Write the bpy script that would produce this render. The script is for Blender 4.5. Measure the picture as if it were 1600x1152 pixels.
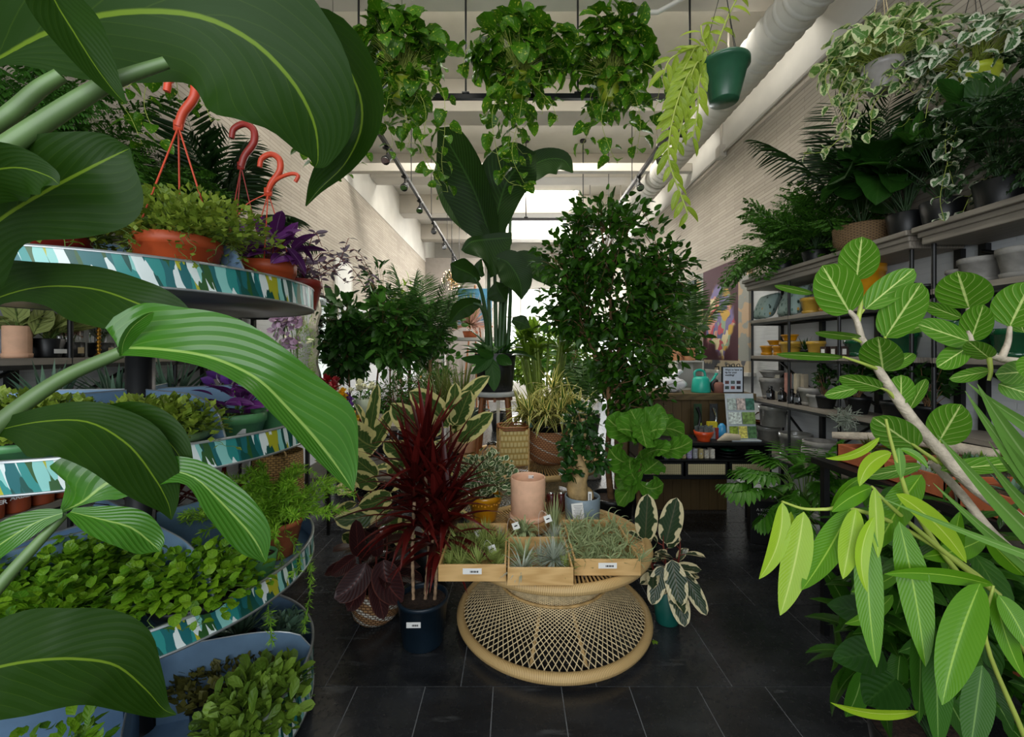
import bpy, math, random
import numpy as np
from mathutils import Vector, Matrix
PI = math.pi
C = bpy.context.scene.collection
SC = bpy.context.scene
for o in list(bpy.data.objects): bpy.data.objects.remove(o)

# ---------------------------------------------------------------- camera, world, light, exposure
F = 660.0                                  # focal length in pixels of a 1600x1152 frame
EYE = 1.5
cam_d = bpy.data.cameras.new('camera'); cam = bpy.data.objects.new('camera', cam_d); C.objects.link(cam)
cam_d.sensor_width = 36.0; cam_d.lens = 36.0*F/1600
cam_d.shift_x = -2/1600.0; cam_d.shift_y = -25/1600.0
cam_d.clip_start = 0.05; cam_d.clip_end = 60
cam.location = (0, 0, EYE); cam.rotation_euler = (PI/2, 0, 0)
SC.camera = cam
SC.view_settings.view_transform = 'Standard'; SC.view_settings.look = 'None'
SC.view_settings.exposure = 0.6; SC.view_settings.gamma = 1.0
try: SC.view_settings.use_curve_mapping = False
except Exception: pass
w = bpy.data.worlds.new('world'); SC.world = w; w.use_nodes = True
w.node_tree.nodes['Background'].inputs[0].default_value = (0.80, 0.90, 1.0, 1)
w.node_tree.nodes['Background'].inputs[1].default_value = 0.32
def area(name, loc, rot, sx, sy, power, col):
    d = bpy.data.lights.new(name, 'AREA'); d.shape = 'RECTANGLE'; d.size = sx; d.size_y = sy; d.energy = power; d.color = col
    o = bpy.data.objects.new(name, d); C.objects.link(o); o.location = loc; o.rotation_euler = rot
    return o
area('storefront_daylight', (-0.4, -1.6, 2.3), (math.radians(80), 0, math.radians(-4)), 3.6, 2.4, 80, (0.93, 0.97, 1.0))
area('skylight_far_daylight', (0.6, 9.87, 4.94), (0, 0, 0), 1.45, 2.2, 260, (1.0, 0.98, 0.95))
for (y_, p_) in ((1.88, 16), (3.83, 56), (5.72, 50), (7.65, 46)): area('added_ceiling_fill', (0.1, y_, 4.78), (0, 0, 0), 3.6, 0.26, p_, (1.0, 0.96, 0.88))  # added fill lights, kept out of view behind the beams; no fixtures there
area('rear_window_daylight', (1.05, 13.1, 2.02), (math.radians(-90), 0, 0), 2.7, 2.85, 110, (0.97, 0.99, 1.0))

# ---------------------------------------------------------------- helpers
def P(px, py, Y): return Vector(((px-802)/F*Y, Y, EYE-(py-551)/F*Y))
def lerp(a, b, t): return a+(b-a)*t
def col(h, k=1.0):
    h = h.lstrip('#'); r = [int(h[i:i+2], 16)/255 for i in (0, 2, 4)]
    return tuple([((c/12.92) if c <= .04045 else ((c+.055)/1.055)**2.4)*k for c in r]+[1.0])
def tag(o, label=None, cat=None, group=None, kind=None):
    if label: o['label'] = label
    if cat: o['category'] = cat
    if group: o['group'] = group
    if kind: o['kind'] = kind
    return o
def thing(name, label, cat, loc=(0, 0, 0), rz=0.0, group=None, kind=None):
    o = bpy.data.objects.new(name, None); C.objects.link(o); o.empty_display_size = .05
    o.location = loc; o.rotation_euler = (0, 0, rz)
    return tag(o, label, cat, group, kind)
def copy_thing(r, loc, rz=None, label=None, scale=None, group=None, tilt=None):
    n = r.copy(); C.objects.link(n); n.location = loc
    if rz is not None: n.rotation_euler = (tilt[0] if tilt else 0, tilt[1] if tilt else 0, rz)
    if scale: n.scale = (scale,)*3 if not isinstance(scale, tuple) else scale
    if label: n['label'] = label
    if group: n['group'] = group
    for ch in list(r.children):
        c = ch.copy(); C.objects.link(c); c.parent = n
        for g in list(ch.children):
            d = g.copy(); C.objects.link(d); d.parent = c
    return n

class MB:
    def __init__(s, seed=0):
        s.V = []; s.U = []; s.Fq = []; s.Ft = []; s.mq = []; s.mt = []; s.n = 0
        s.r = np.random.RandomState(seed)
    def add(s, V, Fc, U=None, mi=0):
        V = np.asarray(V, float).reshape(-1, 3); Fc = np.asarray(Fc, int)
        if U is None: U = V[:, :2]
        s.V.append(V); s.U.append(np.asarray(U, float).reshape(-1, 2))
        if Fc.shape[1] == 4: s.Fq.append(Fc+s.n); s.mq.append(np.full(len(Fc), mi))
        else: s.Ft.append(Fc+s.n); s.mt.append(np.full(len(Fc), mi))
        s.n += len(V)
    def box(s, x0, x1, y0, y1, z0, z1, mi=0):
        V = [(x, y, z) for x in (x0, x1) for y in (y0, y1) for z in (z0, z1)]
        s.add(V, [(0, 1, 3, 2), (4, 6, 7, 5), (0, 4, 5, 1), (2, 3, 7, 6), (0, 2, 6, 4), (1, 5, 7, 3)], mi=mi)
    def obox(s, c, ax, ay, az, mi=0):
        c = Vector(c); ax = Vector(ax); ay = Vector(ay); az = Vector(az)
        V = [c+ax*i+ay*j+az*k for i in (-1, 1) for j in (-1, 1) for k in (-1, 1)]
        s.add(V, [(0, 1, 3, 2), (4, 6, 7, 5), (0, 4, 5, 1), (2, 3, 7, 6), (0, 2, 6, 4), (1, 5, 7, 3)], mi=mi)
    def tube(s, pts, rad, n=6, mi=0, cap=True):
        P_ = np.array([tuple(p) for p in pts], float); k = len(P_)
        R = np.full(k, rad) if np.isscalar(rad) else np.interp(np.linspace(0, 1, k), np.linspace(0, 1, len(rad)), rad)
        T = np.gradient(P_, axis=0); T /= np.linalg.norm(T, axis=1)[:, None]+1e-9
        ref = np.array([0, 0, 1.]) if abs(T[0, 2]) < .9 else np.array([1., 0, 0])
        a = np.cross(T[0], ref); a /= np.linalg.norm(a)+1e-9
        th = np.arange(n)*2*PI/n; V = np.zeros((k, n, 3)); U = np.zeros((k, n, 2))
        for i in range(k):
            a = a-T[i]*a.dot(T[i]); a /= np.linalg.norm(a)+1e-9; b = np.cross(T[i], a)
            V[i] = P_[i]+R[i]*(np.cos(th)[:, None]*a+np.sin(th)[:, None]*b)
            U[i, :, 0] = th/(2*PI); U[i, :, 1] = i/(k-1)
        I = np.arange(k-1)[:, None]*n; J = np.arange(n)[None]; J2 = (J+1) % n
        Q = np.stack([I+J, I+J2, I+n+J2, I+n+J], -1).reshape(-1, 4)
        s.add(V.reshape(-1, 3), Q, U.reshape(-1, 2), mi)
        if cap:
            for e in (0, k-1):
                s.add(np.vstack([V[e], P_[e][None]]), [(j, (j+1) % n, n) if e else ((j+1) % n, j, n) for j in range(n)], mi=mi)
    def lathe(s, prof, n=28, c=(0, 0, 0), mi=0, ang=(0, 2*PI)):
        pr = np.array(prof, float); k = len(pr); full = abs(ang[1]-ang[0]-2*PI) < 1e-6
        m = n+1; th = np.linspace(ang[0], ang[1], m)
        V = np.zeros((k, m, 3)); V[:, :, 0] = c[0]+pr[:, 0:1]*np.cos(th); V[:, :, 1] = c[1]+pr[:, 0:1]*np.sin(th); V[:, :, 2] = c[2]+pr[:, 1:2]
        d = np.concatenate([[0], np.cumsum(np.hypot(*np.diff(pr, axis=0).T))])
        U = np.zeros((k, m, 2)); U[:, :, 0] = np.linspace(0, 1, m)[None]; U[:, :, 1] = d[:, None]
        I = np.arange(k-1)[:, None]*m; J = np.arange(n)[None]
        Q = np.stack([I+J, I+J+1, I+m+J+1, I+m+J], -1).reshape(-1, 4)
        s.add(V.reshape(-1, 3), Q, U.reshape(-1, 2), mi)
    def sphere(s, c, r, n=10, mi=0, sc=(1, 1, 1)):
        a = np.linspace(-PI/2, PI/2, n); rr = np.maximum(np.cos(a), 1e-4)
        m = MB(); m.lathe(list(zip(rr, np.sin(a))), n=int(n*1.6)); V = m.V[0]*np.array(sc)*r+np.array(tuple(c))
        s.add(V, m.Fq[0], m.U[0], mi)
    def inst(s, t, Pn, D, Un, S, mi=0):
        V, Q, U = t
        Pn = np.asarray(Pn, float).reshape(-1, 3); N = len(Pn)
        if N == 0: return
        D = np.broadcast_to(np.asarray(D, float), (N, 3)).copy(); Un = np.broadcast_to(np.asarray(Un, float), (N, 3)).copy()
        S = np.asarray(S, float)
        if S.ndim == 0: S = np.full((N, 3), float(S))
        elif S.ndim == 1: S = np.repeat(S[:, None], 3, 1)
        D /= np.linalg.norm(D, axis=1)[:, None]+1e-9
        Yv = np.cross(Un, D); Yn = np.linalg.norm(Yv, axis=1)[:, None]; Yv = np.where(Yn < 1e-4, np.array([[0, 1., 0]]), Yv/(Yn+1e-9)); Z = np.cross(D, Yv)
        W = (Pn[:, None]+V[None, :, 0:1]*D[:, None]*S[:, None, 0:1]+V[None, :, 1:2]*Yv[:, None]*S[:, None, 1:2]+V[None, :, 2:3]*Z[:, None]*S[:, None, 2:3])
        Fc = (Q[None]+(np.arange(N)*len(V))[:, None, None]).reshape(-1, 4)
        s.add(W.reshape(-1, 3), Fc, np.tile(U, (N, 1)), mi)
    def ribbon(s, pts, wl, wr, side, nrm, nv=6, fold=0.0, wave=0.0, mi=0, cup=0.0):
        """strip along pts; half-widths wl/wr; side / nrm: arrays or vectors"""
        Pn = np.array([tuple(p) for p in pts], float); k = len(Pn)
        side = np.broadcast_to(np.asarray(side, float), (k, 3)); nrm = np.broadcast_to(np.asarray(nrm, float), (k, 3))
        v = np.linspace(-1, 1, nv+1); u = np.linspace(0, 1, k)
        Wd = np.where(v[None] < 0, np.asarray(wl)[:, None], np.asarray(wr)[:, None])
        lift = fold*np.abs(v)[None]*Wd + cup*(v**2)[None]*Wd + wave*Wd*np.abs(v)[None]*np.sin(u*23+s.r.rand()*6)[:, None]*.5
        V = Pn[:, None]+side[:, None]*(v[None]*Wd)[..., None]+nrm[:, None]*lift[..., None]
        U = np.stack(np.broadcast_arrays(u[:, None], (v/2+.5)[None]), -1)
        m = nv+1; I = np.arange(k-1)[:, None]*m; J = np.arange(nv)[None]
        Q = np.stack([I+J, I+m+J, I+m+J+1, I+J+1], -1).reshape(-1, 4)
        s.add(V.reshape(-1, 3), Q, U.reshape(-1, 2), mi)
    def build(s, name, mats, parent=None, world=False, loc=None, smooth=True, bevel=0, auto=False):
        V = np.concatenate(s.V); U = np.concatenate(s.U)
        if world and parent is not None: V = V-np.array(parent.location)
        if loc is not None: V = V-np.array(tuple(loc))
        me = bpy.data.meshes.new(name)
        nq = sum(map(len, s.Fq)); nt = sum(map(len, s.Ft))
        L = []; 
        if nq: L.append(np.concatenate(s.Fq).ravel())
        if nt: L.append(np.concatenate(s.Ft).ravel())
        L = np.concatenate(L)
        me.vertices.add(len(V)); me.vertices.foreach_set('co', V.astype(np.float32).ravel())
        me.loops.add(len(L)); me.loops.foreach_set('vertex_index', L.astype(np.int32))
        me.polygons.add(nq+nt)
        st = np.concatenate([np.arange(nq)*4, nq*4+np.arange(nt)*3]).astype(np.int32)
        me.polygons.foreach_set('loop_start', st)
        mi = np.concatenate([np.concatenate(x) for x in (s.mq, s.mt) if x]).astype(np.int32)
        me.polygons.foreach_set('material_index', mi)
        me.polygons.foreach_set('use_smooth', np.full(nq+nt, smooth))
        uv = me.uv_layers.new(name='UVMap'); uv.data.foreach_set('uv', U[L].astype(np.float32).ravel())
        me.update(calc_edges=True); me.validate()
        for m in (mats if isinstance(mats, (list, tuple)) else [mats]): me.materials.append(m)
        o = bpy.data.objects.new(name, me); C.objects.link(o)
        if parent is not None: o.parent = parent
        if loc is not None: o.location = tuple(loc)
        if bevel:
            b = o.modifiers.new('bevel', 'BEVEL'); b.width = bevel; b.segments = 2; b.limit_method = 'ANGLE'
        return o

def prof(kind, u):
    a, b = dict(ovate=(.5, .8), round=(.5, .55), lance=(.62, .8), heart=(.28, .72), strap=(.22, .7), paddle=(.45, .5), obov=(.9, .5), fiddle=(.8, .45), dagger=(.12, .9))[kind]
    u = np.clip(u, 0.0, 1.0); y = u**a*(1-u)**b; p = a/(a+b)
    return np.maximum(y/(p**a*(1-p)**b), .02)
def leaf(kind, w, nu=6, nv=4, fold=.25, droop=.25, wave=0.0, cup=0):
    m = MB(3); u = np.linspace(0, 1, nu+1); W = prof(kind, u)*w/2
    ang = droop*u*1.6; seg = 1.0/nu
    x = np.concatenate([[0], np.cumsum(np.cos(ang[1:])*seg)]); z = -np.concatenate([[0], np.cumsum(np.sin(ang[1:])*seg)])
    pts = np.stack([x, 0*x, z], 1); nr = np.stack([np.sin(ang), 0*x, np.cos(ang)], 1)
    m.ribbon(pts, W, W, (0, 1, 0), nr, nv=nv, fold=fold, wave=wave, cup=cup)
    return m.V[0], m.Fq[0], m.U[0]
def cr(pts, n):
    """Catmull-Rom resample of rows"""
    p = np.array([tuple(q) for q in pts], float); k = len(p); out = []
    pp = np.vstack([2*p[0]-p[1], p, 2*p[-1]-p[-2]])
    for t in np.linspace(0, k-1-1e-9, n):
        i = int(t); f = t-i; a, b, c, d = pp[i], pp[i+1], pp[i+2], pp[i+3]
        out.append(.5*((2*b)+(c-a)*f+(2*a-5*b+4*c-d)*f*f+(-a+3*b-3*c+d)*f**3))
    return np.array(out)
def nrmz(v): return v/(np.linalg.norm(v, axis=-1, keepdims=True)+1e-9)
def unit_dirs(r, n, zmin=-1, zmax=1):
    z = r.uniform(zmin, zmax, n); a = r.uniform(0, 2*PI, n); q = np.sqrt(1-z*z)
    return np.stack([q*np.cos(a), q*np.sin(a), z], 1)
def text_obj(txt, size, m, parent, loc, rot, name='lettering', extrude=.0004, align='CENTER', bold=0.0):
    cu = bpy.data.curves.new(name, 'FONT'); cu.body = txt; cu.size = size; cu.extrude = extrude; cu.align_x = align; cu.offset = bold
    o = bpy.data.objects.new(name, cu); C.objects.link(o)
    dg = bpy.context.evaluated_depsgraph_get(); me = bpy.data.meshes.new_from_object(o.evaluated_get(dg))
    bpy.data.objects.remove(o); n = bpy.data.objects.new(name, me); C.objects.link(n)
    me.materials.clear(); me.materials.append(m)
    n.parent = parent; n.location = loc; n.rotation_euler = rot
    return n

# ---------------------------------------------------------------- materials
class NT:
    def __init__(s, name):
        s.m = bpy.data.materials.new(name); s.m.use_nodes = True; s.t = s.m.node_tree; s.n = s.t.nodes; s.l = s.t.links
        s.b = s.n['Principled BSDF']; s.o = s.n['Material Output']
    def nd(s, ty, **kw):
        n = s.n.new(ty)
        for k, v in kw.items(): setattr(n, k, v)
        return n
    def lk(s, a, b): s.l.new(a, b)
    def set(s, inp, v):
        if hasattr(v, 'is_linked') or hasattr(v, 'links'): s.lk(v, inp)
        else: inp.default_value = v
    def math(s, op, a, b=0.0, c=None, clamp=False):
        n = s.nd('ShaderNodeMath', operation=op, use_clamp=clamp); s.set(n.inputs[0], a); s.set(n.inputs[1], b)
        if c is not None: s.set(n.inputs[2], c)
        return n.outputs[0]
    def mix(s, f, a, b):
        n = s.nd('ShaderNodeMix', data_type='RGBA'); s.set(n.inputs[0], f); s.set(n.inputs[6], a); s.set(n.inputs[7], b); return n.outputs[2]
    def mr(s, v, a, b, c=0.0, d=1.0, smooth=True):
        n = s.nd('ShaderNodeMapRange'); n.interpolation_type = 'SMOOTHSTEP' if smooth else 'LINEAR'
        s.set(n.inputs[0], v)
        for i, x in zip((1, 2, 3, 4), (a, b, c, d)): s.set(n.inputs[i], x)
        return n.outputs[0]
    def noise(s, vec, scale, detail=2.0, out=0):
        n = s.nd('ShaderNodeTexNoise'); n.inputs['Scale'].default_value = scale; n.inputs['Detail'].default_value = detail
        if vec is not None: s.lk(vec, n.inputs['Vector'])
        return n.outputs[out]
    def ramp(s, f, stops, const=False):
        n = s.nd('ShaderNodeValToRGB'); s.set(n.inputs[0], f); e = n.color_ramp.elements
        if const: n.color_ramp.interpolation = 'CONSTANT'
        while len(e) < len(stops): e.new(.5)
        for x, (p, c) in zip(e, stops): x.position = p; x.color = c
        return n.outputs[0]
    def tc(s, which='Object'): return s.nd('ShaderNodeTexCoord').outputs[which]
    def mapping(s, vec, sc=(1, 1, 1), rot=(0, 0, 0)):
        n = s.nd('ShaderNodeMapping'); s.lk(vec, n.inputs[0]); n.inputs['Scale'].default_value = sc; n.inputs['Rotation'].default_value = rot; return n.outputs[0]
    def bump(s, h, strength=.3, dist=.01):
        n = s.nd('ShaderNodeBump'); n.inputs['Strength'].default_value = strength; n.inputs['Distance'].default_value = dist
        s.lk(h, n.inputs['Height']); s.lk(n.outputs[0], s.b.inputs['Normal'])
MATS = {}
def mat(name, c, rough=.6, metal=0.0, var=.12, scale=12, bump=0.0, emit=None, trans=0, coat=0, spec=.5, bscale=None):
    if name in MATS: return MATS[name]
    k = NT(name); c = col(c) if isinstance(c, str) else c
    if var:
        f = k.noise(k.tc(), scale, 4)
        cc = k.mix(k.mr(f, .3, .7), tuple([x*(1-var) for x in c[:3]]+[1]), tuple([min(1, x*(1+var)) for x in c[:3]]+[1]))
        k.lk(cc, k.b.inputs['Base Color'])
    else: k.b.inputs['Base Color'].default_value = c
    k.b.inputs['Roughness'].default_value = rough; k.b.inputs['Metallic'].default_value = metal
    k.b.inputs['Specular IOR Level'].default_value = spec
    if coat: k.b.inputs['Coat Weight'].default_value = coat; k.b.inputs['Coat Roughness'].default_value = .1
    if trans: k.b.inputs['Transmission Weight'].default_value = trans
    if bump: k.bump(k.noise(k.tc(), bscale or scale*4, 4), bump, .01)
    if emit: k.b.inputs['Emission Color'].default_value = emit[0]; k.b.inputs['Emission Strength'].default_value = emit[1]
    MATS[name] = k.m; return k.m
def leafmat(name, c1, c2, vein='#8aa84a', vs=.5, K=7, slope=.35, edge=None, ew=.6, eamp=.5, rough=.38, tr=.25, mid=.07, vw=.12, flip=False, blot=None, spec=.32, nsc=3.0, vk=.6, bmp=.2, eu=5.0, ev=2.2):
    """c1/c2 body range, veins pale, optional variegated edge colour that starts at |v|>ew"""
    if name in MATS: return MATS[name]
    k = NT(name); uv = k.nd('ShaderNodeUVMap').outputs[0]; sp = k.nd('ShaderNodeSeparateXYZ'); k.lk(uv, sp.inputs[0]); u, v = sp.outputs[0], sp.outputs[1]
    a = k.math('ABSOLUTE', k.math('MULTIPLY_ADD', v, 2.0, -1.0))
    rnd = k.nd('ShaderNodeNewGeometry').outputs['Random Per Island']
    n1 = k.noise(k.tc(), nsc*2.2, 3)
    f = k.math('ADD', k.math('MULTIPLY', rnd, .75), k.math('MULTIPLY', n1, .35), clamp=True)
    base = k.mix(f, col(c1), col(c2))
    if edge:
        comb = k.nd('ShaderNodeCombineXYZ'); k.lk(k.math('MULTIPLY', u, eu), comb.inputs[0]); k.lk(k.math('MULTIPLY', v, ev), comb.inputs[1]); k.lk(k.math('MULTIPLY', rnd, 40.0), comb.inputs[2])
        nn = k.noise(comb.outputs[0], 1.0, 2)
        q = k.math('ADD', a, k.math('MULTIPLY', k.math('SUBTRACT', nn, .5), eamp*2))
        em = k.mr(q, ew-.05, ew+.05)
        base = k.mix(em, base, col(edge))
    if blot:
        comb2 = k.nd('ShaderNodeCombineXYZ'); k.lk(k.math('MULTIPLY', u, 7.0), comb2.inputs[0]); k.lk(k.math('MULTIPLY', v, 6.0), comb2.inputs[1]); k.lk(k.math('MULTIPLY', rnd, 60.0), comb2.inputs[2])
        bm = k.mr(k.noise(comb2.outputs[0], 1.0, 3), .61, .67); base = k.mix(bm, base, col(blot))
    vv = k.math('PINGPONG', k.math('SUBTRACT', k.math('MULTIPLY', u, float(K)), k.math('MULTIPLY', a, K*slope)), .5)
    vm = k.math('MULTIPLY', k.mr(vv, 0.0, vw, 1.0, 0.0), k.mr(a, .75, 1.0, 1.0, .2))
    mm = k.mr(a, mid*.45, mid, 1.0, 0.0)
    allv = k.math('MULTIPLY', k.math('MAXIMUM', k.math('MULTIPLY', vm, vk), mm), vs)
    base = k.mix(allv, base, col(vein))
    k.lk(base, k.b.inputs['Base Color']); k.b.inputs['Roughness'].default_value = rough; k.b.inputs['Specular IOR Level'].default_value = spec
    k.bump(k.math('ADD', vv, k.math('MULTIPLY', a, .3)), bmp, .01)
    tb = k.nd('ShaderNodeBsdfTranslucent'); k.lk(base, tb.inputs[0]); ms = k.nd('ShaderNodeMixShader'); ms.inputs[0].default_value = tr
    k.lk(k.b.outputs[0], ms.inputs[1]); k.lk(tb.outputs[0], ms.inputs[2]); k.lk(ms.outputs[0], k.o.inputs[0])
    MATS[name] = k.m; return k.m
def woodmat(name, c1, c2, sc=(1, 12, 12), rough=.55, bump=.15):
    if name in MATS: return MATS[name]
    k = NT(name); vec = k.mapping(k.tc(), sc)
    n = k.noise(vec, 3.0, 6); w_ = k.nd('ShaderNodeTexWave'); w_.inputs['Scale'].default_value = 1.6; w_.inputs['Distortion'].default_value = 9; w_.inputs['Detail'].default_value = 3; k.lk(vec, w_.inputs[0])
    f = k.math('MULTIPLY_ADD', w_.outputs[0 if 'Fac' not in w_.outputs else 'Fac'], .45, k.math('MULTIPLY', n, .6), clamp=True)
    k.lk(k.mix(f, col(c1), col(c2)), k.b.inputs['Base Color']); k.b.inputs['Roughness'].default_value = rough; k.bump(f, bump, .003)
    MATS[name] = k.m; return k.m
def weave(name, c1, c2, su=40, sv=120, rough=.7, stripes=None):
    """basket weave on lathe UVs (u = turn, v = metres)"""
    if name in MATS: return MATS[name]
    k = NT(name); uv = k.nd('ShaderNodeUVMap').outputs[0]; sp = k.nd('ShaderNodeSeparateXYZ'); k.lk(uv, sp.inputs[0])
    U = k.math('MULTIPLY', sp.outputs[0], float(su)); V = k.math('MULTIPLY', sp.outputs[1], float(sv))
    ro = k.math('FLOOR', V); uu = k.math('ADD', U, k.math('MULTIPLY', ro, .5))
    a = k.math('PINGPONG', uu, .5); b = k.math('PINGPONG', V, .5)
    h = k.math('MULTIPLY', k.mr(a, 0.0, .22), k.mr(b, 0.0, .3))
    n = k.noise(k.tc(), 9, 3)
    top = k.mix(n, col(c2), tuple(list(np.array(col(c2)[:3])*.75)+[1]))
    if stripes:
        dg = k.math('PINGPONG', k.math('ADD', k.math('MULTIPLY', sp.outputs[0], 5.0), k.math('MULTIPLY', sp.outputs[1], stripes[1])), .5)
        top = k.mix(k.mr(dg, stripes[2], stripes[2]+.03), top, col(stripes[0]))
    k.lk(k.mix(h, col(c1), top), k.b.inputs['Base Color']); k.b.inputs['Roughness'].default_value = rough; k.bump(h, .8, .004)
    MATS[name] = k.m; return k.m
# ---------------------------------------------------------------- palette
M = {}
M['white'] = mat('white_paint', '#c9c6be', .7, var=.05, scale=3)
M['beam'] = mat('beam_paint', '#b5afa4', .7, var=.05, scale=3)
M['black'] = mat('black_metal', '#101112', .45, var=.1)
M['blackplastic'] = mat('black_plastic', '#121416', .42, var=.15)
M['soil'] = mat('soil', '#33241a', .95, var=.5, scale=60, bump=.8, bscale=90)
M['blue'] = mat('blue_grey_tray_metal', '#7c9cba', .38, metal=.15, var=.18, scale=5)
M['rim'] = mat('rim_metal', '#a9aeb0', .35, metal=.7, var=.1)
M['lime'] = mat('lime_plastic', '#8c9c22', .4, var=.08)
M['limelight'] = mat('bright_lime_plastic', '#b3c036', .4, var=.06)
M['green'] = mat('green_plastic', '#5d9a62', .38, var=.1)
M['dkgreen'] = mat('dark_green_plastic', '#2c5a40', .3, var=.1)
M['emerald'] = mat('emerald_ceramic', '#0d4a2c', .15, var=.1, coat=.5)
M['orange'] = mat('orange_plastic', '#c2542b', .45, var=.12)
M['hook'] = mat('orange_hook_plastic', '#cf4a2c', .4, var=.1)
M['redpot'] = mat('dark_red_plastic', '#8e2a22', .4, var=.12)
M['terra'] = mat('terracotta', '#b5623a', .75, var=.15, bump=.1)
M['peach'] = mat('peach_terracotta', '#dcae8e', .75, var=.06, scale=25, bump=.08)
M['yellow'] = mat('yellow_glaze', '#c98a10', .3, var=.15, coat=.4)
M['yellow2'] = mat('ochre_glaze', '#c29a3a', .35, var=.15, coat=.3)
M['greypot'] = mat('grey_clay', '#8b8882', .7, var=.18, scale=20, bump=.1)
M['greyglaze'] = mat('grey_glaze', '#7d7c75', .3, var=.15, coat=.5)
M['bluepot'] = mat('slate_blue_ceramic', '#7c8c96', .5, var=.08)
M['navy'] = mat('navy_plastic', '#12222e', .4, var=.15)
M['teal'] = mat('teal_plastic', '#29b09a', .35, var=.06)
M['paper'] = mat('paper', '#e6e5e0', .8, var=.03)
M['ink'] = mat('ink', '#1d1d1f', .8, var=0)
M['bag'] = mat('white_plastic_bag', '#e8e8ec', .35, var=.05)
M['oak'] = woodmat('oak', '#b48b50', '#dfb87c')
M['oakx'] = woodmat('oak_edge', '#b48b50', '#d8b074', sc=(12, 1, 12))
M['stand'] = woodmat('stand_wood', '#6a3a1c', '#9a6236', sc=(12, 12, 1))
M['greywood'] = woodmat('grey_shelf_wood', '#6c655b', '#9b9285', sc=(12, 1.2, 12))
M['counter'] = woodmat('counter_wood', '#4a3a20', '#6b5530', sc=(14, 14, 1))
M['countertop'] = woodmat('countertop_wood', '#4b3d26', '#75623d', sc=(1, 12, 12))
M['slice'] = woodmat('wood_slice', '#8a6a42', '#b7925e', sc=(4, 4, 20))
M['rattan'] = mat('rattan', '#c6a268', .6, var=.25, scale=30)
M['rattanlight'] = mat('rattan_strand', '#d6c094', .6, var=.2, scale=40)
M['speckle'] = mat('speckled_concrete', '#8f8f8b', .8, var=.35, scale=90)
M['granite'] = mat('light_concrete_top', '#a9aba9', .7, var=.06)
M['bark'] = mat('bark', '#77593a', .85, var=.3, scale=30, bump=.5)
M['palebark'] = mat('pale_bark', '#b8ab97', .8, var=.2, scale=30, bump=.4)
M['ginseng'] = mat('ginseng_bark', '#a58a5c', .7, var=.25, scale=20, bump=.4)
M['stem'] = mat('green_stem', '#5c7a34', .55, var=.2)
M['stemdk'] = mat('dark_green_stem', '#2c4a24', .5, var=.2)
M['stempale'] = mat('blue_green_petiole', '#56703f', .45, var=.15)
M['stemyel'] = mat('yellow_green_stem', '#9fae4c', .5, var=.1)
M['stemred'] = mat('red_stem', '#6d2a20', .5, var=.2)
M['coral'] = mat('coral_stem', '#d98d74', .55, var=.2)
M['glass'] = mat('clear_glass', (1, 1, 1, 1), .03, var=0, trans=1)
M['amber'] = mat('amber_glass', '#4a1c08', .1, var=.1, coat=.6)
M['bottle'] = mat('dark_bottle', '#0b0c0e', .12, var=0, coat=.5)
M['arber'] = mat('rust_bottle', '#a34a26', .4, var=.1)
M['gold'] = mat('gold', '#a8792c', .3, metal=.9, var=.1)
M['maroon'] = mat('maroon_can', '#4e1512', .35, var=.1)
M['chrome'] = mat('chrome', '#c7c9cb', .2, metal=1, var=0)
M['bulb'] = mat('warm_bulb', (1, .85, .6, 1), .4, var=0, emit=((1, .72, .4, 1), 4))
M['redfl'] = mat('red_petals', '#8e1620', .5, var=.3)
M['yelfl'] = mat('yellow_petals', '#e0b020', .5, var=.2)
M['pinkfl'] = mat('pink_petals', '#d9b0b4', .5, var=.2)
M['whitefl'] = mat('white_petals', '#e6e6c8', .5, var=.12)
M['purplefl'] = mat('purple_petals', '#6a3a92', .5, var=.2)
M['lilac'] = mat('lilac_petals', '#c29ac0', .5, var=.25)
L = {}
L['bop'] = leafmat('glossy_big_leaf', '#183105', '#254607', vein='#86a52a', vs=.6, K=11, slope=.5, rough=.45, spec=.22, tr=.42, mid=.035, vw=.05, vk=.12, bmp=.07)
L['bopl'] = leafmat('glossy_bright_leaf', '#2c5a10', '#3c701a', vein='#9ab85c', vs=.7, K=9, slope=.5, rough=.25, tr=.22, mid=.06, vw=.10, vk=.18, bmp=.16, spec=.5)
L['strel'] = leafmat('strelitzia_leaf', '#122408', '#203c0c', vein='#3f6528', vs=.5, K=24, slope=.25, spec=.16, bmp=.1, rough=.45, tr=.18, mid=.05, vw=.2)
L['pothos'] = leafmat('pothos_leaf', '#24520c', '#4f8418', vein='#8fac38', vs=.25, K=5, blot='#b9c84a', rough=.34, tr=.32)
L['satin'] = leafmat('cream_edged_pothos_leaf', '#3c6a26', '#6a9644', vein='#c8d3a0', vs=.3, edge='#d3dba4', ew=.55, eamp=.9, rough=.42, tr=.25)
L['satinw'] = leafmat('white_edged_pothos_leaf', '#36602c', '#5d8450', vein='#dde2cc', vs=.3, edge='#dde0c8', ew=.5, eamp=.9, rough=.42, tr=.22)
L['ficus'] = leafmat('weeping_fig_leaf', '#16320a', '#3a6a14', vein='#5f8a38', vs=.3, K=8, rough=.3, tr=.28)
L['fishbone'] = leafmat('fishbone_leaf', '#7d9a24', '#a9c040', vein='#cfdc70', vs=.4, K=3, rough=.35, tr=.4)
L['audrey'] = leafmat('banyan_leaf', '#386c12', '#5c9022', vein='#d4e48c', vs=.85, K=6, slope=.45, rough=.42, tr=.22, mid=.07, vw=.07)
L['alii'] = leafmat('long_fig_leaf', '#3c7010', '#629818', vein='#a8cc50', vs=.7, vk=.16, bmp=.08, K=22, slope=.2, rough=.3, tr=.3, mid=.07, vw=.1)
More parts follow.
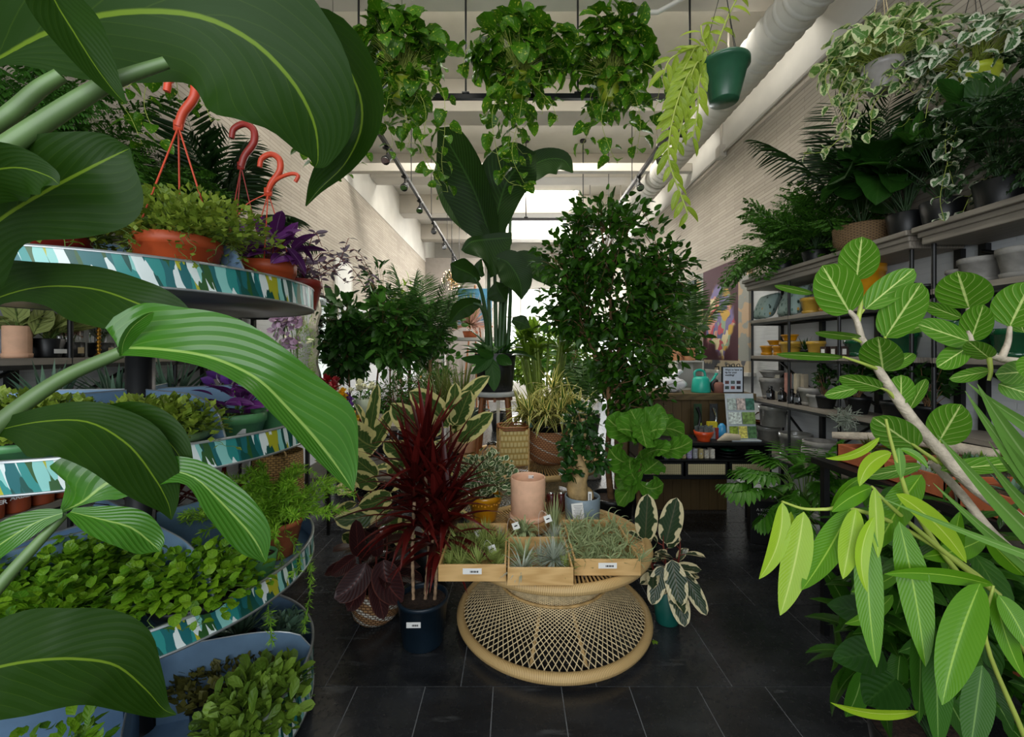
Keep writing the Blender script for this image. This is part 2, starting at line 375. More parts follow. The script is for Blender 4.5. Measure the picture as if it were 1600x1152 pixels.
L['aliinew'] = leafmat('young_long_fig_leaf', '#7fa81a', '#a4c52c', vein='#cfe070', vk=.16, bmp=.08, vs=.7, K=22, slope=.2, rough=.3, tr=.4, mid=.08, vw=.1)
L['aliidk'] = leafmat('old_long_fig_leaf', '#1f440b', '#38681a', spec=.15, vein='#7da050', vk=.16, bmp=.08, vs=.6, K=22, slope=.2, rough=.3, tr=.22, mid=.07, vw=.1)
L['yucca'] = leafmat('yucca_blade', '#47762c', '#709a44', vein='#a5c07c', vs=.5, K=1, slope=0, rough=.45, tr=.15, mid=.12)
L['dark'] = leafmat('dark_leaf', '#15320c', '#2c561c', vein='#4a7030', vs=.25, K=7, rough=.33, tr=.22)
L['mid'] = leafmat('mid_green_leaf', '#274f14', '#44782a', vein='#7ea050', vs=.3, K=7, rough=.36, tr=.28)
L['bright'] = leafmat('bright_leaf', '#4f7c1c', '#86a832', vein='#b0c860', vs=.3, K=6, rough=.38, tr=.34)
L['peperomia'] = leafmat('tiny_round_leaf', '#4c6c18', '#9aae40', vein='#b8c870', vs=.2, K=3, rough=.4, tr=.3)
L['jenny'] = leafmat('creeping_leaf', '#3f7a14', '#86b024', vein='#b5cf50', vs=.3, K=4, rough=.36, tr=.34)
L['fern'] = leafmat('fern_leaflet', '#22480f', '#4a7c24', vein='#6a9040', vs=.2, K=3, rough=.5, tr=.28)
L['asp'] = leafmat('asparagus_needle', '#5c9a18', '#a4d040', vein='#9ab860', vs=.1, K=2, rough=.5, tr=.35)
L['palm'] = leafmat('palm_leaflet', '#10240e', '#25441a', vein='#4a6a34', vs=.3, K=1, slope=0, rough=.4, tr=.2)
L['palml'] = leafmat('lit_palm_leaflet', '#2a4a20', '#4c7036', vein='#6a8a4c', vs=.3, K=1, slope=0, rough=.4, tr=.3)  # paler copy of the palm green, with the light put into the colour
L['fiddle'] = leafmat('fiddle_leaf', '#31661a', '#5c9428', vein='#a9c868', vs=.7, K=6, slope=.4, rough=.34, tr=.25, mid=.06, vw=.08)
L['cord'] = leafmat('cordyline_blade', '#300c0c', '#6a1c18', vein='#8a3028', vs=.35, K=1, slope=0, rough=.33, tr=.25)
L['tineke'] = leafmat('variegated_rubber_leaf', '#26401a', '#4a6630', vein='#a9a860', vs=.4, K=9, edge='#dcd28c', ew=.52, eamp=1.5, eu=3.2, ev=1.3, rough=.3, tr=.2)
L['tinekep'] = leafmat('pink_variegated_rubber_leaf', '#1f3320', '#33492c', vein='#c99', vs=.4, K=9, edge='#dcc3a4', ew=.6, eamp=.65, rough=.28, tr=.18) if False else leafmat('pink_variegated_rubber_leaf', '#1f3320', '#33492c', vein='#8a7a60', vs=.3, K=9, edge='#ddd0a4', ew=.64, eamp=1.2, eu=3.5, ev=1.4, rough=.28, tr=.18)
L['burg'] = leafmat('burgundy_rubber_leaf', '#1d0e10', '#3c2020', vein='#7a4038', vs=.4, K=9, rough=.28, tr=.1, edge='#5a3028', ew=.93, eamp=.08)
L['song'] = leafmat('yellow_striped_leaf', '#2c5018', '#446a24', vein='#c9c46a', vs=.2, K=1, slope=0, edge='#e8dc84', ew=.52, eamp=.15, rough=.38, tr=.25)
L['peplit'] = leafmat('small_variegated_leaf', '#2b4a24', '#456434', vein='#b8c89a', vs=.2, K=3, edge='#d5d9b0', ew=.62, eamp=.3, rough=.35, tr=.2)
L['trad'] = leafmat('purple_leaf', '#3b1440', '#7a3a86', vein='#b090b8', vs=.5, K=1, slope=0, rough=.35, tr=.25)
L['tradg'] = leafmat('grey_mauve_leaf', '#4a4c3e', '#8a7288', vein='#b8a8b8', vs=.4, K=1, slope=0, rough=.4, tr=.25)
L['tradw'] = leafmat('pink_striped_leaf', '#6a3058', '#a86a90', vein='#d8c0cc', vs=.7, K=1, slope=0, rough=.35, tr=.25)
L['airg'] = leafmat('air_plant_green', '#74883a', '#b0bc6c', vein='#aab880', vs=.1, K=1, rough=.6, tr=.2)
L['airs'] = leafmat('air_plant_silver', '#8c9a84', '#c3cabc', vein='#d0d4c8', vs=.1, K=1, rough=.65, tr=.15)
L['airc'] = leafmat('air_plant_curly', '#7f9160', '#bac492', vein='#c0c8a0', vs=.1, K=1, rough=.6, tr=.2)
L['airp'] = leafmat('air_plant_pink', '#b98a7c', '#e2c4b6', vein='#e0b8a0', vs=.1, K=1, rough=.6, tr=.25)
L['succ'] = leafmat('blue_succulent_leaf', '#3c5c48', '#6c8a70', vein='#8aa890', vs=.1, K=1, rough=.5, tr=.1)
L['succg'] = leafmat('brown_green_succulent_leaf', '#3a3c18', '#6c6a30', vein='#8a8848', vs=.1, K=1, rough=.5, tr=.15)
L['stag'] = leafmat('staghorn_frond', '#55685a', '#829484', vein='#98a898', vs=.2, K=4, rough=.6, tr=.15)
L['bamb'] = mat('bamboo_cane', '#7c9634', .35, var=.2, scale=14)
L['grass'] = leafmat('reedy_blade', '#3c4a20', '#6f7c3c', vein='#a0a860', vs=.3, K=1, slope=0, rough=.45, tr=.25)
L['agl'] = leafmat('patterned_aglaonema_leaf', '#9aa860', '#b4bf72', vein='#3c4c20', vs=.85, K=6, slope=.4, rough=.4, tr=.2, vw=.2, mid=.12)

L['succy'] = leafmat('yellow_green_succulent_leaf', '#3c5c14', '#80a038', vein='#a0b458', vs=.2, K=3, rough=.45, tr=.25)
L['philo'] = leafmat('cut_green_leaf', '#2c6414', '#508e24', vein='#8ab050', vs=.3, K=5, rough=.35, tr=.28)

def band_mat():
    k = NT('painted_leaf_band'); uv = k.nd('ShaderNodeUVMap').outputs[0]; sp = k.nd('ShaderNodeSeparateXYZ'); k.lk(uv, sp.inputs[0])
    cb = k.nd('ShaderNodeCombineXYZ')
    k.lk(k.math('MULTIPLY_ADD', sp.outputs[1], 16.0, k.math('MULTIPLY', sp.outputs[0], 190.0)), cb.inputs[0]); k.lk(k.math('MULTIPLY', sp.outputs[1], 9.0), cb.inputs[1])
    ns = k.nd('ShaderNodeTexNoise'); ns.inputs['Scale'].default_value = .8; k.lk(cb.outputs[0], ns.inputs['Vector'])
    vm = k.nd('ShaderNodeVectorMath', operation='MULTIPLY_ADD'); k.lk(ns.outputs['Color'], vm.inputs[0]); vm.inputs[1].default_value = (1.8, 1.8, 0); k.lk(cb.outputs[0], vm.inputs[2])
    vo = k.nd('ShaderNodeTexVoronoi'); vo.inputs['Scale'].default_value = 1.0; k.lk(vm.outputs[0], vo.inputs['Vector'])
    s2 = k.nd('ShaderNodeSeparateColor'); k.lk(vo.outputs['Color'], s2.inputs[0])
    c = k.ramp(s2.outputs[0], [(0, col('#e4efec')), (.2, col('#2f8f8a')), (.36, col('#8fd0c8')), (.5, col('#14524a')), (.64, col('#e8f2f0')), (.72, col('#1f6a6e')), (.84, col('#b0b02c')), (.89, col('#2e5a28'))], const=True)
    k.lk(c, k.b.inputs['Base Color']); k.b.inputs['Roughness'].default_value = .35
    return k.m
M['band'] = band_mat()

# ---------------------------------------------------------------- the room
XL, XR, YB, ZC = -2.42, 2.62, 13.0, 4.85
def brickmat():
    k = NT('painted_brick'); tcv = k.tc(); sp = k.nd('ShaderNodeSeparateXYZ'); k.lk(tcv, sp.inputs[0])
    cb = k.nd('ShaderNodeCombineXYZ'); k.lk(sp.outputs[1], cb.inputs[0]); k.lk(sp.outputs[2], cb.inputs[1])
    b = k.nd('ShaderNodeTexBrick'); k.lk(cb.outputs[0], b.inputs['Vector']); b.inputs['Scale'].default_value = 1.0
    b.inputs['Brick Width'].default_value = .4; b.inputs['Row Height'].default_value = .04; b.inputs['Mortar Size'].default_value = .004; b.inputs['Mortar Smooth'].default_value = .3
    b.inputs['Color1'].default_value = col('#aea597'); b.inputs['Color2'].default_value = col('#9c9385'); b.inputs['Mortar'].default_value = col('#857c70')
    n = k.noise(tcv, 2.2, 5); low = k.mr(sp.outputs[2], 2.16, 2.2)
    c = k.mix(k.mr(n, .3, .7, 0.0, .25), b.outputs['Color'], col('#bdb4a6'))
    c = k.mix(low, k.mix(.15, col('#d6dade'), b.outputs['Color']), c)     # painted white below the shelf tops
    k.lk(c, k.b.inputs['Base Color']); k.b.inputs['Roughness'].default_value = .8
    k.bump(k.math('SUBTRACT', 1.0, b.outputs['Fac']), .4, .004)
    return k.m
M['brick'] = brickmat()
def struct(mb, name, m, loc=None, **kw): return tag(mb.build(name, m, loc=loc, **kw), kind='structure')
m = MB(); m.box(XL-.2, XL, -1.2, YB, 0, 3.99); struct(m, 'wall_left', M['brick'], smooth=False)
m = MB(); m.box(XR, XR+.2, -1.2, YB, 0, 3.99); struct(m, 'wall_right', M['brick'], smooth=False)
m = MB(); m.box(XL-.2, XL+.01, -1.2, YB, 3.99, ZC); struct(m, 'trim_1', M['white'], smooth=False)
m = MB(); m.box(XR-.03, XR+.2, -1.2, YB, 3.99, ZC); struct(m, 'trim_2', M['white'], smooth=False)
# ceiling with the skylight opening
m = MB(); SX0, SX1, SY0, SY1 = -.15, 1.35, 8.75, 11.0
for a in ((XL, XR, -1.2, SY0), (XL, SX0, SY0, SY1), (SX1, XR, SY0, SY1), (XL, XR, SY1, YB)): m.box(a[0], a[1], a[2], a[3], ZC, ZC+.12)
struct(m, 'ceiling', M['white'], smooth=False)
m = MB(); m.box(SX0, SX1, SY0, SY1, ZC+.1, ZC+.12); struct(m, 'window_1', mat('skylight_pane', (1, 1, 1, 1), .5, var=0, emit=((1, 1, 1, 1), 5)), smooth=False)
for i, (y0, y1) in enumerate(((1.35, 1.7), (3.3, 3.66), (5.16, 5.5), (7.1, 7.45), (8.95, 9.3), (11.0, 11.3))):
    m = MB(); m.box(XL+.01, XR-.03, y0, y1, 4.45, ZC)
    struct(m, 'trim_%d' % (i+3), M['beam'], smooth=False, bevel=.01)
# back wall: white, with grey partition at the left and a tall glazed opening
M['backgrey'] = mat('grey_partition', '#8f8880', .8, var=.05)
WX0, WX1, WZ0, WZ1 = -.35, 2.55, .55, 3.5
m = MB()
m.box(XL, WX0, YB, YB+.2, 0, ZC); m.box(WX1, XR, YB, YB+.2, 0, ZC); m.box(WX0, WX1, YB, YB+.2, 0, WZ0); m.box(WX0, WX1, YB, YB+.2, WZ1, ZC)
struct(m, 'wall_back', M['white'], smooth=False)
m = MB(); m.box(WX0, WX1, YB+.16, YB+.18, WZ0, WZ1); win = struct(m, 'window_2', mat('daylight_pane', (1, 1, 1, 1), .4, var=0, emit=((.97, 1, .98, 1), 1.6)), smooth=False)
m = MB()
for i in range(6):
    x = lerp(WX0, WX1, i/5); m.box(x-.025, x+.025, YB+.05, YB+.12, WZ0, WZ1)
for z in (WZ0+.02, 1.6, 2.6, WZ1-.02): m.box(WX0, WX1, YB+.05, YB+.12, z-.025, z+.025)
m.build('window_frame', M['white'], win, smooth=False)
m = MB(); m.box(XL, -.8, 11.6, 11.75, 0, 4.1); struct(m, 'wall_partition', M['backgrey'], smooth=False)
# floor: slate tiles, rows of 24 inch tiles between rows of 12 inch tiles, pale grout
def tilemat():
    k = NT('slate_tile'); rnd = k.nd('ShaderNodeNewGeometry').outputs['Random Per Island']; t = k.tc()
    n = k.noise(k.mapping(t, (1, 2.2, 1)), 3, 8); n2 = k.noise(t, 45, 4)
    c = k.mix(k.mr(n, .35, .75), col('#17181a'), col('#2a2c2f')); c = k.mix(k.math('MULTIPLY', rnd, .35), c, col('#35373a'))
    scf = k.mr(k.noise(k.mapping(t, (1.1, 5, 1)), 2.6, 6), .62, .72, 0.0, .22); c = k.mix(scf, c, col('#77797a'))
    k.lk(c, k.b.inputs['Base Color']); k.lk(k.mr(n2, .3, .7, .16, .3), k.b.inputs['Roughness']); k.b.inputs['Specular IOR Level'].default_value = .5
    k.bump(n, .12, .01); return k.m
M['tile'] = tilemat(); M['grout'] = mat('grout', '#6e7072', .9, var=.15)
m = MB(); g = .0022; m.box(XL-.02, XR+.02, -1.2, YB+.2, -.1, -.0025, mi=1)
y = 1.897-.61*5-.305*5; big = True; offs = -.236
rows = []
yy = 1.897; rows.append((yy, .61))
k_ = 1.897+.61
while k_ < YB: rows.append((k_, .305)); rows.append((k_+.305, .61)); k_ += .915
k_ = 1.897
while k_ > -1.2: rows.append((k_-.305, .305)); rows.append((k_-.915, .61)); k_ -= .915
for (y0, h) in rows:
    o_ = -.236 if h > .5 else -.09
    i0 = int((XL-o_)/h)-2; i1 = int((XR-o_)/h)+2
    for i in range(i0, i1):
        x0 = max(o_+i*h, XL); x1 = min(o_+(i+1)*h, XR); a0 = max(y0, -1.2); a1 = min(y0+h, YB)
        if x1-x0 < .01 or a1-a0 < .01: continue
        m.box(x0+g, x1-g, a0+g, a1-g, -.02, 0)
struct(m, 'floor', [M['tile'], M['grout']], smooth=False)

# ---------------------------------------------------------------- overhead: duct, tie bar, tracks
dx, dz, dr = 2.14, 4.1, .165
m = MB(); n = 115; ys = np.linspace(-1.0, 12.8, n*8)
rr = dr+np.where((np.arange(n*8) % 8) == 0, .011, 0)
m.tube([(dx, y, dz) for y in ys], rr.tolist(), n=24)
duct = thing('spiral_duct', 'long white spiral ribbed air duct running along the right side of the ceiling', 'air duct', (dx, -1, dz))
m.build('duct_pipe', M['white'], duct, world=True)
for y in (2.2, 4.2, 6.3, 8.4, 10.5):
    m = MB(); m.lathe([(dr+.012, -.02), (dr+.012, .02)], 24); V = m.V[-1].copy(); m.V[-1] = np.stack([V[:, 0]+dx, V[:, 2]+y, V[:, 1]+dz], 1)
    m.box(dx-.008, dx+.008, y-.01, y+.01, dz+dr, ZC); m.build('duct_strap', M['beam'], duct, world=True)
t = thing('conduit', 'thin grey electrical conduit with junction box under the duct on the right wall', 'conduit', (XR-.05, 2, 3.95))
m = MB(); m.tube([(XR-.05, 3.0, 3.95), (XR-.05, 12.5, 3.95)], .012, 8); m.build('conduit_pipe', M['beam'], t, world=True)
m = MB(); m.box(XR-.1, XR-.02, 5.15, 5.27, 3.9, 4.04); m.box(XR-.065, XR-.045, 5.2, 5.22, 4.0, 4.6); m.build('junction_box', M['beam'], t, world=True, smooth=False)
m = MB(); m.box(XL+.012, XR-.035, 6.1, 6.2, 4.12, 4.24)
tag(m.build('tie_beam', M['beam'], loc=(0, 6.15, 4.18), smooth=False, bevel=.005), 'pale horizontal tie beam spanning the room from wall to wall', 'beam')
t = thing('sprinkler_pipe', 'white sprinkler pipe crossing the ceiling above the hanging plants', 'pipe', (1.0, 3.4, 4.3))
m = MB(); m.tube([(1.42, 2.6, 4.6), (1.42, 3.35, 4.35), (1.18, 3.45, 4.28), (.98, 3.55, 4.35)], .02, 8); m.tube([(1.42, 2.6, 4.6), (1.42, 2.6, 4.85)], .02, 8); m.tube([(.98, 3.55, 4.35), (.98, 3.55, 4.85)], .02, 8)
m.build('pipe', M['white'], t, world=True)
m = MB(); m.tube([(.98, 3.5, 4.36), (.98, 3.5, 4.24)], .018, 8); m.sphere((.98, 3.5, 4.22), .025, 8); m.build('sprinkler_head', M['black'], t, world=True)
t = thing('ceiling_cable_rail', 'white slanting rail hanging below the ceiling at left of the tall plant', 'rail', (-.9, 7, 4.3))
m = MB(); m.tube([P(702, 297, 7.0), P(730, 365, 8.6)], .03, 8); m.tube([P(702, 297, 7.0), (P(702, 297, 7.0).x, 7.0, 4.85)], .008, 6); m.tube([P(730, 365, 8.6), (P(730, 365, 8.6).x, 8.6, 4.85)], .008, 6)
m.build('rail', M['white'], t, world=True)

def track_head():
    t = thing('track_spotlight', 'x', 'spotlight', (0, 0, 0))
    m = MB(); m.tube([(0, 0, 0), (0, 0, -.09)], .012, 8); m.box(-.02, .02, -.05, .05, -.02, 0); m.build('bracket', M['black'], t)
    m = MB(); m.tube([(-.01, .03, -.08), (.02, -.05, -.15)], [.035, .045], 12); m.build('lamp_head', M['black'], t)
    m = MB(); m.tube([(.02, -.05, -.149), (.022, -.054, -.156)], [.04, .04], 12); m.build('lens', M['chrome'], t)
    return t
head = track_head(); first = True
ZT = 3.6
for (nm, x, lab) in (('left', -1.28, 'long black light track running away along the left of the ceiling'), ('right', 1.49, 'long black light track running away along the right beside the duct')):
    t = thing('light_track', lab, 'light track', (x, 3.47, ZT), group='ceiling light tracks')
    m = MB(); m.box(x-.018, x+.018, 3.49, 11.5, ZT-.02, ZT+.02); m.build('rail', M['black'], t, world=True, smooth=False)
    for y in (5.3, 6.6, 8.2, 10.0): m = MB(); m.tube([(x, y, ZT+.02), (x, y, ZC)], .006, 6); m.build('hanging_rod', M['black'], t, world=True)
    for i, y in enumerate((3.75, 4.3, 5.0, 5.8, 6.8, 7.8, 9.0, 10.3)):
        lb = '%s black spotlight on the %s light track' % (['nearest', 'second nearest', 'third nearest', 'fourth', 'fifth', 'sixth', 'second farthest', 'farthest'][i], nm)
        if first: head.location = (x, y, ZT-.02); head['label'] = lb; head['group'] = 'track spotlights'; first = False
        else: copy_thing(head, (x, y, ZT-.02), rz=(i*1.3) % 1.2-.6, label=lb, group='track spotlights')
for (y, lab, x0, x1) in ((3.47, 'near black cross rail between the tracks, behind the hanging pothos', -1.3, 1.51), (6.66, 'far black cross rail joining the two light tracks', -1.3, 1.51)):
    t = thing('cross_rail', lab, 'rail', (0, y, ZT), group='cross rails')
    m = MB(); m.box(x0, x1, y-.018, y+.018, ZT-.02, ZT+.02); m.build('rail', M['black'], t, world=True, smooth=False)
    for x in ((-1.27, -.39, .53, 1.45) if y < 5 else (-.75, .2, 1.1)):
        m = MB(); m.tube([(x, y, ZT), (x, y, ZC)], .009, 6)
        m.lathe([(0.001, 0), (.05, 0), (.05, -.03), (.001, -.05)], 12, (x, y, ZC)); m.box(x-.03, x+.03, y-.02, y+.02, ZT+.015, ZT+.035); m.build('hanging_rod', M['black'], t, world=True)
# starburst pendant lamp
t = thing('starburst_pendant', 'small starburst pendant lamp with warm glowing bulbs, far left of centre', 'pendant lamp', P(706, 437, 8.5))
c_ = P(706, 437, 8.5); m = MB(); m.tube([(c_.x, c_.y, c_.z), (c_.x, c_.y, ZC)], .008, 6); m.lathe([(.001, 0), (.06, 0), (.05, -.05), (.001, -.06)], 12, (c_.x, c_.y, ZC)); m.build('cord', M['black'], t, world=True)
m = MB(1); b = MB(); dd = unit_dirs(m.r, 34)
for d in dd: m.tube([tuple(c_), tuple(np.array(c_)+d*.19)], .004, 4); b.sphere(np.array(c_)+d*.2, .009, 6)
m.build('arms', M['gold'], t, world=True); b.build('bulbs', M['bulb'], t, world=True)
# ---------------------------------------------------------------- plant builders (local coordinates, z=0 under the pot)
T = {}
for k_, a in dict(heart=('heart', .78, 7, 4, .2, .35), heartw=('heart', .8, 7, 4, .3, .5, .2), ovate=('ovate', .5, 5, 4, .2, .25), round=('round', .85, 4, 4, .1, .1), small=('round', .75, 2, 2, .15, .1), smallr=('round', .8, 4, 2, .25, .5),
                  smallo=('ovate', .5, 3, 2, .2, .3), lance=('lance', .22, 5, 2, .3, .3), lancew=('lance', .34, 6, 4, .25, .4), strap=('strap', .08, 4, 2, .3, .3), needle=('lance', .15, 2, 2, .2, 0), obov=('obov', .5, 6, 4, .15, .3),
                  fiddle=('fiddle', .62, 8, 6, .12, .5, .3), rubber=('paddle', .48, 7, 4, .25, .3), petal=('round', .7, 3, 2, .4, -.4), long=('dagger', .09, 6, 2, .4, .5)).items():
    T[k_] = leaf(a[0], a[1], nu=a[2], nv=a[3], fold=a[4], droop=a[5], wave=a[6] if len(a) > 6 else 0)
def pot(t, rt, h, m, rb=None, soil=True, lip=0, liph=.02, saucer=0, z0=0.0, wall=.007, lvl=.9, n=32, name='pot', c=(0, 0), mid=None):
    rb = rt*.75 if rb is None else rb; b = MB(); z1 = z0+h
    pr = [(.001, z0), (rb*.96, z0), (rb, z0+.006)]
    if mid: pr += [(rb+(mid-rb)*.6, z0+h*.2), (mid, z0+h*.45), (mid+(rt-mid)*.35, z0+h*.75)]
    if lip: pr += [(rt, z1-liph), (rt+lip, z1-liph+.001), (rt+lip, z1-.003), (rt+lip-.004, z1)]
    else: pr += [(rt, z1-.004), (rt-.003, z1)]
    pr += [(rt-wall, z1), (rt-wall-.002, z1-.01), (lerp(rb, rt, .85)-wall, z0+h*lvl*.98)]
    if not soil: pr = pr[:-1]+[(rb-wall, z0+.02), (.001, z0+.018)]
    b.lathe(pr, n, (c[0], c[1], 0)); o = b.build(name, m, t)
    if soil:
        b = MB(2); b.lathe([(.0005, z0+h*lvl+.006), (rt*.5, z0+h*lvl+.003), (rt-wall+.001, z0+h*lvl-.002)], n, (c[0], c[1], 0)); b.build('soil', M['soil'], t)
    if saucer:
        b = MB(); b.lathe([(.001, z0-.001), (saucer*.93, z0-.001), (saucer, z0+.024), (saucer-.005, z0+.026), (saucer-.008, z0+.008), (rb-.002, z0+.006)], n, (c[0], c[1], 0)); b.build('saucer', m, t)
    return o
def stemset(b, c0, tips, r=.002, sag=.15, n=5, k=5, r0=.012, jit=0):
    for p in tips:
        p = np.array(p, float); q = np.array(c0)+b.r.uniform(-1, 1, 3)*[r0, r0, 0]; mid = (q+p)/2+np.array([0, 0, 1])*np.linalg.norm(p-q)*sag+b.r.normal(0, 1, 3)*jit
        u = np.linspace(0, 1, k)[:, None]; b.tube(q*(1-u)**2+2*mid*u*(1-u)+p*u*u, [r, r*.6], n, cap=False)
def bush(t, c, rad, n, tk, size, lm, sm=None, base=(0, 0, 0), ns=20, seed=1, up=.3, out=1.0, droop=.0, shell=.45, zmin=-.6, sr=.0025, part='foliage', sv=.35, stems='stems', rnd=.5):
    b = MB(seed); r = b.r; d = unit_dirs(r, n, zmin, 1); q = r.uniform(shell, 1, n)[:, None]
    p = np.array(c)+d*q*np.array(rad)
    D = d*out+[0, 0, up-droop]+r.normal(0, rnd, (n, 3)); Un = d*.4+[0, 0, .9]+r.normal(0, .35, (n, 3))
    S = size*(1+r.uniform(-sv, sv, n)); b.inst(T[tk], p-nrmz(D)*S[:, None]*.3, D, Un, S)
    if lm is not None: o = b.build(part, lm, t)
    if ns and sm is not None:
        s = MB(seed+9); stemset(s, base, p[:ns], sr, sag=.12); s.build(stems, sm, t)
    return b
def vine_into(bl, bs, path, tk, size, step, r=.0018, hang=.5, pet=.02):
    pth = np.array(path, float); L_ = np.concatenate([[0], np.cumsum(np.linalg.norm(np.diff(pth, axis=0), axis=1))]); n = max(2, int(L_[-1]/step))
    u = np.linspace(.02, 1, n)*L_[-1]; pts = np.stack([np.interp(u, L_, pth[:, i]) for i in range(3)], 1)
    bs.tube(pth, [r, r*.6], 5, cap=False); rr = bl.r
    a = np.arange(n)*2.4+rr.uniform(0, 6); sd = np.stack([np.cos(a), np.sin(a), rr.uniform(-.2, .4, n)], 1)
    D = sd+[0, 0, -hang]+rr.normal(0, .25, (n, 3)); q = pts+sd*pet
    for i in range(n): bs.tube([pts[i], q[i]], r*.6, 4, cap=False)
    bl.inst(T[tk], q, D, sd*.9+[0, 0, .5]+rr.normal(0, .2, (n, 3)), size*rr.uniform(.6, 1.15, n)*np.linspace(1.05, .75, n))
def drape(r, c, rad, ang, length, top=.04, wig=.03, n=14, sweep=0):
    """path from the pot centre over the rim and down"""
    d = np.array([math.cos(ang), math.sin(ang), 0]); p = [np.array(c, float), np.array(c)+d*rad*.8+[0, 0, top], np.array(c)+d*rad*1.3+[0, 0, top*.2]]
    z = p[-1].copy(); k = 8
    for i in range(k):
        z = z+np.array([0, 0, -length/k])+d*length*.02+np.array([r.normal(0, wig)+sweep*length/k, r.normal(0, wig), 0]); p.append(z.copy())
    return cr(p, n)
def hanger(t, zr, rad, ztop, m, hook=None, n=3, wire=.0015, a0=.4):
    b = MB()
    for i in range(n):
        a = a0+i*2*PI/n; b.tube([(rad*math.cos(a), rad*math.sin(a), zr), (0, 0, ztop)], wire, 5)
    if hook is None: b.build('hanger', m, t)
    else:
        b.build('hanger', m, t); h = MB(); h.box(-.014, .014, -.004, .004, ztop-.012, ztop+.02)
        s = hook; c = [(0, 0, ztop), (.012*s, 0, ztop+.035*s), (.04*s, 0, ztop+.075*s), (.04*s, 0, ztop+.115*s), (.012*s, 0, ztop+.135*s), (-.022*s, 0, ztop+.12*s), (-.03*s, 0, ztop+.09*s)]
        h.tube(cr(c, 22), [.010*s, .011*s, .008*s], 8); h.build('hook', m, t)
def blades(t, c, n, Ln, wd, lm, tk='dagger', el=(20, 85), seed=1, arch=.6, spread=.02, part='foliage', nu=8, nv=2, fold=.35, b=None, lv=.25, az=(0, 2*PI), droopk=1.6):
    own = b is None
    if own: b = MB(seed)
    r = b.r
    for i in range(n):
        a = r.uniform(*az); e = math.radians(r.uniform(*el)); L_ = Ln*(1+r.uniform(-lv, lv)); d = np.array([math.cos(a)*math.cos(e), math.sin(a)*math.cos(e), math.sin(e)])
        p = np.array(c)+np.array([math.cos(a), math.sin(a), 0])*spread*r.rand(); pts = [p]; h = np.array([math.cos(a), math.sin(a), 0])
        for j in range(nu):
            p = p+d*L_/nu; pts.append(p); d = d+np.array([0, 0, -1])*arch/nu*droopk*(j/nu+.3)*math.cos(e*.8); d /= np.linalg.norm(d)
        pts = np.array(pts); Tn = nrmz(np.gradient(pts, axis=0)); sd = np.cross(Tn, [0, 0, 1.]); sd = nrmz(sd+1e-6); nr = np.cross(sd, Tn)
        W = prof(tk, np.linspace(0, 1, nu+1))*wd/2*(1+r.uniform(-.15, .15)); b.ribbon(pts, W, W, sd, nr, nv=nv, fold=fold)
    if own: return b.build(part, lm, t)
def frond_into(bl, bs, base, az, el, Ln, leaflet, tk='lance', n=22, arch=.9, r=.004, start=.25, wf=.22, fan=.9, droop=.25):
    d = np.array([math.cos(az)*math.cos(el), math.sin(az)*math.cos(el), math.sin(el)]); p = np.array(base, float); pts = [p]; K = 14
    for j in range(K):
        p = p+d*Ln/K; pts.append(p); d = nrmz(d+np.array([0, 0, -1])*arch/K*(.4+j/K*1.5))
    pts = np.array(pts); bs.tube(pts, [r, r*.3], 5, cap=False)
    u = np.linspace(start, .99, n); i = u*K; q = np.stack([np.interp(i, np.arange(K+1), pts[:, k]) for k in range(3)], 1)
    Tn = nrmz(np.gradient(q, axis=0)); sd = nrmz(np.cross(Tn, [0, 0, 1.])); nr = np.cross(sd, Tn)
    s = leaflet*np.sin(PI*(.12+.83*(u-start)/(1-start)))**.6
    for sg in (-1, 1):
        D = sd*sg*fan+Tn*(.35+u[:, None]*.5)+[0, 0, -droop]+bl.r.normal(0, .06, (n, 3)); bl.inst(T[tk], q, D, nr+bl.r.normal(0, .1, (n, 3)), np.stack([s, s*wf*4.5, s], 1))
def palm(t, base, nf, Ln, leaflet, lm, sm, seed=1, el=(45, 80), n=24, arch=.9, wf=.22, trunk=None, droop=.25, start=.3, azs=None):
    bl = MB(seed); bs = MB(seed+1)
    for i in range(nf):
        az = azs[i] if azs else i*2.4+bl.r.uniform(-.4, .4)
        frond_into(bl, bs, base, az, math.radians(bl.r.uniform(*el)), Ln*bl.r.uniform(.75, 1.1), leaflet, n=n, arch=arch, wf=wf, droop=droop, start=start)
    bl.build('fronds', lm, t); bs.build('stalks', sm, t)
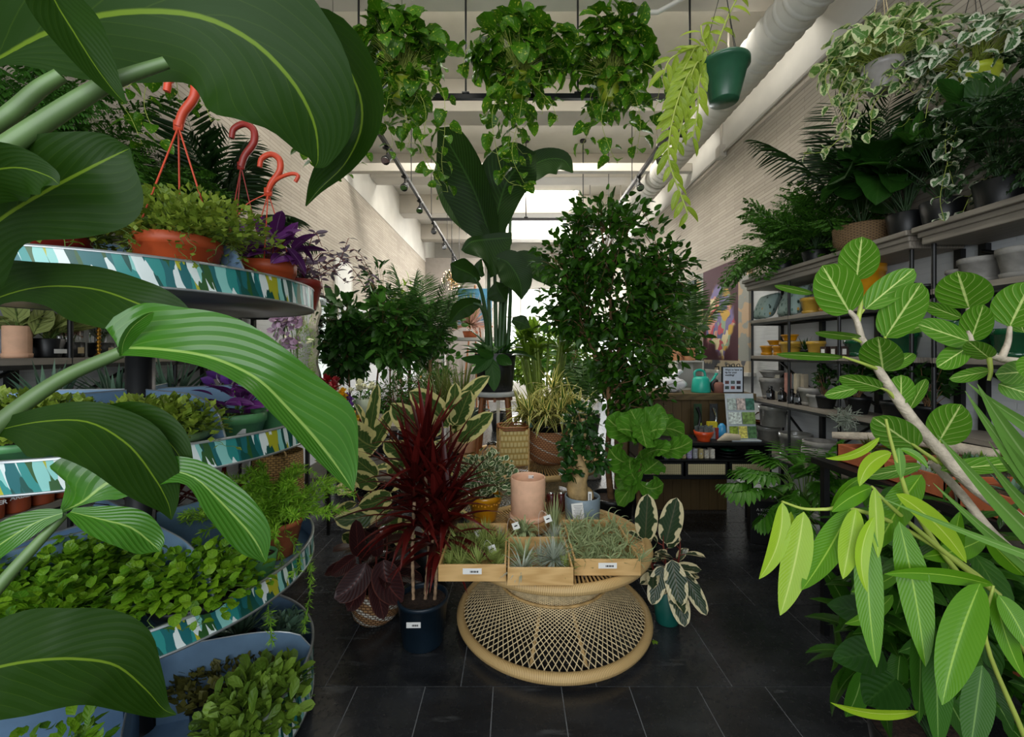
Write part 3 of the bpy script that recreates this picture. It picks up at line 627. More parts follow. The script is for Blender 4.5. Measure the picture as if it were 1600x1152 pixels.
def tree(t, base, top, crown, n, tk, size, lm, bark, r0=.018, seed=3, twigs=60, limbs=None, up=-.1, per=10, spreadl=.09):
    """crown: list of (centre, radii, weight) ellipsoids"""
    b = MB(seed); r = b.r; s = MB(seed+1)
    tr = cr([base]+[tuple(lerp(np.array(base), np.array(top), f)+r.normal(0, .015, 3)*[1, 1, 0]) for f in (.35, .7)]+[top], 14); s.tube(tr, [r0, r0*.6], 9)
    for lm_ in (limbs or []): s.tube(cr(lm_, 12), [r0*.7, r0*.25], 7)
    s.build('trunk', bark, t); tw = MB(seed+2)
    w = np.array([c[2] for c in crown], float); w /= w.sum()
    src = np.vstack([tr[7:]]+[cr(l, 10)[3:] for l in (limbs or [])])
    P_ = []; D_ = []
    for i in range(twigs):
        c, rad, _ = crown[r.choice(len(crown), p=w)]; d = unit_dirs(r, 1, -.8, 1)[0]; tip = np.array(c)+d*np.array(rad)*r.uniform(.55, 1.0)
        a = src[np.argmin(np.linalg.norm(src-tip*[1, 1, .9], axis=1)+r.uniform(0, .15, len(src)))]
        mid = (a+tip)/2+r.normal(0, .05, 3)+[0, 0, .06]; u = np.linspace(0, 1, 8)[:, None]; pp = a*(1-u)**2+2*mid*u*(1-u)+tip*u*u
        tw.tube(pp, [.0042, .0012], 5, cap=False)
        k = per; f = r.uniform(.25, 1.0, k); q = np.stack([np.interp(f, np.linspace(0, 1, 8), pp[:, j]) for j in range(3)], 1)+r.normal(0, spreadl*.5, (k, 3))
        P_.append(q); D_.append(nrmz(q-np.array(c))*.7+(tip-a)*.6)
    P_ = np.vstack(P_); D_ = np.vstack(D_)
    idx = r.permutation(len(P_))[:n]; P_ = P_[idx]; D_ = D_[idx]
    D_ = D_+[0, 0, up]+r.normal(0, .5, D_.shape); b.inst(T[tk], P_, D_, r.normal(0, .5, P_.shape)+[0, 0, .8], size*r.uniform(.65, 1.2, len(P_)))
    tw.build('branches', bark, t); b.build('foliage', lm, t)
def pricetag(t, c, w=.05, h=.016, rz=0.0, tilt=0.0, lines=True):
    """small white paper label with a printed line; faces -y"""
    R = Matrix.Rotation(rz, 3, 'Z') @ Matrix.Rotation(tilt, 3, 'X'); c = Vector(c)
    b = MB(); b.obox(c, R@Vector((w/2, 0, 0)), R@Vector((0, .0008, 0)), R@Vector((0, 0, h/2))); o = b.build('price_label', M['paper'], t, smooth=False, bevel=.0004)
    b = MB(4)
    for i in range(9):
        x = lerp(-w*.1, w*.3, i/8); b.obox(c+R@Vector((x, -.0011, -h*.06)), R@Vector((w*.012*(1+(i*7 % 3)*.5), 0, 0)), R@Vector((0, .0003, 0)), R@Vector((0, 0, h*.16)))
    b.build('print', M['ink'], o, smooth=False)
    return o
def tleaf(t, ctrl, lm, n=26, nv=10, fold=.12, tilt=0.0, wave=0.0, name='leaf', cup=0.0):
    """leaf whose midrib runs through the places given; widths measured at right angles to it"""
    q = cr(ctrl, n); pts = np.array([tuple(P(a, b, y)) for a, b, y in q[:, :3]])
    Wl = np.maximum(q[:, 3], .3)*q[:, 2]/F; Wr = np.maximum(q[:, 4], .3)*q[:, 2]/F
    Tn = nrmz(np.gradient(pts, axis=0)); V = nrmz(pts-np.array([0, 0, EYE])); sd = -nrmz(np.cross(Tn, V)); nr = np.cross(Tn, sd); nr = np.where((nr*V).sum(1)[:, None] > 0, -nr, nr)
    c_, s_ = math.cos(tilt), math.sin(tilt); sd2 = sd*c_+nr*s_; nr2 = nr*c_-sd*s_
    b = MB(int(abs(ctrl[0][0])*7) % 999); b.ribbon(pts, Wl/c_, Wr/c_, sd2, nr2, nv=nv, fold=fold, wave=wave, cup=cup)
    return b.build(name, lm, t, world=True)
def hleaf(t, x0, y0, x1, y1, wd, Y0, Y1, lm, kind='ovate', bend=0.0, fold=.18, tilt=0.0, wave=0.0, n=14, nv=6, name='leaf'):
    """leaf from its stalk end (x0,y0,Y0) to its tip (x1,y1,Y1), bend sideways"""
    u = np.linspace(0, 1, n); dx_, dy_ = x1-x0, y1-y0; L_ = math.hypot(dx_, dy_); nx, ny = dy_/L_, -dx_/L_
    W = prof(kind, u)*wd/2; s = 4*u*(1-u)*bend
    ctrl = [(x0+dx_*a+nx*b, y0+dy_*a+ny*b, lerp(Y0, Y1, a), c, c) for a, b, c in zip(u, s, W)]
    return tleaf(t, ctrl, lm, n=n, nv=nv, fold=fold, tilt=tilt, wave=wave, name=name)
def ptube(t, pts, rpx, m, name='stem', n=8):
    q = cr(pts, max(8, len(pts)*4)); w_ = np.array([tuple(P(*a[:3])) for a in q]); b = MB(); Y = q[:, 2].mean()
    b.tube(w_, [r*Y/F for r in (rpx if isinstance(rpx, (list, tuple)) else [rpx])] if isinstance(rpx, (list, tuple)) else rpx*Y/F, n); return b.build(name, m, t, world=True)

# ---------------------------------------------------------------- foreground left: large leaved plant
t = thing('bird_of_paradise', 'huge glossy green leaved plant arching across the left foreground', 'large plant', (-1.0, .45, 0))
pot(t, .17, .3, M['blackplastic'])
B = L['bop']
tleaf(t, [(-70, 130, .80, 20, 20), (0, 92, .76, 110, 8), (80, 50, .74, 150, 60), (180, 22, .72, 170, 88), (300, 24, .72, 160, 95), (390, 62, .74, 120, 120), (455, 125, .77, 95, 118), (490, 190, .8, 62, 80), (497, 245, .82, 22, 30), (492, 262, .82, 1, 1)], B, n=36, nv=12, fold=.1, tilt=.35, wave=.05)
tleaf(t, [(395, 20, .98, 10, 10), (450, 38, .96, 22, 28), (520, 75, .95, 45, 60), (560, 140, .95, 42, 75), (565, 200, .95, 30, 75), (540, 255, .96, 15, 40), (500, 295, .97, 6, 16), (478, 322, .98, 1, 1)], B, n=30, nv=10, fold=.45, tilt=-.3, wave=.12)
tleaf(t, [(-60, 400, .7, 60, 60), (0, 345, .68, 110, 40), (70, 300, .67, 75, 75), (140, 262, .67, 52, 88), (185, 240, .68, 30, 45), (203, 232, .68, 2, 2)], L['bop'], fold=.15, tilt=.25, wave=.05)
tleaf(t, [(-60, 300, .60, 40, 30), (-20, 270, .6, 50, 50), (30, 262, .6, 35, 40), (75, 275, .6, 18, 30), (92, 288, .6, 2, 2)], B, fold=.1, tilt=-.2)
tleaf(t, [(-70, 500, .8, 30, 20), (0, 465, .78, 52, 10), (70, 448, .77, 36, 28), (150, 452, .76, 34, 56), (220, 476, .76, 36, 52), (275, 498, .78, 26, 30), (310, 505, .79, 2, 2)], B, n=30, fold=.12, tilt=.3, wave=.06)
# bright arching leaf with its long stalk
tleaf(t, [(186, 548, .72, 12, 8), (200, 545, .72, 62, 12), (260, 548, .71, 66, 14), (330, 560, .71, 66, 18), (400, 592, .72, 58, 22), (450, 640, .74, 62, 22), (495, 690, .76, 66, 20), (530, 735, .78, 32, 12), (552, 768, .79, 1, 1)], L['bopl'], n=40, nv=12, fold=.22, tilt=.42, wave=.05)
tleaf(t, [(190, 556, .715, 3, 3), (193, 535, .71, 6, 9), (206, 512, .70, 6, 12), (228, 494, .70, 4, 8), (240, 488, .70, 1, 1)], L['bopl'], n=16, fold=.3, tilt=-.5)
ptube(t, [(-140, 790, .62), (-60, 715, .64), (20, 645, .67), (100, 590, .70), (190, 550, .72)], [16, 10], M['stempale'], 'petiole')
tleaf(t, [(-40, 690, .66, 20, 10), (0, 672, .66, 16, 10), (70, 658, .66, 22, 52), (140, 660, .65, 32, 60), (200, 695, .65, 40, 56), (240, 745, .66, 32, 40), (262, 785, .67, 14, 18), (268, 812, .67, 1, 1)], B, n=32, fold=.15, tilt=.3, wave=.08)
tleaf(t, [(95, 690, .72, 8, 4), (150, 672, .71, 26, 8), (210, 668, .7, 40, 10), (262, 690, .7, 28, 20), (303, 750, .71, 2, 2)], B, fold=.2, tilt=-.2, name='leaf')
tleaf(t, [(95, 800, .66, 4, 4), (130, 785, .66, 60, 4), (175, 752, .67, 60, 30), (240, 735, .68, 24, 30), (300, 745, .69, 24, 14), (350, 790, .70, 30, 26), (395, 840, .71, 25, 26), (415, 878, .72, 2, 2)], L['bopl'], n=32, fold=.2, tilt=.3, wave=.08)
tleaf(t, [(98, 802, .64, 6, 6), (60, 815, .63, 16, 18), (20, 838, .62, 18, 26), (-40, 880, .61, 16, 16), (-60, 900, .6, 1, 1)], L['bopl'], fold=.2, tilt=-.3)
tleaf(t, [(110, 800, .63, 6, 6), (160, 812, .63, 20, 24), (205, 825, .64, 24, 30), (238, 850, .65, 16, 20), (250, 862, .65, 1, 1)], L['bopl'], fold=.2, tilt=.35)
ptube(t, [(-120, 1040, .56), (-40, 960, .58), (30, 880, .61), (102, 802, .65)], [12, 7], M['stempale'], 'petiole')
tleaf(t, [(-60, 1060, .52, 60, 40), (0, 1042, .52, 72, 78), (60, 1032, .52, 66, 72), (120, 1030, .53, 66, 66), (180, 1040, .54, 52, 52), (225, 1075, .55, 26, 32), (255, 1108, .56, 8, 12), (275, 1117, .56, 1, 1)], B, n=30, fold=.14, tilt=.35, wave=.06)
ptube(t, [(-120, 330, .6), (-10, 245, .62), (70, 190, .64), (150, 140, .66), (200, 118, .68), (260, 98, .7)], [16, 13, 9], M['stempale'], 'petiole')
ptube(t, [(-120, 260, .7), (0, 190, .72), (60, 140, .74), (95, 118, .75)], [13, 10], M['stempale'], 'petiole')
ptube(t, [(-120, 450, .72), (-60, 405, .7), (0, 345, .69)], [9, 7], M['stempale'], 'petiole')
tleaf(t, [(60, -60, .60, 10, 10), (85, 0, .61, 34, 30), (115, 50, .61, 34, 40), (150, 105, .62, 22, 26), (180, 145, .63, 10, 12), (198, 163, .63, 1, 1)], B, fold=.3, tilt=.5)
b = MB(6)
for i, (px_, py_, Y_) in enumerate(((-140, 790, .62), (-120, 1040, .56), (-120, 330, .6), (-120, 260, .7), (-120, 450, .72), (-60, 1060, .52), (-60, 300, .6), (-40, 690, .66), (-70, 500, .8), (-70, 130, .8))):
    a_ = np.array(tuple(P(px_, py_, Y_))); c_ = np.array([-1.0+.05*math.cos(i*2), .45+.05*math.sin(i*2), .26]); mid = np.array([a_[0]*.75-.27, a_[1]*.7+.12, a_[2]*.55+.1]); u = np.linspace(0, 1, 12)[:, None]
    b.tube(c_*(1-u)**2+2*mid*u*(1-u)+a_*u*u, [.015, .012], 7)
b.build('stems', M['stempale'], t, world=True)

# ---------------------------------------------------------------- left: round tiered planter
CX, CY, RP = -1.43, 1.62, .6
t = thing('tiered_planter', 'round tiered blue metal plant stand with painted teal leaf bands at left', 'plant stand', (CX, CY, 0))
m = MB(); m.lathe([(.001, 0), (.09, 0), (.09, .02), (.05, .05), (.045, .08), (.045, 2.0), (.001, 2.0)], 20); m.build('pole', M['black'], t)
m = MB()
for z in (.55, 1.05, 1.6): m.lathe([(.055, z-.02), (.06, z), (.06, z+.03), (.045, z+.04)], 20)
m.build('collar', M['chrome'], t)
def tray(z, R, hb, a0, nd, hd):
    m = MB(); m.lathe([(.045, z-hb+.006), (R-.004, z-hb+.006), (R-.004, z-hb-.002), (.045, z-hb-.002)], 72); o = m.build('tray', M['blue'] if z < 1.6 else mat('dull_zinc', '#75787a', .35, metal=.6, var=.15, scale=4), t)
    m = MB(); m.lathe([(R, z-hb), (R+.001, z-.002)], 96); m.build('painted_band', M['band'], o)
    m = MB(); m.lathe([(R-.006, z-hb), (R-.006, z)], 96); m.build('inner_wall', M['blue'], o)
    m = MB(); m.lathe([(R-.007, z-.004), (R-.007, z+.003), (R+.004, z+.003), (R+.004, z-.004)], 96); m.lathe([(R-.004, z-hb-.004), (R+.004, z-hb-.004), (R+.004, z-hb+.003), (R, z-hb+.003)], 96); m.build('rim', M['rim'], o)
    for i in range(nd):
        a = a0+i*2*PI/nd; d = np.array([math.cos(a), math.sin(a), 0]); b = MB(); K = 14; u = np.linspace(0, 1, K+1)
        x = lerp(.05, R-.007, u); top = z+hd*np.sqrt(np.maximum(0, 1-(np.maximum(u-.45, 0)/.55)**2.4)); V = []
        for j in range(K+1):
            for s_ in (-.002, .002):
                for zz in (z-hb+.004, top[j]): V.append(d*x[j]+np.array([-d[1], d[0], 0])*s_+[0, 0, zz])
        Q = []
        for j in range(K):
            k = 4*j; Q += [(k, k+4, k+5, k+1), (k+2, k+3, k+7, k+6), (k+1, k+5, k+7, k+3)]
        b.add(V, Q); b.tube([np.array(V[4*j+1])+np.array([-d[1], d[0], 0])*.002 for j in range(K+1)], .003, 5, mi=1)
        b.build('divider', [M['blue'], M['rim']], o, smooth=False)
tray(1.77, RP, .085, -.4, 5, .12); tray(1.23, RP, .085, -.5, 5, .13); tray(.72, RP, .085, -.55, 4, .15); tray(.25, RP, .2, -.95, 5, .1)

def trailer(name, label, cat, loc, rp, hp, pm, lm, tk, size, n, rad, zc, nv=10, vl=.25, seed=1, soil=True, sm='stem', lip=.004, group=None, up=.25, vsz=None, vt=None, rb=None, flat=.35):
    t = thing(name, label, cat, loc, group=group); pot(t, rp, hp, pm, lip=lip, liph=hp*.22, rb=rb)
    bl = MB(seed); bs = MB(seed+5); r = bl.r
    d = unit_dirs(r, n, -.1, 1); q = r.uniform(.25, 1, n)[:, None]; p = np.array([0, 0, zc])+d*q*np.array(rad)
    bl.inst(T[tk], p, d+[0, 0, up]+r.normal(0, .6, (n, 3)), r.normal(0, .35, (n, 3))+[0, 0, 1], size*r.uniform(.6, 1.2, n))
    stemset(bs, (0, 0, hp*.85), p[::6], .0012, .1, 4)
    for i in range(nv):
        a = i*2*PI/max(nv, 1)+r.uniform(-.3, .3); vine_into(bl, bs, drape(r, (0, 0, hp), rp, a, vl*r.uniform(.4, 1), wig=.012), vt or tk, vsz or size, size*.9, .0012, pet=size*.3)
    bl.build('foliage', lm, t); bs.build('stems', M[sm], t); return t
# top tier
z1 = 1.692
t = trailer('creeping_plant', 'creeper overflowing its orange pot on the top tier, tall orange hook above', 'potted plant', (-1.07, 1.35, z1), .115, .17, M['orange'], L['peperomia'], 'small', .027, 2300, (.3, .2, .15), .17, 22, .16, seed=11, up=.4)
hanger(t, .16, .11, .53, M['hook'], hook=1.25, wire=.0028, a0=.1); pricetag(t, (.03, -.117, .02), .08, .02)
t = trailer('creeping_plant', 'creeper pot at the back of the top tier with a dark red hook', 'potted plant', (-1.16, 1.80, z1), .1, .14, M['orange'], L['peperomia'], 'small', .026, 1300, (.25, .2, .15), .16, 14, .12, seed=12)
hanger(t, .13, .1, .60, M['redpot'], hook=1.35, wire=.0025)
t = trailer('creeping_plant', 'left creeper pot on the top tier, its leaves spilling over the painted band', 'potted plant', (-1.33, 1.19, z1), .1, .14, M['redpot'], L['peperomia'], 'small', .026, 1300, (.24, .2, .13), .15, 16, .18, seed=13)
t = thing('purple_heart', 'purple leaved plant in an orange pot on the top tier, red hook above', 'potted plant', (-.94, 1.62, z1)); pot(t, .095, .15, M['orange'], lip=.004, liph=.04)
bush(t, (.03, 0, .2), (.13, .12, .09), 46, 'lancew', .11, L['trad'], M['stemred'], (0, 0, .13), 14, seed=4, up=.2, sr=.003)
hanger(t, .14, .09, .42, M['hook'], hook=1.1, wire=.0022, a0=.9); pricetag(t, (.01, -.095, .03), .075, .03)
b = MB(); b.tube(cr([(.0, 0, .42), (.04, -.02, .46), (.1, -.03, .48), (.13, -.03, .475), (.12, -.03, .45)], 14), .007, 7); b.tube(cr([(0, 0, .42), (-.08, -.02, .36), (-.13, -.03, .25)], 10), .0022, 5); b.build('hook', M['hook'], t)
t = thing('wandering_plant', 'dark red pot of mauve grey trailing plant at the right end of the top tier', 'potted plant', (-.955, 1.9, z1)); pot(t, .085, .13, M['redpot'], lip=.004, liph=.03)
bl = MB(21); bs = MB(22)
for i in range(16):
    a = i*.4-2.2; vine_into(bl, bs, cr([(0, 0, .12), (.1*math.cos(a), .1*math.sin(a), .17+.04*(i % 3)), (.2*math.cos(a)+.03, .2*math.sin(a), .15+.05*(i % 4)), (.27*math.cos(a)+.05, .27*math.sin(a), .08+.05*(i % 5))], 10), 'lancew', .055, .02, .002, hang=-.1, pet=.004)
bl.build('foliage', L['tradg'], t); bs.build('stems', M['stemred'], t)
# coral-stemmed cactus, far left of the top tier
t = thing('coral_cactus', 'cactus with upright coral pink stems half hidden behind the thick stalks at top left', 'potted plant', (-1.62, 1.44, z1)); pot(t, .11, .13, M['redpot'])
b = MB(5); g_ = MB(6)
for i in range(70):
    a = b.r.uniform(0, 6.3); q = b.r.uniform(0, .1); p = np.array([q*math.cos(a), q*math.sin(a), .12])
    for k in range(5):
        n_ = p+np.array([math.cos(a)*.012, math.sin(a)*.012, .055])+b.r.normal(0, .016, 3); (b if k > 2 else g_).tube([p, n_], .0042, 6); p = n_
b.build('stem_tips', M['coral'], t); g_.build('stems', mat('cream_stem', '#b7a878', .6), t)
# tier two
z2 = 1.152
t = trailer('creeping_plant', 'shallow pale green creeper pot on the middle tier before the blue divider', 'potted plant', (-1.12, 1.3, z2), .15, .1, mat('pale_green_plastic', '#7fa070', .4), L['peperomia'], 'small', .03, 1500, (.22, .17, .1), .11, 10, .06, seed=31, up=.5)
t = trailer('creeping_plant', 'light leaved creeper at the left of the middle tier, behind the thick bright stalk', 'potted plant', (-1.42, 1.22, z2), .12, .1, M['green'], L['peperomia'], 'small', .03, 1400, (.24, .17, .11), .12, 10, .06, seed=32, up=.5)
for (x, y, rp, hp, lab, sd, lm, hz) in ((-1.03, 1.57, .095, .125, 'wide low green pot of purple leaves on the middle tier, left of the taller one', 41, 'trad', .17), (-.985, 1.78, .085, .15, 'taller green pot of pink striped leaves on the middle tier beside the wide low pot', 42, 'tradw', .2)):
    t = thing('striped_plant', lab, 'potted plant', (x, y, z2)); pot(t, rp, hp, M['green'], lip=.005, liph=.035)
    bush(t, (0, 0, hz), (.12, .12, .1), 40, 'lancew', .1, L[lm], M['stem'], (0, 0, hp*.85), 14, seed=sd, up=.3, sr=.003)
    if sd == 41: pricetag(t, (.06, -.065, .05), .03, .05, rz=.4)
t = thing('purple_orchid', 'purple flowered plant behind the blue divider on the middle tier', 'potted plant', (-1.33, 1.95, z2)); pot(t, .07, .11, M['blackplastic'])
bush(t, (0.03, 0, .2), (.12, .1, .08), 30, 'petal', .05, M['purplefl'], M['stem'], (0, 0, .1), 12, seed=8, part='flowers'); bush(t, (0, 0, .14), (.08, .08, .05), 26, 'ovate', .07, L['dark'], None, ns=0, seed=9)
for i, (x, y, lab) in enumerate(((-1.9, 1.72, 'spiky blue green aloe nearest the picture edge on the middle tier'), (-1.78, 1.9, 'spiky blue green aloe in the middle of the row behind the creepers'), (-1.6, 1.98, 'large spiky aloe at the right of the row, below the glass domes'))):
    t = thing('aloe', lab, 'succulent', (x, y, z2), group='aloes on the middle tier'); pot(t, .085, .15, M['navy'])
    b = MB(50+i); blades(t, (0, 0, .13), 36, .16 if i < 2 else .2, .026, L['succ'], seed=50+i, el=(15, 85), arch=.25, spread=.06, fold=.5)
t = thing('asparagus_fern', 'fine feathery green plant at the back of the middle tier, behind the bright leaf', 'potted plant', (-1.2, 2.08, z2)); pot(t, .07, .12, M['blackplastic'])
bl = MB(61); d = unit_dirs(bl.r, 900, -.1, 1); bl.inst(T['needle'], np.array([0, 0, .17])+d*bl.r.uniform(.3, 1, (900, 1))*[.13, .1, .12], d+bl.r.normal(0, .5, (900, 3)), d, .03); bl.build('foliage', L['asp'], t)
# tier three
z3 = .642
for i, (x, y, n_, lab) in enumerate(((-1.28, 1.2, 620, 'bright green creeping plant filling the front of the lower tier, above the curved band'), (-1.6, 1.24, 520, 'green creeping plant at the left end of the lower tier'), (-1.02, 1.36, 420, 'fresh green creeper reaching the rim at the right front of the lower tier'), (-1.45, 1.42, 400, 'shaded green creeper beside the pole on the lower tier'))):
    trailer('creeping_jenny', lab, 'potted plant', (x, y, z3), .12, .09, M['blackplastic'], L['jenny'], 'smallr', .036, int(n_*1.7), (.22, .18, .13), .1, 7, .05, seed=70+i, up=.5, group=None)
t = thing('asparagus_fern', 'bushy asparagus fern on the lower tier, long sprays hanging over the band', 'potted plant', (-1.02, 1.8, z3)); pot(t, .11, .15, M['terra'], lip=.005)
bl = MB(80); bs = MB(81); r = bl.r
def spray(path, dens=70, ln=.026):
    dens *= 2.2; ln *= 1.25
    pth = cr(path, 18); bs.tube(pth, .0012, 4, cap=False); k = int(np.linalg.norm(np.diff(pth, axis=0), axis=1).sum()*dens*10)
    u = r.uniform(0.05, 1, k)*17; q = np.stack([np.interp(u, np.arange(18), pth[:, j]) for j in range(3)], 1); Tn = nrmz(np.stack([np.interp(u, np.arange(18), np.gradient(pth[:, j])) for j in range(3)], 1))
    bl.inst(T['needle'], q, Tn*.7+r.normal(0, .6, (k, 3)), r.normal(0, 1, (k, 3)), ln*r.uniform(.6, 1.2, k))
for i in range(85):
    a = r.uniform(0, 6.3); L_ = r.uniform(.14, .36); e = r.uniform(.2, 1.3); h = np.array([math.cos(a), math.sin(a), 0]); up_ = np.array([0, 0, 1.])
    spray([(0, 0, .13), np.array([0, 0, .13])+h*L_*.5*math.cos(e)+up_*L_*.6*math.sin(e), np.array([0, 0, .13])+h*L_*math.cos(e)+up_*(L_*.8*math.sin(e)-.01)], 30)
def rel(px, py, Y): return np.array(tuple(P(px, py, Y)))-np.array([-1.02, 1.8, z3])
spray([rel(420, 815, 1.75), rel(440, 880, 1.62), rel(420, 930, 1.55), rel(425, 1005, 1.54)], 26, .022); spray([rel(440, 820, 1.8), rel(480, 870, 1.75), rel(485, 920, 1.72), rel(475, 985, 1.72)], 26, .022)
spray([rel(430, 800, 1.8), rel(470, 880, 1.6), rel(430, 905, 1.55), rel(400, 940, 1.52)], 22, .022); spray([rel(440, 770, 1.8), rel(480, 735, 1.8), rel(515, 765, 1.8), rel(555, 775, 1.8)], 22, .02); spray([rel(400, 800, 1.7), rel(360, 850, 1.45), rel(330, 870, 1.4), rel(300, 880, 1.38)], 24, .022)
bl.build('foliage', L['asp'], t); bs.build('stems', M['stem'], t)
t = thing('small_pot_plant', 'small olive green pot tucked against the lower tier rim below the asparagus fern', 'pot', (-.96, 1.6, z3)); pot(t, .06, .1, M['green'])
for i, (x, y, lab) in enumerate(((-1.6, 1.92, 'dark red leaved dracaena standing behind the lower tier divider'), (-1.38, 2.0, 'shaded red leaved plant at the back of the lower tier'))):
    t = thing('red_dracaena', lab, 'potted plant', (x, y, z3)); pot(t, .07, .1, M['blackplastic']); blades(t, (0, 0, .1), 34, .26, .035, L['cord'], seed=90+i, el=(10, 75), arch=.5)
# bottom tier
z4 = .052
t = thing('succulent_mound', 'low brown green mound of small succulents in the bottom tier', 'succulent', (-1.14, 1.72, z4)); pot(t, .15, .12, M['blackplastic'], rb=.14)
bush(t, (0, 0, .13), (.24, .2, .09), 900, 'small', .034, L['succg'], None, ns=0, seed=91, up=.8, zmin=0, shell=.6)
t = thing('leafy_succulent', 'bright green leafy succulent spilling over the right edge of the bottom tier', 'succulent', (-.93, 1.5, z4)); pot(t, .09, .14, M['blackplastic'])
bush(t, (.02, 0, .17), (.17, .2, .14), 520, 'obov', .055, L['succy'], M['stem'], (0, 0, .12), 30, seed=92, up=.7, zmin=-.1)
t = thing('leafy_succulent', 'smaller blue green succulent at the right rear of the bottom tier', 'succulent', (-1.05, 1.93, z4)); pot(t, .07, .12, M['blackplastic'])
bush(t, (0, 0, .16), (.1, .1, .1), 200, 'smallo', .05, L['succ'], M['stem'], (0, 0, .1), 10, seed=93, up=.7, zmin=0)
for i, (x, y, lab) in enumerate(((-1.28, 1.98, 'dark spiky agave at the back of the bottom tier'), (-1.5, 1.9, 'shaded spiky agave beside the base of the pole'), (-1.42, 2.1, 'small dark agave farthest back on the bottom tier'))):
    t = thing('agave', lab, 'succulent', (x, y, z4), group='agaves in the bottom tier'); pot(t, .07, .12, M['navy']); blades(t, (0, 0, .12), 40, .14, .025, L['succ'], seed=95+i, el=(5, 85), arch=.15, fold=.5, spread=.02)
t = trailer('creeping_jenny', 'small yellow green sprig plant in the front of the bottom tier', 'potted plant', (-1.3, 1.22, z4), .08, .2, M['blue'], L['jenny'], 'smallo', .05, 90, (.16, .1, .1), .28, 3, .05, seed=79, up=.4)
# ---------------------------------------------------------------- hanging plants
def loc_path(o, pts):
    return [tuple(P(*a)-Vector(o.location)) for a in pts]
def pothos(name, label, loc, pm, lm, tk, size, n, rad, zc, trails, rp=.095, hp=.17, seed=1, cat='hanging plant', wires=True, step=.055, top=None, sw=.0022, ztop=None, wm='black', whalf=3):
    t = thing(name, label, cat, loc); pot(t, rp, hp, pm, rb=rp*.74, lip=.005, liph=.035)
    bl = MB(seed); bs = MB(seed+3); r = bl.r
    d = unit_dirs(r, n, -.35, 1); q = r.uniform(.45, 1, n)[:, None]; p = np.array([0, 0, zc])+d*q*np.array(rad)
    S = size*r.uniform(.65, 1.2, n)
    if hp > .14:
        cv = nrmz(np.array([0, 0, EYE])-np.array(loc)-[0, 0, hp*.5]); rel_ = p-[0, 0, hp*.45]; al = rel_ @ cv; k_ = ~((al > 0) & (np.linalg.norm(rel_-al[:, None]*cv, axis=1) < rp*1.5)); p = p[k_]; d = d[k_]; S = S[k_]; n = len(p)
    bl.inst(T[tk], p, d*.8+[0, 0, -.25]+r.normal(0, .45, (n, 3)), d*.9+[0, -.2, .6]+r.normal(0, .3, (n, 3)), S); stemset(bs, (0, 0, hp*.9), p, sw, .22, 5, r0=.04)
    for i, tr in enumerate(trails):
        if isinstance(tr, tuple): path = drape(r, (0, 0, hp), rp, tr[0], tr[1], sweep=tr[2] if len(tr) > 2 else 0)
        else: path = cr(loc_path(t, tr), 16)
        vine_into(bl, bs, path, tk, size*.9, step, sw, pet=size*.25)
    bl.build('foliage', lm, t); bs.build('stems', M['stemyel'], t)
    zt = (ztop or 4.45)-loc[2]; b = MB(); zk = min(hp+.5, zt-.1)
    for i in range(whalf):
        a = .5+i*2*PI/whalf; b.tube([(rp*math.cos(a), rp*math.sin(a), hp), (0, 0, zk)], .0018, 5)
    b.tube([(0, 0, zk), (0, 0, zt)], .002, 5); b.build('hanger', M[wm], t)
    return t
def tl(n, L0, L1, seed, a0=0): r = random.Random(seed); return [(a0+i*2*PI/n+r.uniform(-.3, .3), r.uniform(L0, L1)) for i in range(n)]
pothos('hanging_pothos', 'hanging pothos in a lime green pot, leftmost of the three on the near cross rail', tuple(P(628, 158, 3.28)), M['lime'], L['pothos'], 'heartw', .15, 190, (.34, .3, .27), .37,
       [[(650, 120, 3.2), (690, 140, 3.1), (695, 200, 3.1), (690, 255, 3.1), (700, 300, 3.1)], [(640, 120, 3.2), (665, 170, 3.1), (660, 230, 3.1), (672, 262, 3.05), (690, 290, 3.05)], [(610, 120, 3.2), (580, 160, 3.15), (575, 210, 3.15)]]+tl(8, .25, .6, 1), seed=101)
pothos('hanging_pothos', 'hanging pothos in the middle of the near cross rail, its pot mostly hidden', tuple(P(812, 156, 3.28)), M['lime'], L['pothos'], 'heartw', .15, 200, (.36, .3, .26), .33,
       [[(800, 120, 3.2), (770, 170, 3.1), (775, 230, 3.05), (790, 280, 3.05), (820, 292, 3.05)], [(820, 120, 3.2), (812, 180, 3.1), (800, 240, 3.0), (818, 285, 3.0)], [(830, 130, 3.2), (860, 160, 3.1), (872, 190, 3.1)], [(780, 90, 3.2), (735, 70, 3.1), (722, 110, 3.1)]]+tl(7, .25, .55, 2), seed=104)
pothos('hanging_pothos', 'hanging pothos in a lime green pot, rightmost of the three on the near cross rail', tuple(P(953, 160, 3.28)), M['lime'], L['pothos'], 'heartw', .15, 190, (.31, .3, .3), .34,
       [[(960, 120, 3.2), (940, 180, 3.1), (950, 225, 3.05), (965, 255, 3.05)], [(980, 120, 3.2), (1000, 180, 3.1), (995, 240, 3.1)], [(990, 90, 3.2), (1030, 120, 3.1), (1020, 190, 3.1)]]+tl(8, .2, .5, 3), seed=107)
t = pothos('hanging_pothos', 'pothos vines hanging at upper left behind the large leaf and the orange hook', tuple(P(265, 105, 2.1)), M['green'], L['pothos'], 'heart', .10, 50, (.28, .2, .15), .1,
       [[(200, 80, 2.1), (180, 140, 2.1), (205, 185, 2.1), (222, 225, 2.1)], [(330, 90, 2.1), (320, 150, 2.1), (330, 190, 2.1)], [(240, 90, 2.1), (225, 160, 2.1), (245, 215, 2.1)]]+tl(5, .15, .35, 4), rp=.08, hp=.1, seed=110)
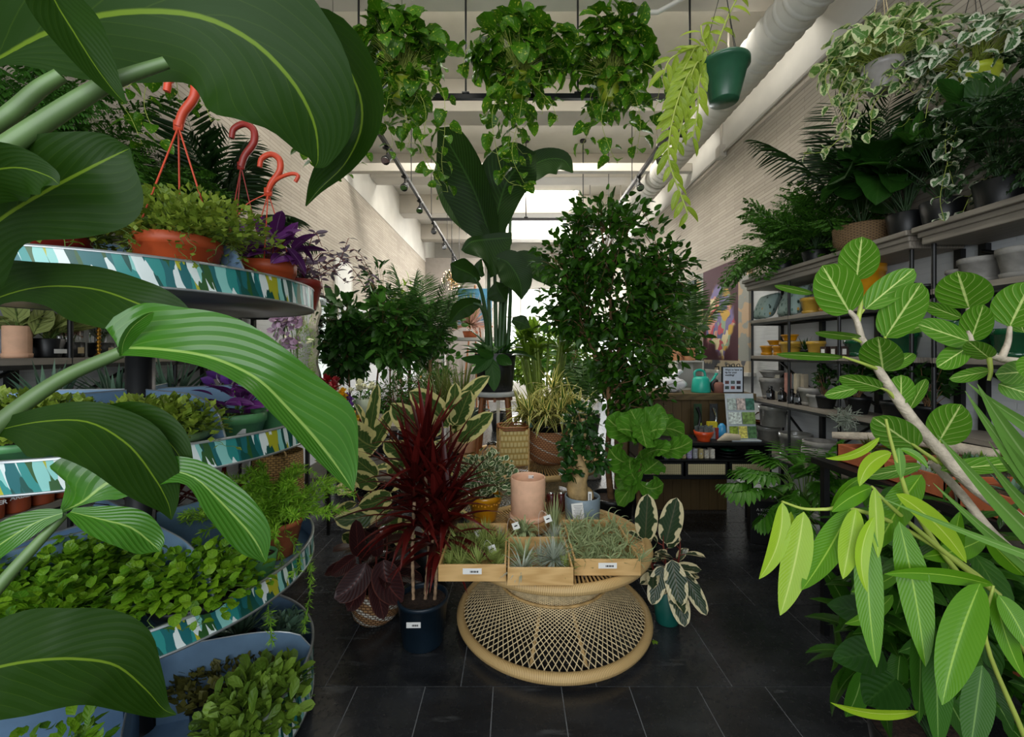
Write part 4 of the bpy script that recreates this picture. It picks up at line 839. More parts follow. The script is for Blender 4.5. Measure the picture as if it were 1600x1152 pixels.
t = pothos('hanging_pothos', 'small pothos with pale trailing vines partly behind the drooping tip of the large left leaf', tuple(P(520, 190, 3.0)), M['green'], L['pothos'], 'heart', .11, 60, (.3, .2, .3), .15,
       [[(500, 170, 3.0), (470, 220, 3.0), (480, 250, 3.0), (520, 260, 2.9)], [(545, 180, 3), (530, 230, 3.0), (515, 275, 3.0)]]+tl(4, .2, .4, 5), rp=.08, hp=.1, seed=113)
t = pothos('satin_pothos', 'cream edged pothos in a pale pot hanging by cords before the right brick wall', tuple(P(1378, 142, 2.42)), mat('pale_grey_plastic', '#a39c98', .35), L['satin'], 'heartw', .085, 230, (.32, .26, .19), .21,
       [[(1330, 100, 2.4), (1310, 150, 2.4), (1320, 200, 2.4), (1290, 235, 2.4), (1255, 240, 2.4)], [(1350, 120, 2.4), (1325, 175, 2.35), (1330, 225, 2.35)], [(1400, 120, 2.4), (1365, 165, 2.35), (1360, 215, 2.35)], [(1310, 80, 2.4), (1290, 120, 2.4), (1300, 165, 2.4)]]+tl(6, .08, .22, 6), rp=.09, hp=.15, seed=116, step=.04, ztop=4.85, wm='rattanlight')
t = pothos('satin_pothos', 'white edged pothos in a bright lime pot hanging at the upper right edge', tuple(P(1522, 154, 2.3)), M['limelight'], L['satinw'], 'heartw', .085, 210, (.33, .26, .18), .22,
       [[(1500, 120, 2.3), (1480, 190, 2.25), (1478, 240, 2.2), (1490, 290, 2.2)], [(1540, 130, 2.3), (1560, 200, 2.2), (1555, 260, 2.2), (1520, 300, 2.2), (1505, 330, 2.2)], [(1490, 110, 2.3), (1455, 150, 2.25), (1445, 190, 2.25)], [(1510, 130, 2.25), (1495, 200, 2.2), (1470, 300, 2.15), (1475, 345, 2.15)], [(1560, 90, 2.3), (1585, 140, 2.25), (1580, 190, 2.25)]]+tl(6, .1, .4, 7), rp=.1, hp=.15, seed=119, step=.04, ztop=4.85)
# fishbone cactus in its dark green pot
loc = P(1131, 160, 2.6); t = thing('fishbone_cactus', 'dark green hanging pot at top right of centre with long toothed yellow green stems', 'hanging plant', tuple(loc))
pot(t, .135, .24, M['dkgreen'], rb=.085, lip=.012, liph=.03)
bl = MB(130); bs = MB(131); r = bl.r
for pts in ([(1108, 85, 2.6), (1080, 78, 2.5), (1048, 92, 2.5), (1036, 118, 2.5)], [(1105, 90, 2.6), (1078, 112, 2.5), (1058, 160, 2.45), (1046, 215, 2.4), (1046, 255, 2.4), (1062, 300, 2.4), (1074, 332, 2.4)],
            [(1104, 92, 2.6), (1088, 100, 2.5), (1074, 140, 2.5), (1066, 190, 2.5), (1056, 230, 2.5)], [(1115, 85, 2.6), (1128, 50, 2.6), (1145, 10, 2.6), (1170, -30, 2.6)], [(1110, 85, 2.6), (1098, 60, 2.55), (1095, 40, 2.55)],
            [(1102, 90, 2.6), (1092, 130, 2.5), (1090, 175, 2.5), (1082, 215, 2.5)], [(1106, 85, 2.6), (1090, 72, 2.5), (1078, 90, 2.5), (1060, 130, 2.5), (1050, 190, 2.5)]):
    pth = cr(loc_path(t, pts), 30); bs.tube(pth, .005, 6, cap=False); L_ = np.concatenate([[0], np.cumsum(np.linalg.norm(np.diff(pth, axis=0), axis=1))]); k = int(L_[-1]/.035); u = np.linspace(.03, 1, k)*L_[-1]
    q = np.stack([np.interp(u, L_, pth[:, j]) for j in range(3)], 1); Tn = nrmz(np.stack([np.interp(u, L_, np.gradient(pth[:, j])) for j in range(3)], 1)); sd = np.cross(Tn, [0, 1., 0])*np.where(np.arange(k) % 2, 1, -1)[:, None]
    bl.inst(T['lancew'], q, sd*.9+Tn*.7+[0, 0, -.35]+r.normal(0, .12, (k, 3)), np.array([0, -1, .3])+r.normal(0, .25, (k, 3)), .12*r.uniform(.7, 1.15, k))
bl.build('foliage', L['fishbone'], t); bs.build('stems', M['stemyel'], t)
b = MB()
for i in range(3):
    a = .5+i*2.1; b.tube([(.14*math.cos(a), .14*math.sin(a), .24), (0, 0, .75)], .0022, 5)
b.tube([(0, 0, .75), (0, 0, 4.85-loc[2])], .0022, 5); b.build('hanger', M['blackplastic'], t)

# ---------------------------------------------------------------- wicker spool tables
def spool(name, label, loc, R, H, waist, n, twist=2.0, seed=1, top=False):
    t = thing(name, label, 'wicker table', loc)
    for z, nm in ((H-.03, 'top_ring'), (.045, 'base_ring')):
        m = MB(); a = np.linspace(0, 2*PI, 97); k = 14
        th = np.linspace(0, 2*PI, k+1); V = []; U = []
        for i, x in enumerate(a):
            for j in th: V.append(((R-.022+.024*math.cos(j))*math.cos(x), (R-.022+.024*math.cos(j))*math.sin(x), z+.026*math.sin(j))); U.append((x/(2*PI), j/(2*PI)))
        Q = [(i*(k+1)+j, (i+1)*(k+1)+j, (i+1)*(k+1)+j+1, i*(k+1)+j+1) for i in range(96) for j in range(k)]
        m.add(V, Q, U); m.build(nm, WRAP, t)
    m = MB(seed)
    for i in range(2*n):
        a = 2*PI*(i//2)/n; sg = 1 if i % 2 else -1; p0 = np.array([(R-.02)*math.cos(a), (R-.02)*math.sin(a), .05]); a2 = a+twist*sg; p1 = np.array([(R-.03)*math.cos(a2), (R-.03)*math.sin(a2), H-.035])
        m.tube([p0, (p0+p1)/2*[1, 1, 1], p1], .0026, 4, cap=False)
    tag(m.build('woven_body', M['rattanlight'], t), None)
    m = MB(); wr = R*math.cos(twist/2); m.tube([(wr*math.cos(x)*1.01, wr*math.sin(x)*1.01, H/2) for x in np.linspace(0, 2*PI, 60)], .007, 6, cap=False); m.build('waist_ring', M['rattan'], t)
    m = MB(seed+1); ntop = 150
    for i in range(ntop):
        a = 2*PI*i/ntop; p0 = np.array([(R-.025)*math.cos(a), (R-.025)*math.sin(a), H-.02]); p1 = np.array([.1*math.cos(a+1.25), .1*math.sin(a+1.25), H-.012]); m.tube([p0, p1], [.0062, .003], 4, cap=False)
    m.lathe([(.001, H-.012), (.11, H-.012), (.11, H-.02), (.001, H-.02)], 24); m.build('woven_top', M['rattan'], t)
    for a in (-1.05, -2.1, 1.05, 2.1):
        m = MB(); m.tube([((R-.05)*math.cos(a), (R-.05)*math.sin(a), 0), ((R-.05)*math.cos(a), (R-.05)*math.sin(a), .03)], .012, 8); m.build('foot', M['paper'], t)
    for a in (-1.3, -1.9, 1.5):
        m = MB(); wr_ = R*.55; m.tube([((R-.1)*math.cos(a), (R-.1)*math.sin(a), .03), (wr_*.8*math.cos(a), wr_*.8*math.sin(a), H/2), ((R-.1)*math.cos(a), (R-.1)*math.sin(a), H-.04)], .009, 8); m.build('strut', M['rattan'], t)
    return t
def wrapmat():
    k = NT('wrapped_rattan'); uv = k.nd('ShaderNodeUVMap').outputs[0]; sp = k.nd('ShaderNodeSeparateXYZ'); k.lk(uv, sp.inputs[0])
    v = k.math('PINGPONG', k.math('ADD', k.math('MULTIPLY', sp.outputs[0], 420.0), k.math('MULTIPLY', sp.outputs[1], 2.0)), .5)
    n = k.noise(k.tc(), 6, 3); c = k.mix(k.mr(v, 0, .3), col('#8a6a3c'), k.mix(n, col('#c9a468'), col('#e0c188')))
    k.lk(c, k.b.inputs['Base Color']); k.b.inputs['Roughness'].default_value = .55; k.bump(v, .6, .002); return k.m
WRAP = wrapmat()
TX, TY, TH = .225, 2.4, .47
spool('wicker_spool_table', 'hourglass shaped wicker table in the centre foreground holding the wooden trays', (TX, TY, 0), .54, TH, .3, 92, 1.95, 7)
T2 = (.17, 4.1, 0)
spool('wicker_spool_table', 'second wicker table farther back, under the plant stand and the woven baskets', T2, .7, .5, .4, 90, 1.7, 9)

# ---------------------------------------------------------------- wooden trays with air plants
def wtray(name, label, x0, x1, y0, y1, z0, h, rz=0.0, lab=None):
    cx, cy = (x0+x1)/2, (y0+y1)/2; t = thing(name, label, 'tray', (cx, cy, z0), rz); a, b_ = (x1-x0)/2, (y1-y0)/2; w_ = .009
    m = MB(); m.box(-a, a, -b_, -b_+w_, 0, h); m.build('front_panel', M['oak'], t, smooth=False, bevel=.0015)
    m = MB(); m.box(-a, a, b_-w_, b_, 0, h); m.build('back_panel', M['oak'], t, smooth=False, bevel=.0015)
    for s in (-1, 1):
        m = MB(); m.box(min(s*a, s*(a-w_)), max(s*a, s*(a-w_)), -b_+w_, b_-w_, 0, h); m.build('side_panel', M['oakx'], t, smooth=False, bevel=.0015)
    m = MB(); m.box(-a+w_, a-w_, -b_+w_, b_-w_, .001, .008); m.build('base', M['oakx'], t, smooth=False)
    if lab is not None: pricetag(t, (lab, -b_-.001, h*.62), .085, .026)
    return t
zt = TH+.002
def tw(px, Y): return (px-802)/F*Y
wtray('wooden_tray', 'left pale wooden tray of fluffy green air plants on the wicker table', tw(685, 1.9), tw(791, 1.9), 1.895, 2.36, zt, .075, 0, .0)
wtray('wooden_tray', 'right pale wooden tray full of curly air plants on the wicker table', tw(897, 1.95), tw(1001, 1.95), 1.945, 2.41, zt, .075, 0, .0)
wtray('wooden_tray', 'middle pale wooden tray of silver air plants, standing farther forward than its neighbours', tw(793, 1.86), tw(896, 1.86), 1.855, 2.17, zt+.004, .078)
def curls(b, n, Ln, wd, flat=.5):
    r = b.r
    for i in range(n):
        a = r.uniform(0, 2*PI); d = nrmz(np.array([math.cos(a), math.sin(a), r.uniform(0, flat)])); ax = nrmz(r.normal(0, 1, 3)+[0, 0, 1.5*r.choice([-1, 1])]); p = np.array([0, 0, .01]); pts = [p]; L_ = Ln*r.uniform(.6, 1.2); K = 11; w0 = r.uniform(.8, 2.6)
        for j in range(K):
            p = p+d*L_/K; p = np.array([p[0], p[1], max(p[2], .002)]); pts.append(p); d = nrmz(d+np.cross(ax, d)*w0/K*(.4+j*.16)+[0, 0, .25/K*(5-j)])
        pts = np.array(pts); Tn = nrmz(np.gradient(pts, axis=0)); sd = nrmz(np.cross(Tn, ax)+1e-6); nr = np.cross(sd, Tn); W = prof('dagger', np.linspace(0, 1, K+1))*wd/2; b.ribbon(pts, W, W, sd, nr, nv=2, fold=.3)
def airtuft(name, label, loc, lm, n, Ln, wd, seed, el, arch, group, droopk=1.6, spread=.01):
    t = thing(name, label, 'air plant', loc, group=group)
    m = MB(); m.lathe([(.001, 0), (.009, .002), (.011, .01), (.004, .02), (.001, .022)], 8); m.build('base', L[lm], t)
    blades(t, (0, 0, .008), n, Ln, wd, L[lm], seed=seed, el=el, arch=arch, part='foliage', nu=6, nv=2, fold=.3, droopk=droopk, spread=spread); return t
g1 = 'fluffy green air plants in the left tray'; a0 = airtuft('air_plant', 'fluffy green air plant lying in the left wooden tray', (tw(704, 2.0), 1.97, zt+.009), 'airg', 90, .078, .0055, 140, (8, 88), .25, g1)
r = random.Random(5); pos = [(x, y) for y in (2.03, 2.1, 2.17, 2.24) for x in np.linspace(tw(692, 1.9)+.05, tw(791, 1.9)-.045, 4)]+[(x, 1.965) for x in np.linspace(tw(692, 1.9)+.07, tw(791, 1.9)-.045, 3)]
a0['label'] = 'fluffy green air plant at the front left of the left wooden tray'
for i, (x, y) in enumerate(pos): copy_thing(a0, (x+r.uniform(-.01, .01), y+r.uniform(-.01, .01), zt+.02+.008*(i % 3)), r.uniform(0, 6), tilt=(r.uniform(-1.1, 1.1), r.uniform(-1.1, 1.1)), scale=r.uniform(.9, 1.25), label='fluffy green air plant in the left tray, %s row, %s' % (('second', 'third', 'fourth', 'back')[i//4] if i < 16 else 'front', (('leftmost', 'second from the left', 'third from the left', 'rightmost')[i % 4] if i < 16 else ('second from the left', 'middle', 'rightmost')[i-16])))
s0 = airtuft('air_plant', 'grey spiky air plant at the back of the left tray beside the white tag', (tw(756, 2.28), 2.3, zt+.012), 'airs', 60, .06, .003, 141, (0, 88), .1, None)
copy_thing(s0, (tw(722, 2.28), 2.31, zt+.012), 1.0, 'small grey spiky air plant in the far left corner of the left tray', .85)
copy_thing(s0, (tw(783, 2.28), 2.28, zt+.012), 2.0, 'grey spiky air plant in the far right corner of the left tray', 1.1)
g2 = 'curly air plants in the right tray'; c0 = airtuft('curly_air_plant', 'curly pale green air plant heaped in the right wooden tray', (tw(915, 1.98), 2.0, zt+.009), 'airc', 1, .02, .003, 142, (10, 85), 1.2, g2, 2.6)
for ch in list(c0.children):
    if ch.name.startswith('foliage'): bpy.data.objects.remove(ch)
b = MB(1420); curls(b, 18, .15, .009); b.build('foliage', L['airc'], c0)
for i in range(30):
    x = lerp(tw(905, 1.98), tw(992, 1.98), (i % 5)/4)+r.uniform(-.015, .015); y = lerp(1.99, 2.36, (i//5)/5)+r.uniform(-.015, .015)
    copy_thing(c0, (x, y, zt+.02+.014*(i % 3)), r.uniform(0, 6), tilt=(r.uniform(-.3, .3), r.uniform(-.3, .3)), scale=r.uniform(.8, 1.1), label='curly air plant in the right tray, %s row, %s' % (('front', 'second', 'third', 'fourth', 'fifth', 'back')[i//5], ('leftmost', 'second from the left', 'middle', 'fourth from the left', 'rightmost')[i % 5]))
airtuft('air_plant', 'largest silver white spiky air plant, at the right of the middle tray', (tw(866, 1.95), 1.97, zt+.055), 'airs', 190, .095, .007, 143, (-45, 88), .05, None)
airtuft('air_plant', 'grey green air plant with long strap leaves at the left of the middle tray', (tw(820, 1.95), 2.03, zt+.03), 'airc', 54, .12, .013, 144, (-5, 80), .9, None)
airtuft('air_plant', 'drooping grey air plant in the front left corner of the middle tray', (tw(816, 1.93), 1.93, zt+.02), 'airs', 50, .11, .010, 145, (0, 75), 1.2, None)
airtuft('air_plant', 'green tufted air plant at the right wall of the middle tray', (tw(882, 1.93), 1.94, zt+.02), 'airg', 90, .08, .006, 149, (0, 85), .3, None)
airtuft('air_plant', 'grey green air plant at the back right corner of the middle tray', (tw(872, 2.05), 2.09, zt+.03), 'airc', 50, .1, .008, 150, (5, 85), .6, None)
airtuft('air_plant', 'silvery air plant at the centre of the middle tray', (tw(845, 2.0), 2.04, zt+.02), 'airs', 60, .09, .006, 151, (5, 85), .3, None)
airtuft('air_plant', 'flat curled grey green air plant behind the middle tray, its leaves arching down all round', (tw(820, 2.22), 2.24, zt+.05), 'airc', 60, .12, .015, 146, (25, 80), 2.4, None, 3.0)
airtuft('air_plant', 'silver spiky air plant behind the middle tray, below the hanging tag', (tw(866, 2.2), 2.22, zt+.03), 'airs', 120, .09, .0065, 147, (-35, 88), .1, None)
airtuft('air_plant', 'tall upright green air plant standing beside the pale slice of wood', (tw(866, 2.35), 2.36, zt+.0), 'airc', 26, .2, .014, 148, (68, 88), .15, None)
# white swing tags
for i, (px, py, Y, lab, c_) in enumerate(((748, 834, 2.25, 'white tag on a wire at the back of the left tray', 0), (806, 822, 2.2, 'white hanging tag above the gap between left and middle trays', 0), (856, 811, 2.15, 'tilted white tag between the pink pot and the right tray', 0), (769, 858, 2.05, 'small white tag among the air plants at the right of the left tray', 0))):
    p = P(px, py, Y); t = thing('swing_tag', lab, 'price tag', tuple(p))
    m = MB(); m.obox((0, 0, 0), (.017, 0, .006), (0, .0006, 0), (-.006, 0, .017)); o = m.build('card', M['paper'], t, smooth=False)
    m = MB(); m.obox((0, -.001, 0), (.008, 0, .003), (0, .0003, 0), (-.001, 0, .003)); m.build('print', M['ink'], o, smooth=False)
    m = MB(); m.tube(cr([(0, 0, .018), (-.03, .03, .03), (-.045, .05, -.02), (-.04, .06, -(p.z-zt)+.01)], 8), .0008, 4); m.build('wire', M['paper'], t)

# ---------------------------------------------------------------- pots on the front table
t = thing('wood_slice', 'round slice of pale wood under the pink pot', 'wood slice', (tw(826, 2.5), 2.5, zt))
m = MB(3); th = np.linspace(0, 2*PI, 41); R_ = .128+.006*np.sin(th*5)+.004*np.sin(th*9)
pr = np.stack([np.cos(th), np.sin(th)], 1); V = [(0, 0, .05)]+[(a*r_*.985, b_*r_*.985, .05) for (a, b_), r_ in zip(pr, R_)]+[(a*r_, b_*r_, .046) for (a, b_), r_ in zip(pr, R_)]+[(a*r_*.98, b_*r_*.98, .002) for (a, b_), r_ in zip(pr, R_)]
m.add(V, [(0, i+1, i+2) for i in range(40)]); m2 = [(1+i, 42+i, 43+i, 2+i) for i in range(40)]+[(42+i, 83+i, 84+i, 43+i) for i in range(40)]; m.n = 0; m.Ft = [m.Ft[0]]; 
m.Fq.append(np.array(m2)); m.mq.append(np.zeros(len(m2), int)); m.n = len(V); m.build('slice', M['slice'], t, smooth=False)
t = thing('peach_pot', 'empty peach pink cylinder pot with saucer standing on a wood slice, price label inside', 'plant pot', (tw(825, 2.5), 2.5, zt+.051))
pot(t, .104, .225, M['peach'], rb=.1, soil=False, z0=.018); m = MB(); m.lathe([(.001, 0), (.106, 0), (.11, .006), (.11, .026), (.1, .028), (.001, .02)], 36); m.build('saucer', M['peach'], t)
pricetag(t, (.035, .088, .215), .06, .02)
t = thing('variegated_pepperomia', 'small cream edged leafy plant in a mustard yellow pot on the wicker table', 'potted plant', (tw(757, 2.6), 2.6, zt)); pot(t, .1, .16, M['yellow'], rb=.07, lip=.006, liph=.03, lvl=.85)
m = MB()
for i in range(30): a = i*2*PI/30; m.sphere((.094*math.cos(a), .094*math.sin(a), .115-.006*(i % 2)), .007, 5)
m.build('scalloped_trim', M['yellow'], t)
bush(t, (.0, 0, .26), (.2, .18, .17), 480, 'round', .036, L['peplit'], M['stem'], (0, 0, .14), 60, seed=151, up=.3)
for i, (px, lab) in enumerate(((861, 'left dark red capped jar behind the pink pot'), (877, 'right dark red capped jar behind the pink pot'))):
    t = thing('small_jar', lab, 'jar', (tw(px, 2.75), 2.75, zt), group='dark red jars'); m = MB(); m.lathe([(.001, 0), (.03, 0), (.033, .01), (.031, .1), (.024, .112), (.001, .113)], 18); m.build('jar', M['maroon'], t)
    m = MB(); m.lathe([(.001, .118), (.018, .118), (.018, .11)], 16); m.build('lid', M['chrome'], t)
t = thing('ginseng_ficus', 'bonsai fig with a swollen trunk and leafy clusters in a slate blue pot', 'potted plant', (tw(910, 2.6), 2.6, zt)); pot(t, .108, .15, M['bluepot'], rb=.104, lvl=.82)
m = MB(); m.tube(cr([(0, 0, .1), (-.03, 0, .17), (-.025, 0, .24), (.0, 0, .3), (-.03, 0, .4), (.01, .01, .5), (-.0, 0, .62)], 26), [.045, .065, .062, .045, .03, .022, .018, .014], 12)
for a in (0.3, 2.2, 4.0): m.tube(cr([(-.02, 0, .2), (.05*math.cos(a), .05*math.sin(a), .16), (.06*math.cos(a), .06*math.sin(a), .11)], 8), [.03, .015], 8)
m.build('trunk', M['ginseng'], t)
bl = MB(152); bs = MB(153)
for c_, rr_, k in (((-.01, 0, .62), (.1, .1, .09), 190), ((.05, 0, .47), (.1, .09, .07), 150), ((-.06, 0, .45), (.08, .08, .06), 130), ((.09, .0, .36), (.07, .06, .05), 90), ((-.07, -.02, .31), (.06, .06, .05), 90)):
    d = unit_dirs(bl.r, k); p = np.array(c_)+d*bl.r.uniform(.4, 1, (k, 1))*np.array(rr_); bl.inst(T['obov'], p, d+bl.r.normal(0, .6, (k, 3)), bl.r.normal(0, .4, (k, 3))+[0, -.3, 1], .05*bl.r.uniform(.7, 1.2, k)); stemset(bs, (c_[0]*.3, 0, c_[2]-.05), p[:10], .003, .1, 5)
bl.build('foliage', L['dark'], t); bs.build('stems', M['bark'], t)
m = MB(); m.obox((-.045, -.112, .09), (.034, 0, .004), (0, .0006, 0), (-.006, 0, .05)); o = m.build('care_card', M['paper'], t, smooth=False)
m = MB()
for j in range(8): m.obox((-.045, -.1135, .125-j*.009), (.026-.004*(j % 3), 0, .001), (0, .0003, 0), (0, 0, .0012))
m.build('print', mat('grey_ink', '#77787a', .8, var=0), o, smooth=False)
m = MB(); m.obox((.03, -.09, .16), (.011, 0, 0), (0, .0006, 0), (0, 0, .04)); o = m.build('plant_stake', M['paper'], t, smooth=False); m = MB()
for j in range(5): m.obox((.03, -.0915, .185-j*.009), (.005, 0, 0), (0, .0003, 0), (0, 0, .0028))
m.build('print', M['ink'], o, smooth=False)

# ---------------------------------------------------------------- plants standing on the floor round the table
def rubber(t, z0, stems, size, lm, per, seed, tk='rubber', sm='stemred', up=.5):
    bl = MB(seed); bs = MB(seed+1); r = bl.r
    for st in stems:
        pth = cr(st, 16); bs.tube(pth, [.008, .005], 7); u = np.linspace(.25, 1, per)*15; q = np.stack([np.interp(u, np.arange(16), pth[:, j]) for j in range(3)], 1)
        a = np.arange(per)*2.4+r.uniform(0, 6); sd = np.stack([np.cos(a), np.sin(a), np.zeros(per)], 1)
        f = np.linspace(0, 1, per)[:, None]; D = sd*(1-.45*f)+[0, 0, 1.]*(up*(f*1.5-.35))+r.normal(0, .15, (per, 3)); pet = sd*.03+[0, 0, .015]
        for i in range(per): bs.tube([q[i], q[i]+pet[i]], .003, 4, cap=False)
        bl.inst(T[tk], q+pet, D, sd*(-.2)+[0, -.25, 1]+r.normal(0, .2, (per, 3)), size*r.uniform(.75, 1.1, per)*(1-.2*f[:, 0]))
        bs.tube([pth[-1], pth[-1]+np.array([0, 0, size*.35])], [.005, .001], 5)
    bl.build('foliage', lm, t); bs.build('stems', M[sm], t)
X0, Y0_ = tw(1042, 2.36), 2.36
t = thing('variegated_rubber_plant', 'small cream edged rubber plant in a dark green pot right of the wicker table', 'potted plant', (X0, Y0_, 0)); pot(t, .078, .19, mat('deep_teal_plastic', '#12564c', .4), rb=.062)
rubber(t, .17, [[(0, 0, .16), (.0, 0, .26), (-.02, 0, .42)], [(0.01, 0, .16), (.05, 0, .26), (.07, -.01, .4)], [(-.02, 0, .16), (-.07, .02, .28), (-.1, .03, .42)]], .17, L['tinekep'], 8, 160)
for (a, b_, c_, d_, w_) in ((1008, 845, 1012, 772, 34), (1040, 850, 1058, 778, 34)): hleaf(t, a, b_, c_, d_, w_, 2.36, 2.36, L['tinekep'], 'paddle', fold=.25)
hleaf(t, 1052, 905, 1070, 980, 30, 2.3, 2.18, L['tinekep'], 'paddle', fold=.2); hleaf(t, 1066, 890, 1104, 962, 24, 2.3, 2.2, L['tinekep'], 'paddle', fold=.3); hleaf(t, 1050, 875, 1063, 948, 34, 2.28, 2.2, L['tinekep'], 'paddle', fold=.2); hleaf(t, 1035, 885, 1018, 945, 26, 2.3, 2.25, L['tinekep'], 'paddle')
X0 = tw(661, 2.2)
t = thing('cordyline', 'deep red cordyline with ringed canes in a navy blue pot', 'potted plant', (X0, 2.2, 0)); pot(t, .128, .235, M['navy'], rb=.105, lip=.004, liph=.02); pricetag(t, (-.02, -.125, .16), .07, .028, rz=.02)
canes = [[(-.05, 0, .2), (-.055, 0, .5), (-.045, 0, .72)], [(.01, 0, .2), (.04, .01, .45), (.06, .02, .62)], [(.06, 0, .2), (.08, 0, .45), (.12, 0, .58)], [(.0, .05, .2), (.02, .06, .5), (.0, .06, .85)]]
m = MB()
for c_ in canes:
    q = cr(c_, 46); m.tube(q, [.0095 if i % 3 else .0075 for i in range(46)], 8)
m.build('canes', mat('ringed_cane', '#9c7f62', .7, var=.4, scale=50), t)
b = MB(165)
for (c_, n_, L_) in ((canes[0][-1], 44, .36), (canes[1][-1], 40, .36), (canes[2][-1], 34, .34), (canes[3][-1], 40, .34)):
    for f in (-.12, -.05, .03, .1, .17): blades(None, (c_[0], c_[1], c_[2]+f), n_//4, L_, .042, None, el=(5+max(f, 0)*250, 55+f*150), arch=.75-f, spread=.012, b=b, fold=.5, lv=.2)
b.build('foliage', L['cord'], t)
X0 = tw(588, 2.4)
t = thing('burgundy_rubber_plant', 'dark burgundy rubber plant in a woven basket with white diagonal stitching', 'potted plant', (X0, 2.4, 0))
m = MB(); m.lathe([(.001, 0), (.1, .0), (.125, .03), (.142, .1), (.135, .17), (.13, .19), (.122, .19), (.12, .15), (.001, .15)], 40); m.build('basket', weave('stitched_basket', '#5a3a22', '#b18557', 34, 70, stripes=('#d9d4c6', 14.0, .3)), t)
m = MB(); m.lathe([(.0005, .155), (.12, .152)], 24); m.build('soil', M['soil'], t)
m = MB(); m.obox((.07, -.125, .165), (.03, 0, 0), (0, .0006, 0), (0, 0, .05)); o = m.build('price_card', M['paper'], t, smooth=False); m = MB(); m.obox((.07, -.1265, .16), (.018, 0, 0), (0, .0003, 0), (0, 0, .005)); m.build('print', M['ink'], o, smooth=False)
rubber(t, .15, [[(0, 0, .14), (0, 0, .32), (.0, 0, .5)], [(-.03, 0, .14), (-.08, 0, .25), (-.1, 0, .42)], [(.03, 0, .14), (.05, -.02, .25), (.07, -.03, .4)]], .2, L['burg'], 9, 170, up=.4)
for (a, b_, c_, d_, w_, be) in ((572, 880, 522, 935, 40, 8), (585, 905, 600, 968, 28, 0), (600, 875, 630, 940, 44, -10), (560, 870, 556, 812, 24, 0), (556, 905, 543, 955, 30, 6), (555, 870, 518, 900, 22, 0), (578, 870, 560, 858, 20, 0), (590, 870, 586, 828, 22, 0)): hleaf(t, a, b_, c_, d_, w_, 2.28, 2.15, L['burg'], 'paddle', be, fold=.25)
# the two tall cream variegated rubber plants
for (px, Y, H, lab, sd, st) in ((672, 2.75, 1.3, 'tall cream and green variegated rubber plant behind the red cordyline', 175, [[(0, 0, .28), (.0, 0, .7), (.02, 0, 1.12)], [(.05, 0, .28), (.1, 0, .6), (.13, 0, .95)]]), (590, 2.85, 1.2, 'cream and green variegated rubber plant left of the cordyline, leaning out over the floor', 178, [[(0, 0, .28), (-.05, 0, .6), (-.06, 0, 1.0)], [(-.03, 0, .28), (-.12, 0, .5), (-.2, -.05, .7)]])):
    t = thing('variegated_rubber_plant', lab, 'potted plant', (tw(px, Y), Y, 0)); pot(t, .14, .28, M['blackplastic']); rubber(t, .28, st, .24, L['tineke'], 9, sd)
    LL = ((700, 668, 640, 612, 40, -6), (707, 665, 712, 598, 26, 0), (712, 662, 765, 588, 26, 10), (695, 665, 612, 630, 44, 14), (715, 690, 770, 645, 30, 0), (655, 700, 600, 690, 34, 10), (690, 675, 648, 640, 28, 0), (712, 665, 735, 610, 34, 0)) if px == 672 else \
         ((590, 700, 545, 655, 46, 10), (575, 690, 590, 600, 20, 0), (583, 700, 612, 640, 22, 0), (590, 745, 540, 705, 28, 0), (600, 780, 522, 810, 34, 14), (590, 760, 545, 740, 26, 0), (600, 800, 618, 835, 40, 0), (610, 770, 560, 790, 34, 6), (620, 810, 640, 860, 36, 0), (560, 850, 535, 835, 22, 0), (610, 745, 640, 700, 30, 0))
    for (a, b_, c_, d_, w_, be) in LL: hleaf(t, a, b_, c_, d_, w_, Y-.15, Y-.28, L['tineke'], 'paddle', be, fold=.2)
# fiddle leaf fig
X0 = tw(1000, 2.95)
t = thing('fiddle_leaf_fig', 'fiddle leaf fig with broad wavy green leaves in front of the wooden counter', 'potted plant', (X0, 2.95, 0)); pot(t, .13, .25, M['blackplastic'])
ptube(t, [(1000, 860, 2.95), (998, 800, 2.95), (998, 740, 2.95), (1002, 690, 2.95), (1005, 660, 2.95)], [4, 3], M['bark'], 'trunk')
for (a, b_, c_, d_, w_, Y1, be) in ((1000, 720, 952, 700, 44, 2.8, 12), (998, 752, 1037, 756, 34, 2.75, -10), (998, 755, 985, 715, 40, 2.75, 6), (1005, 690, 1040, 672, 44, 2.75, 8), (1002, 690, 965, 672, 42, 2.75, -8), (1020, 700, 1082, 688, 34, 2.7, -8), (1005, 680, 1045, 655, 46, 2.85, 10), (1000, 680, 948, 652, 46, 2.9, 6), (1008, 712, 1045, 706, 30, 2.7, 6), (1000, 660, 1010, 700, 36, 2.7, 0), (995, 730, 960, 748, 40, 2.95, 8), (1004, 740, 1030, 720, 40, 2.95, 0), (1000, 670, 985, 640, 36, 2.95, 0), (1010, 675, 1070, 680, 40, 3.05, 8), (1003, 720, 1000, 705, 30, 2.7, 0), (1005, 735, 965, 790, 30, 2.9, 0)):
    hleaf(t, a, b_, c_, d_, w_*.95, 2.9, Y1, L['fiddle'], 'obov', be, fold=.15, wave=.3, tilt=.65 if c_ > a else -.65)
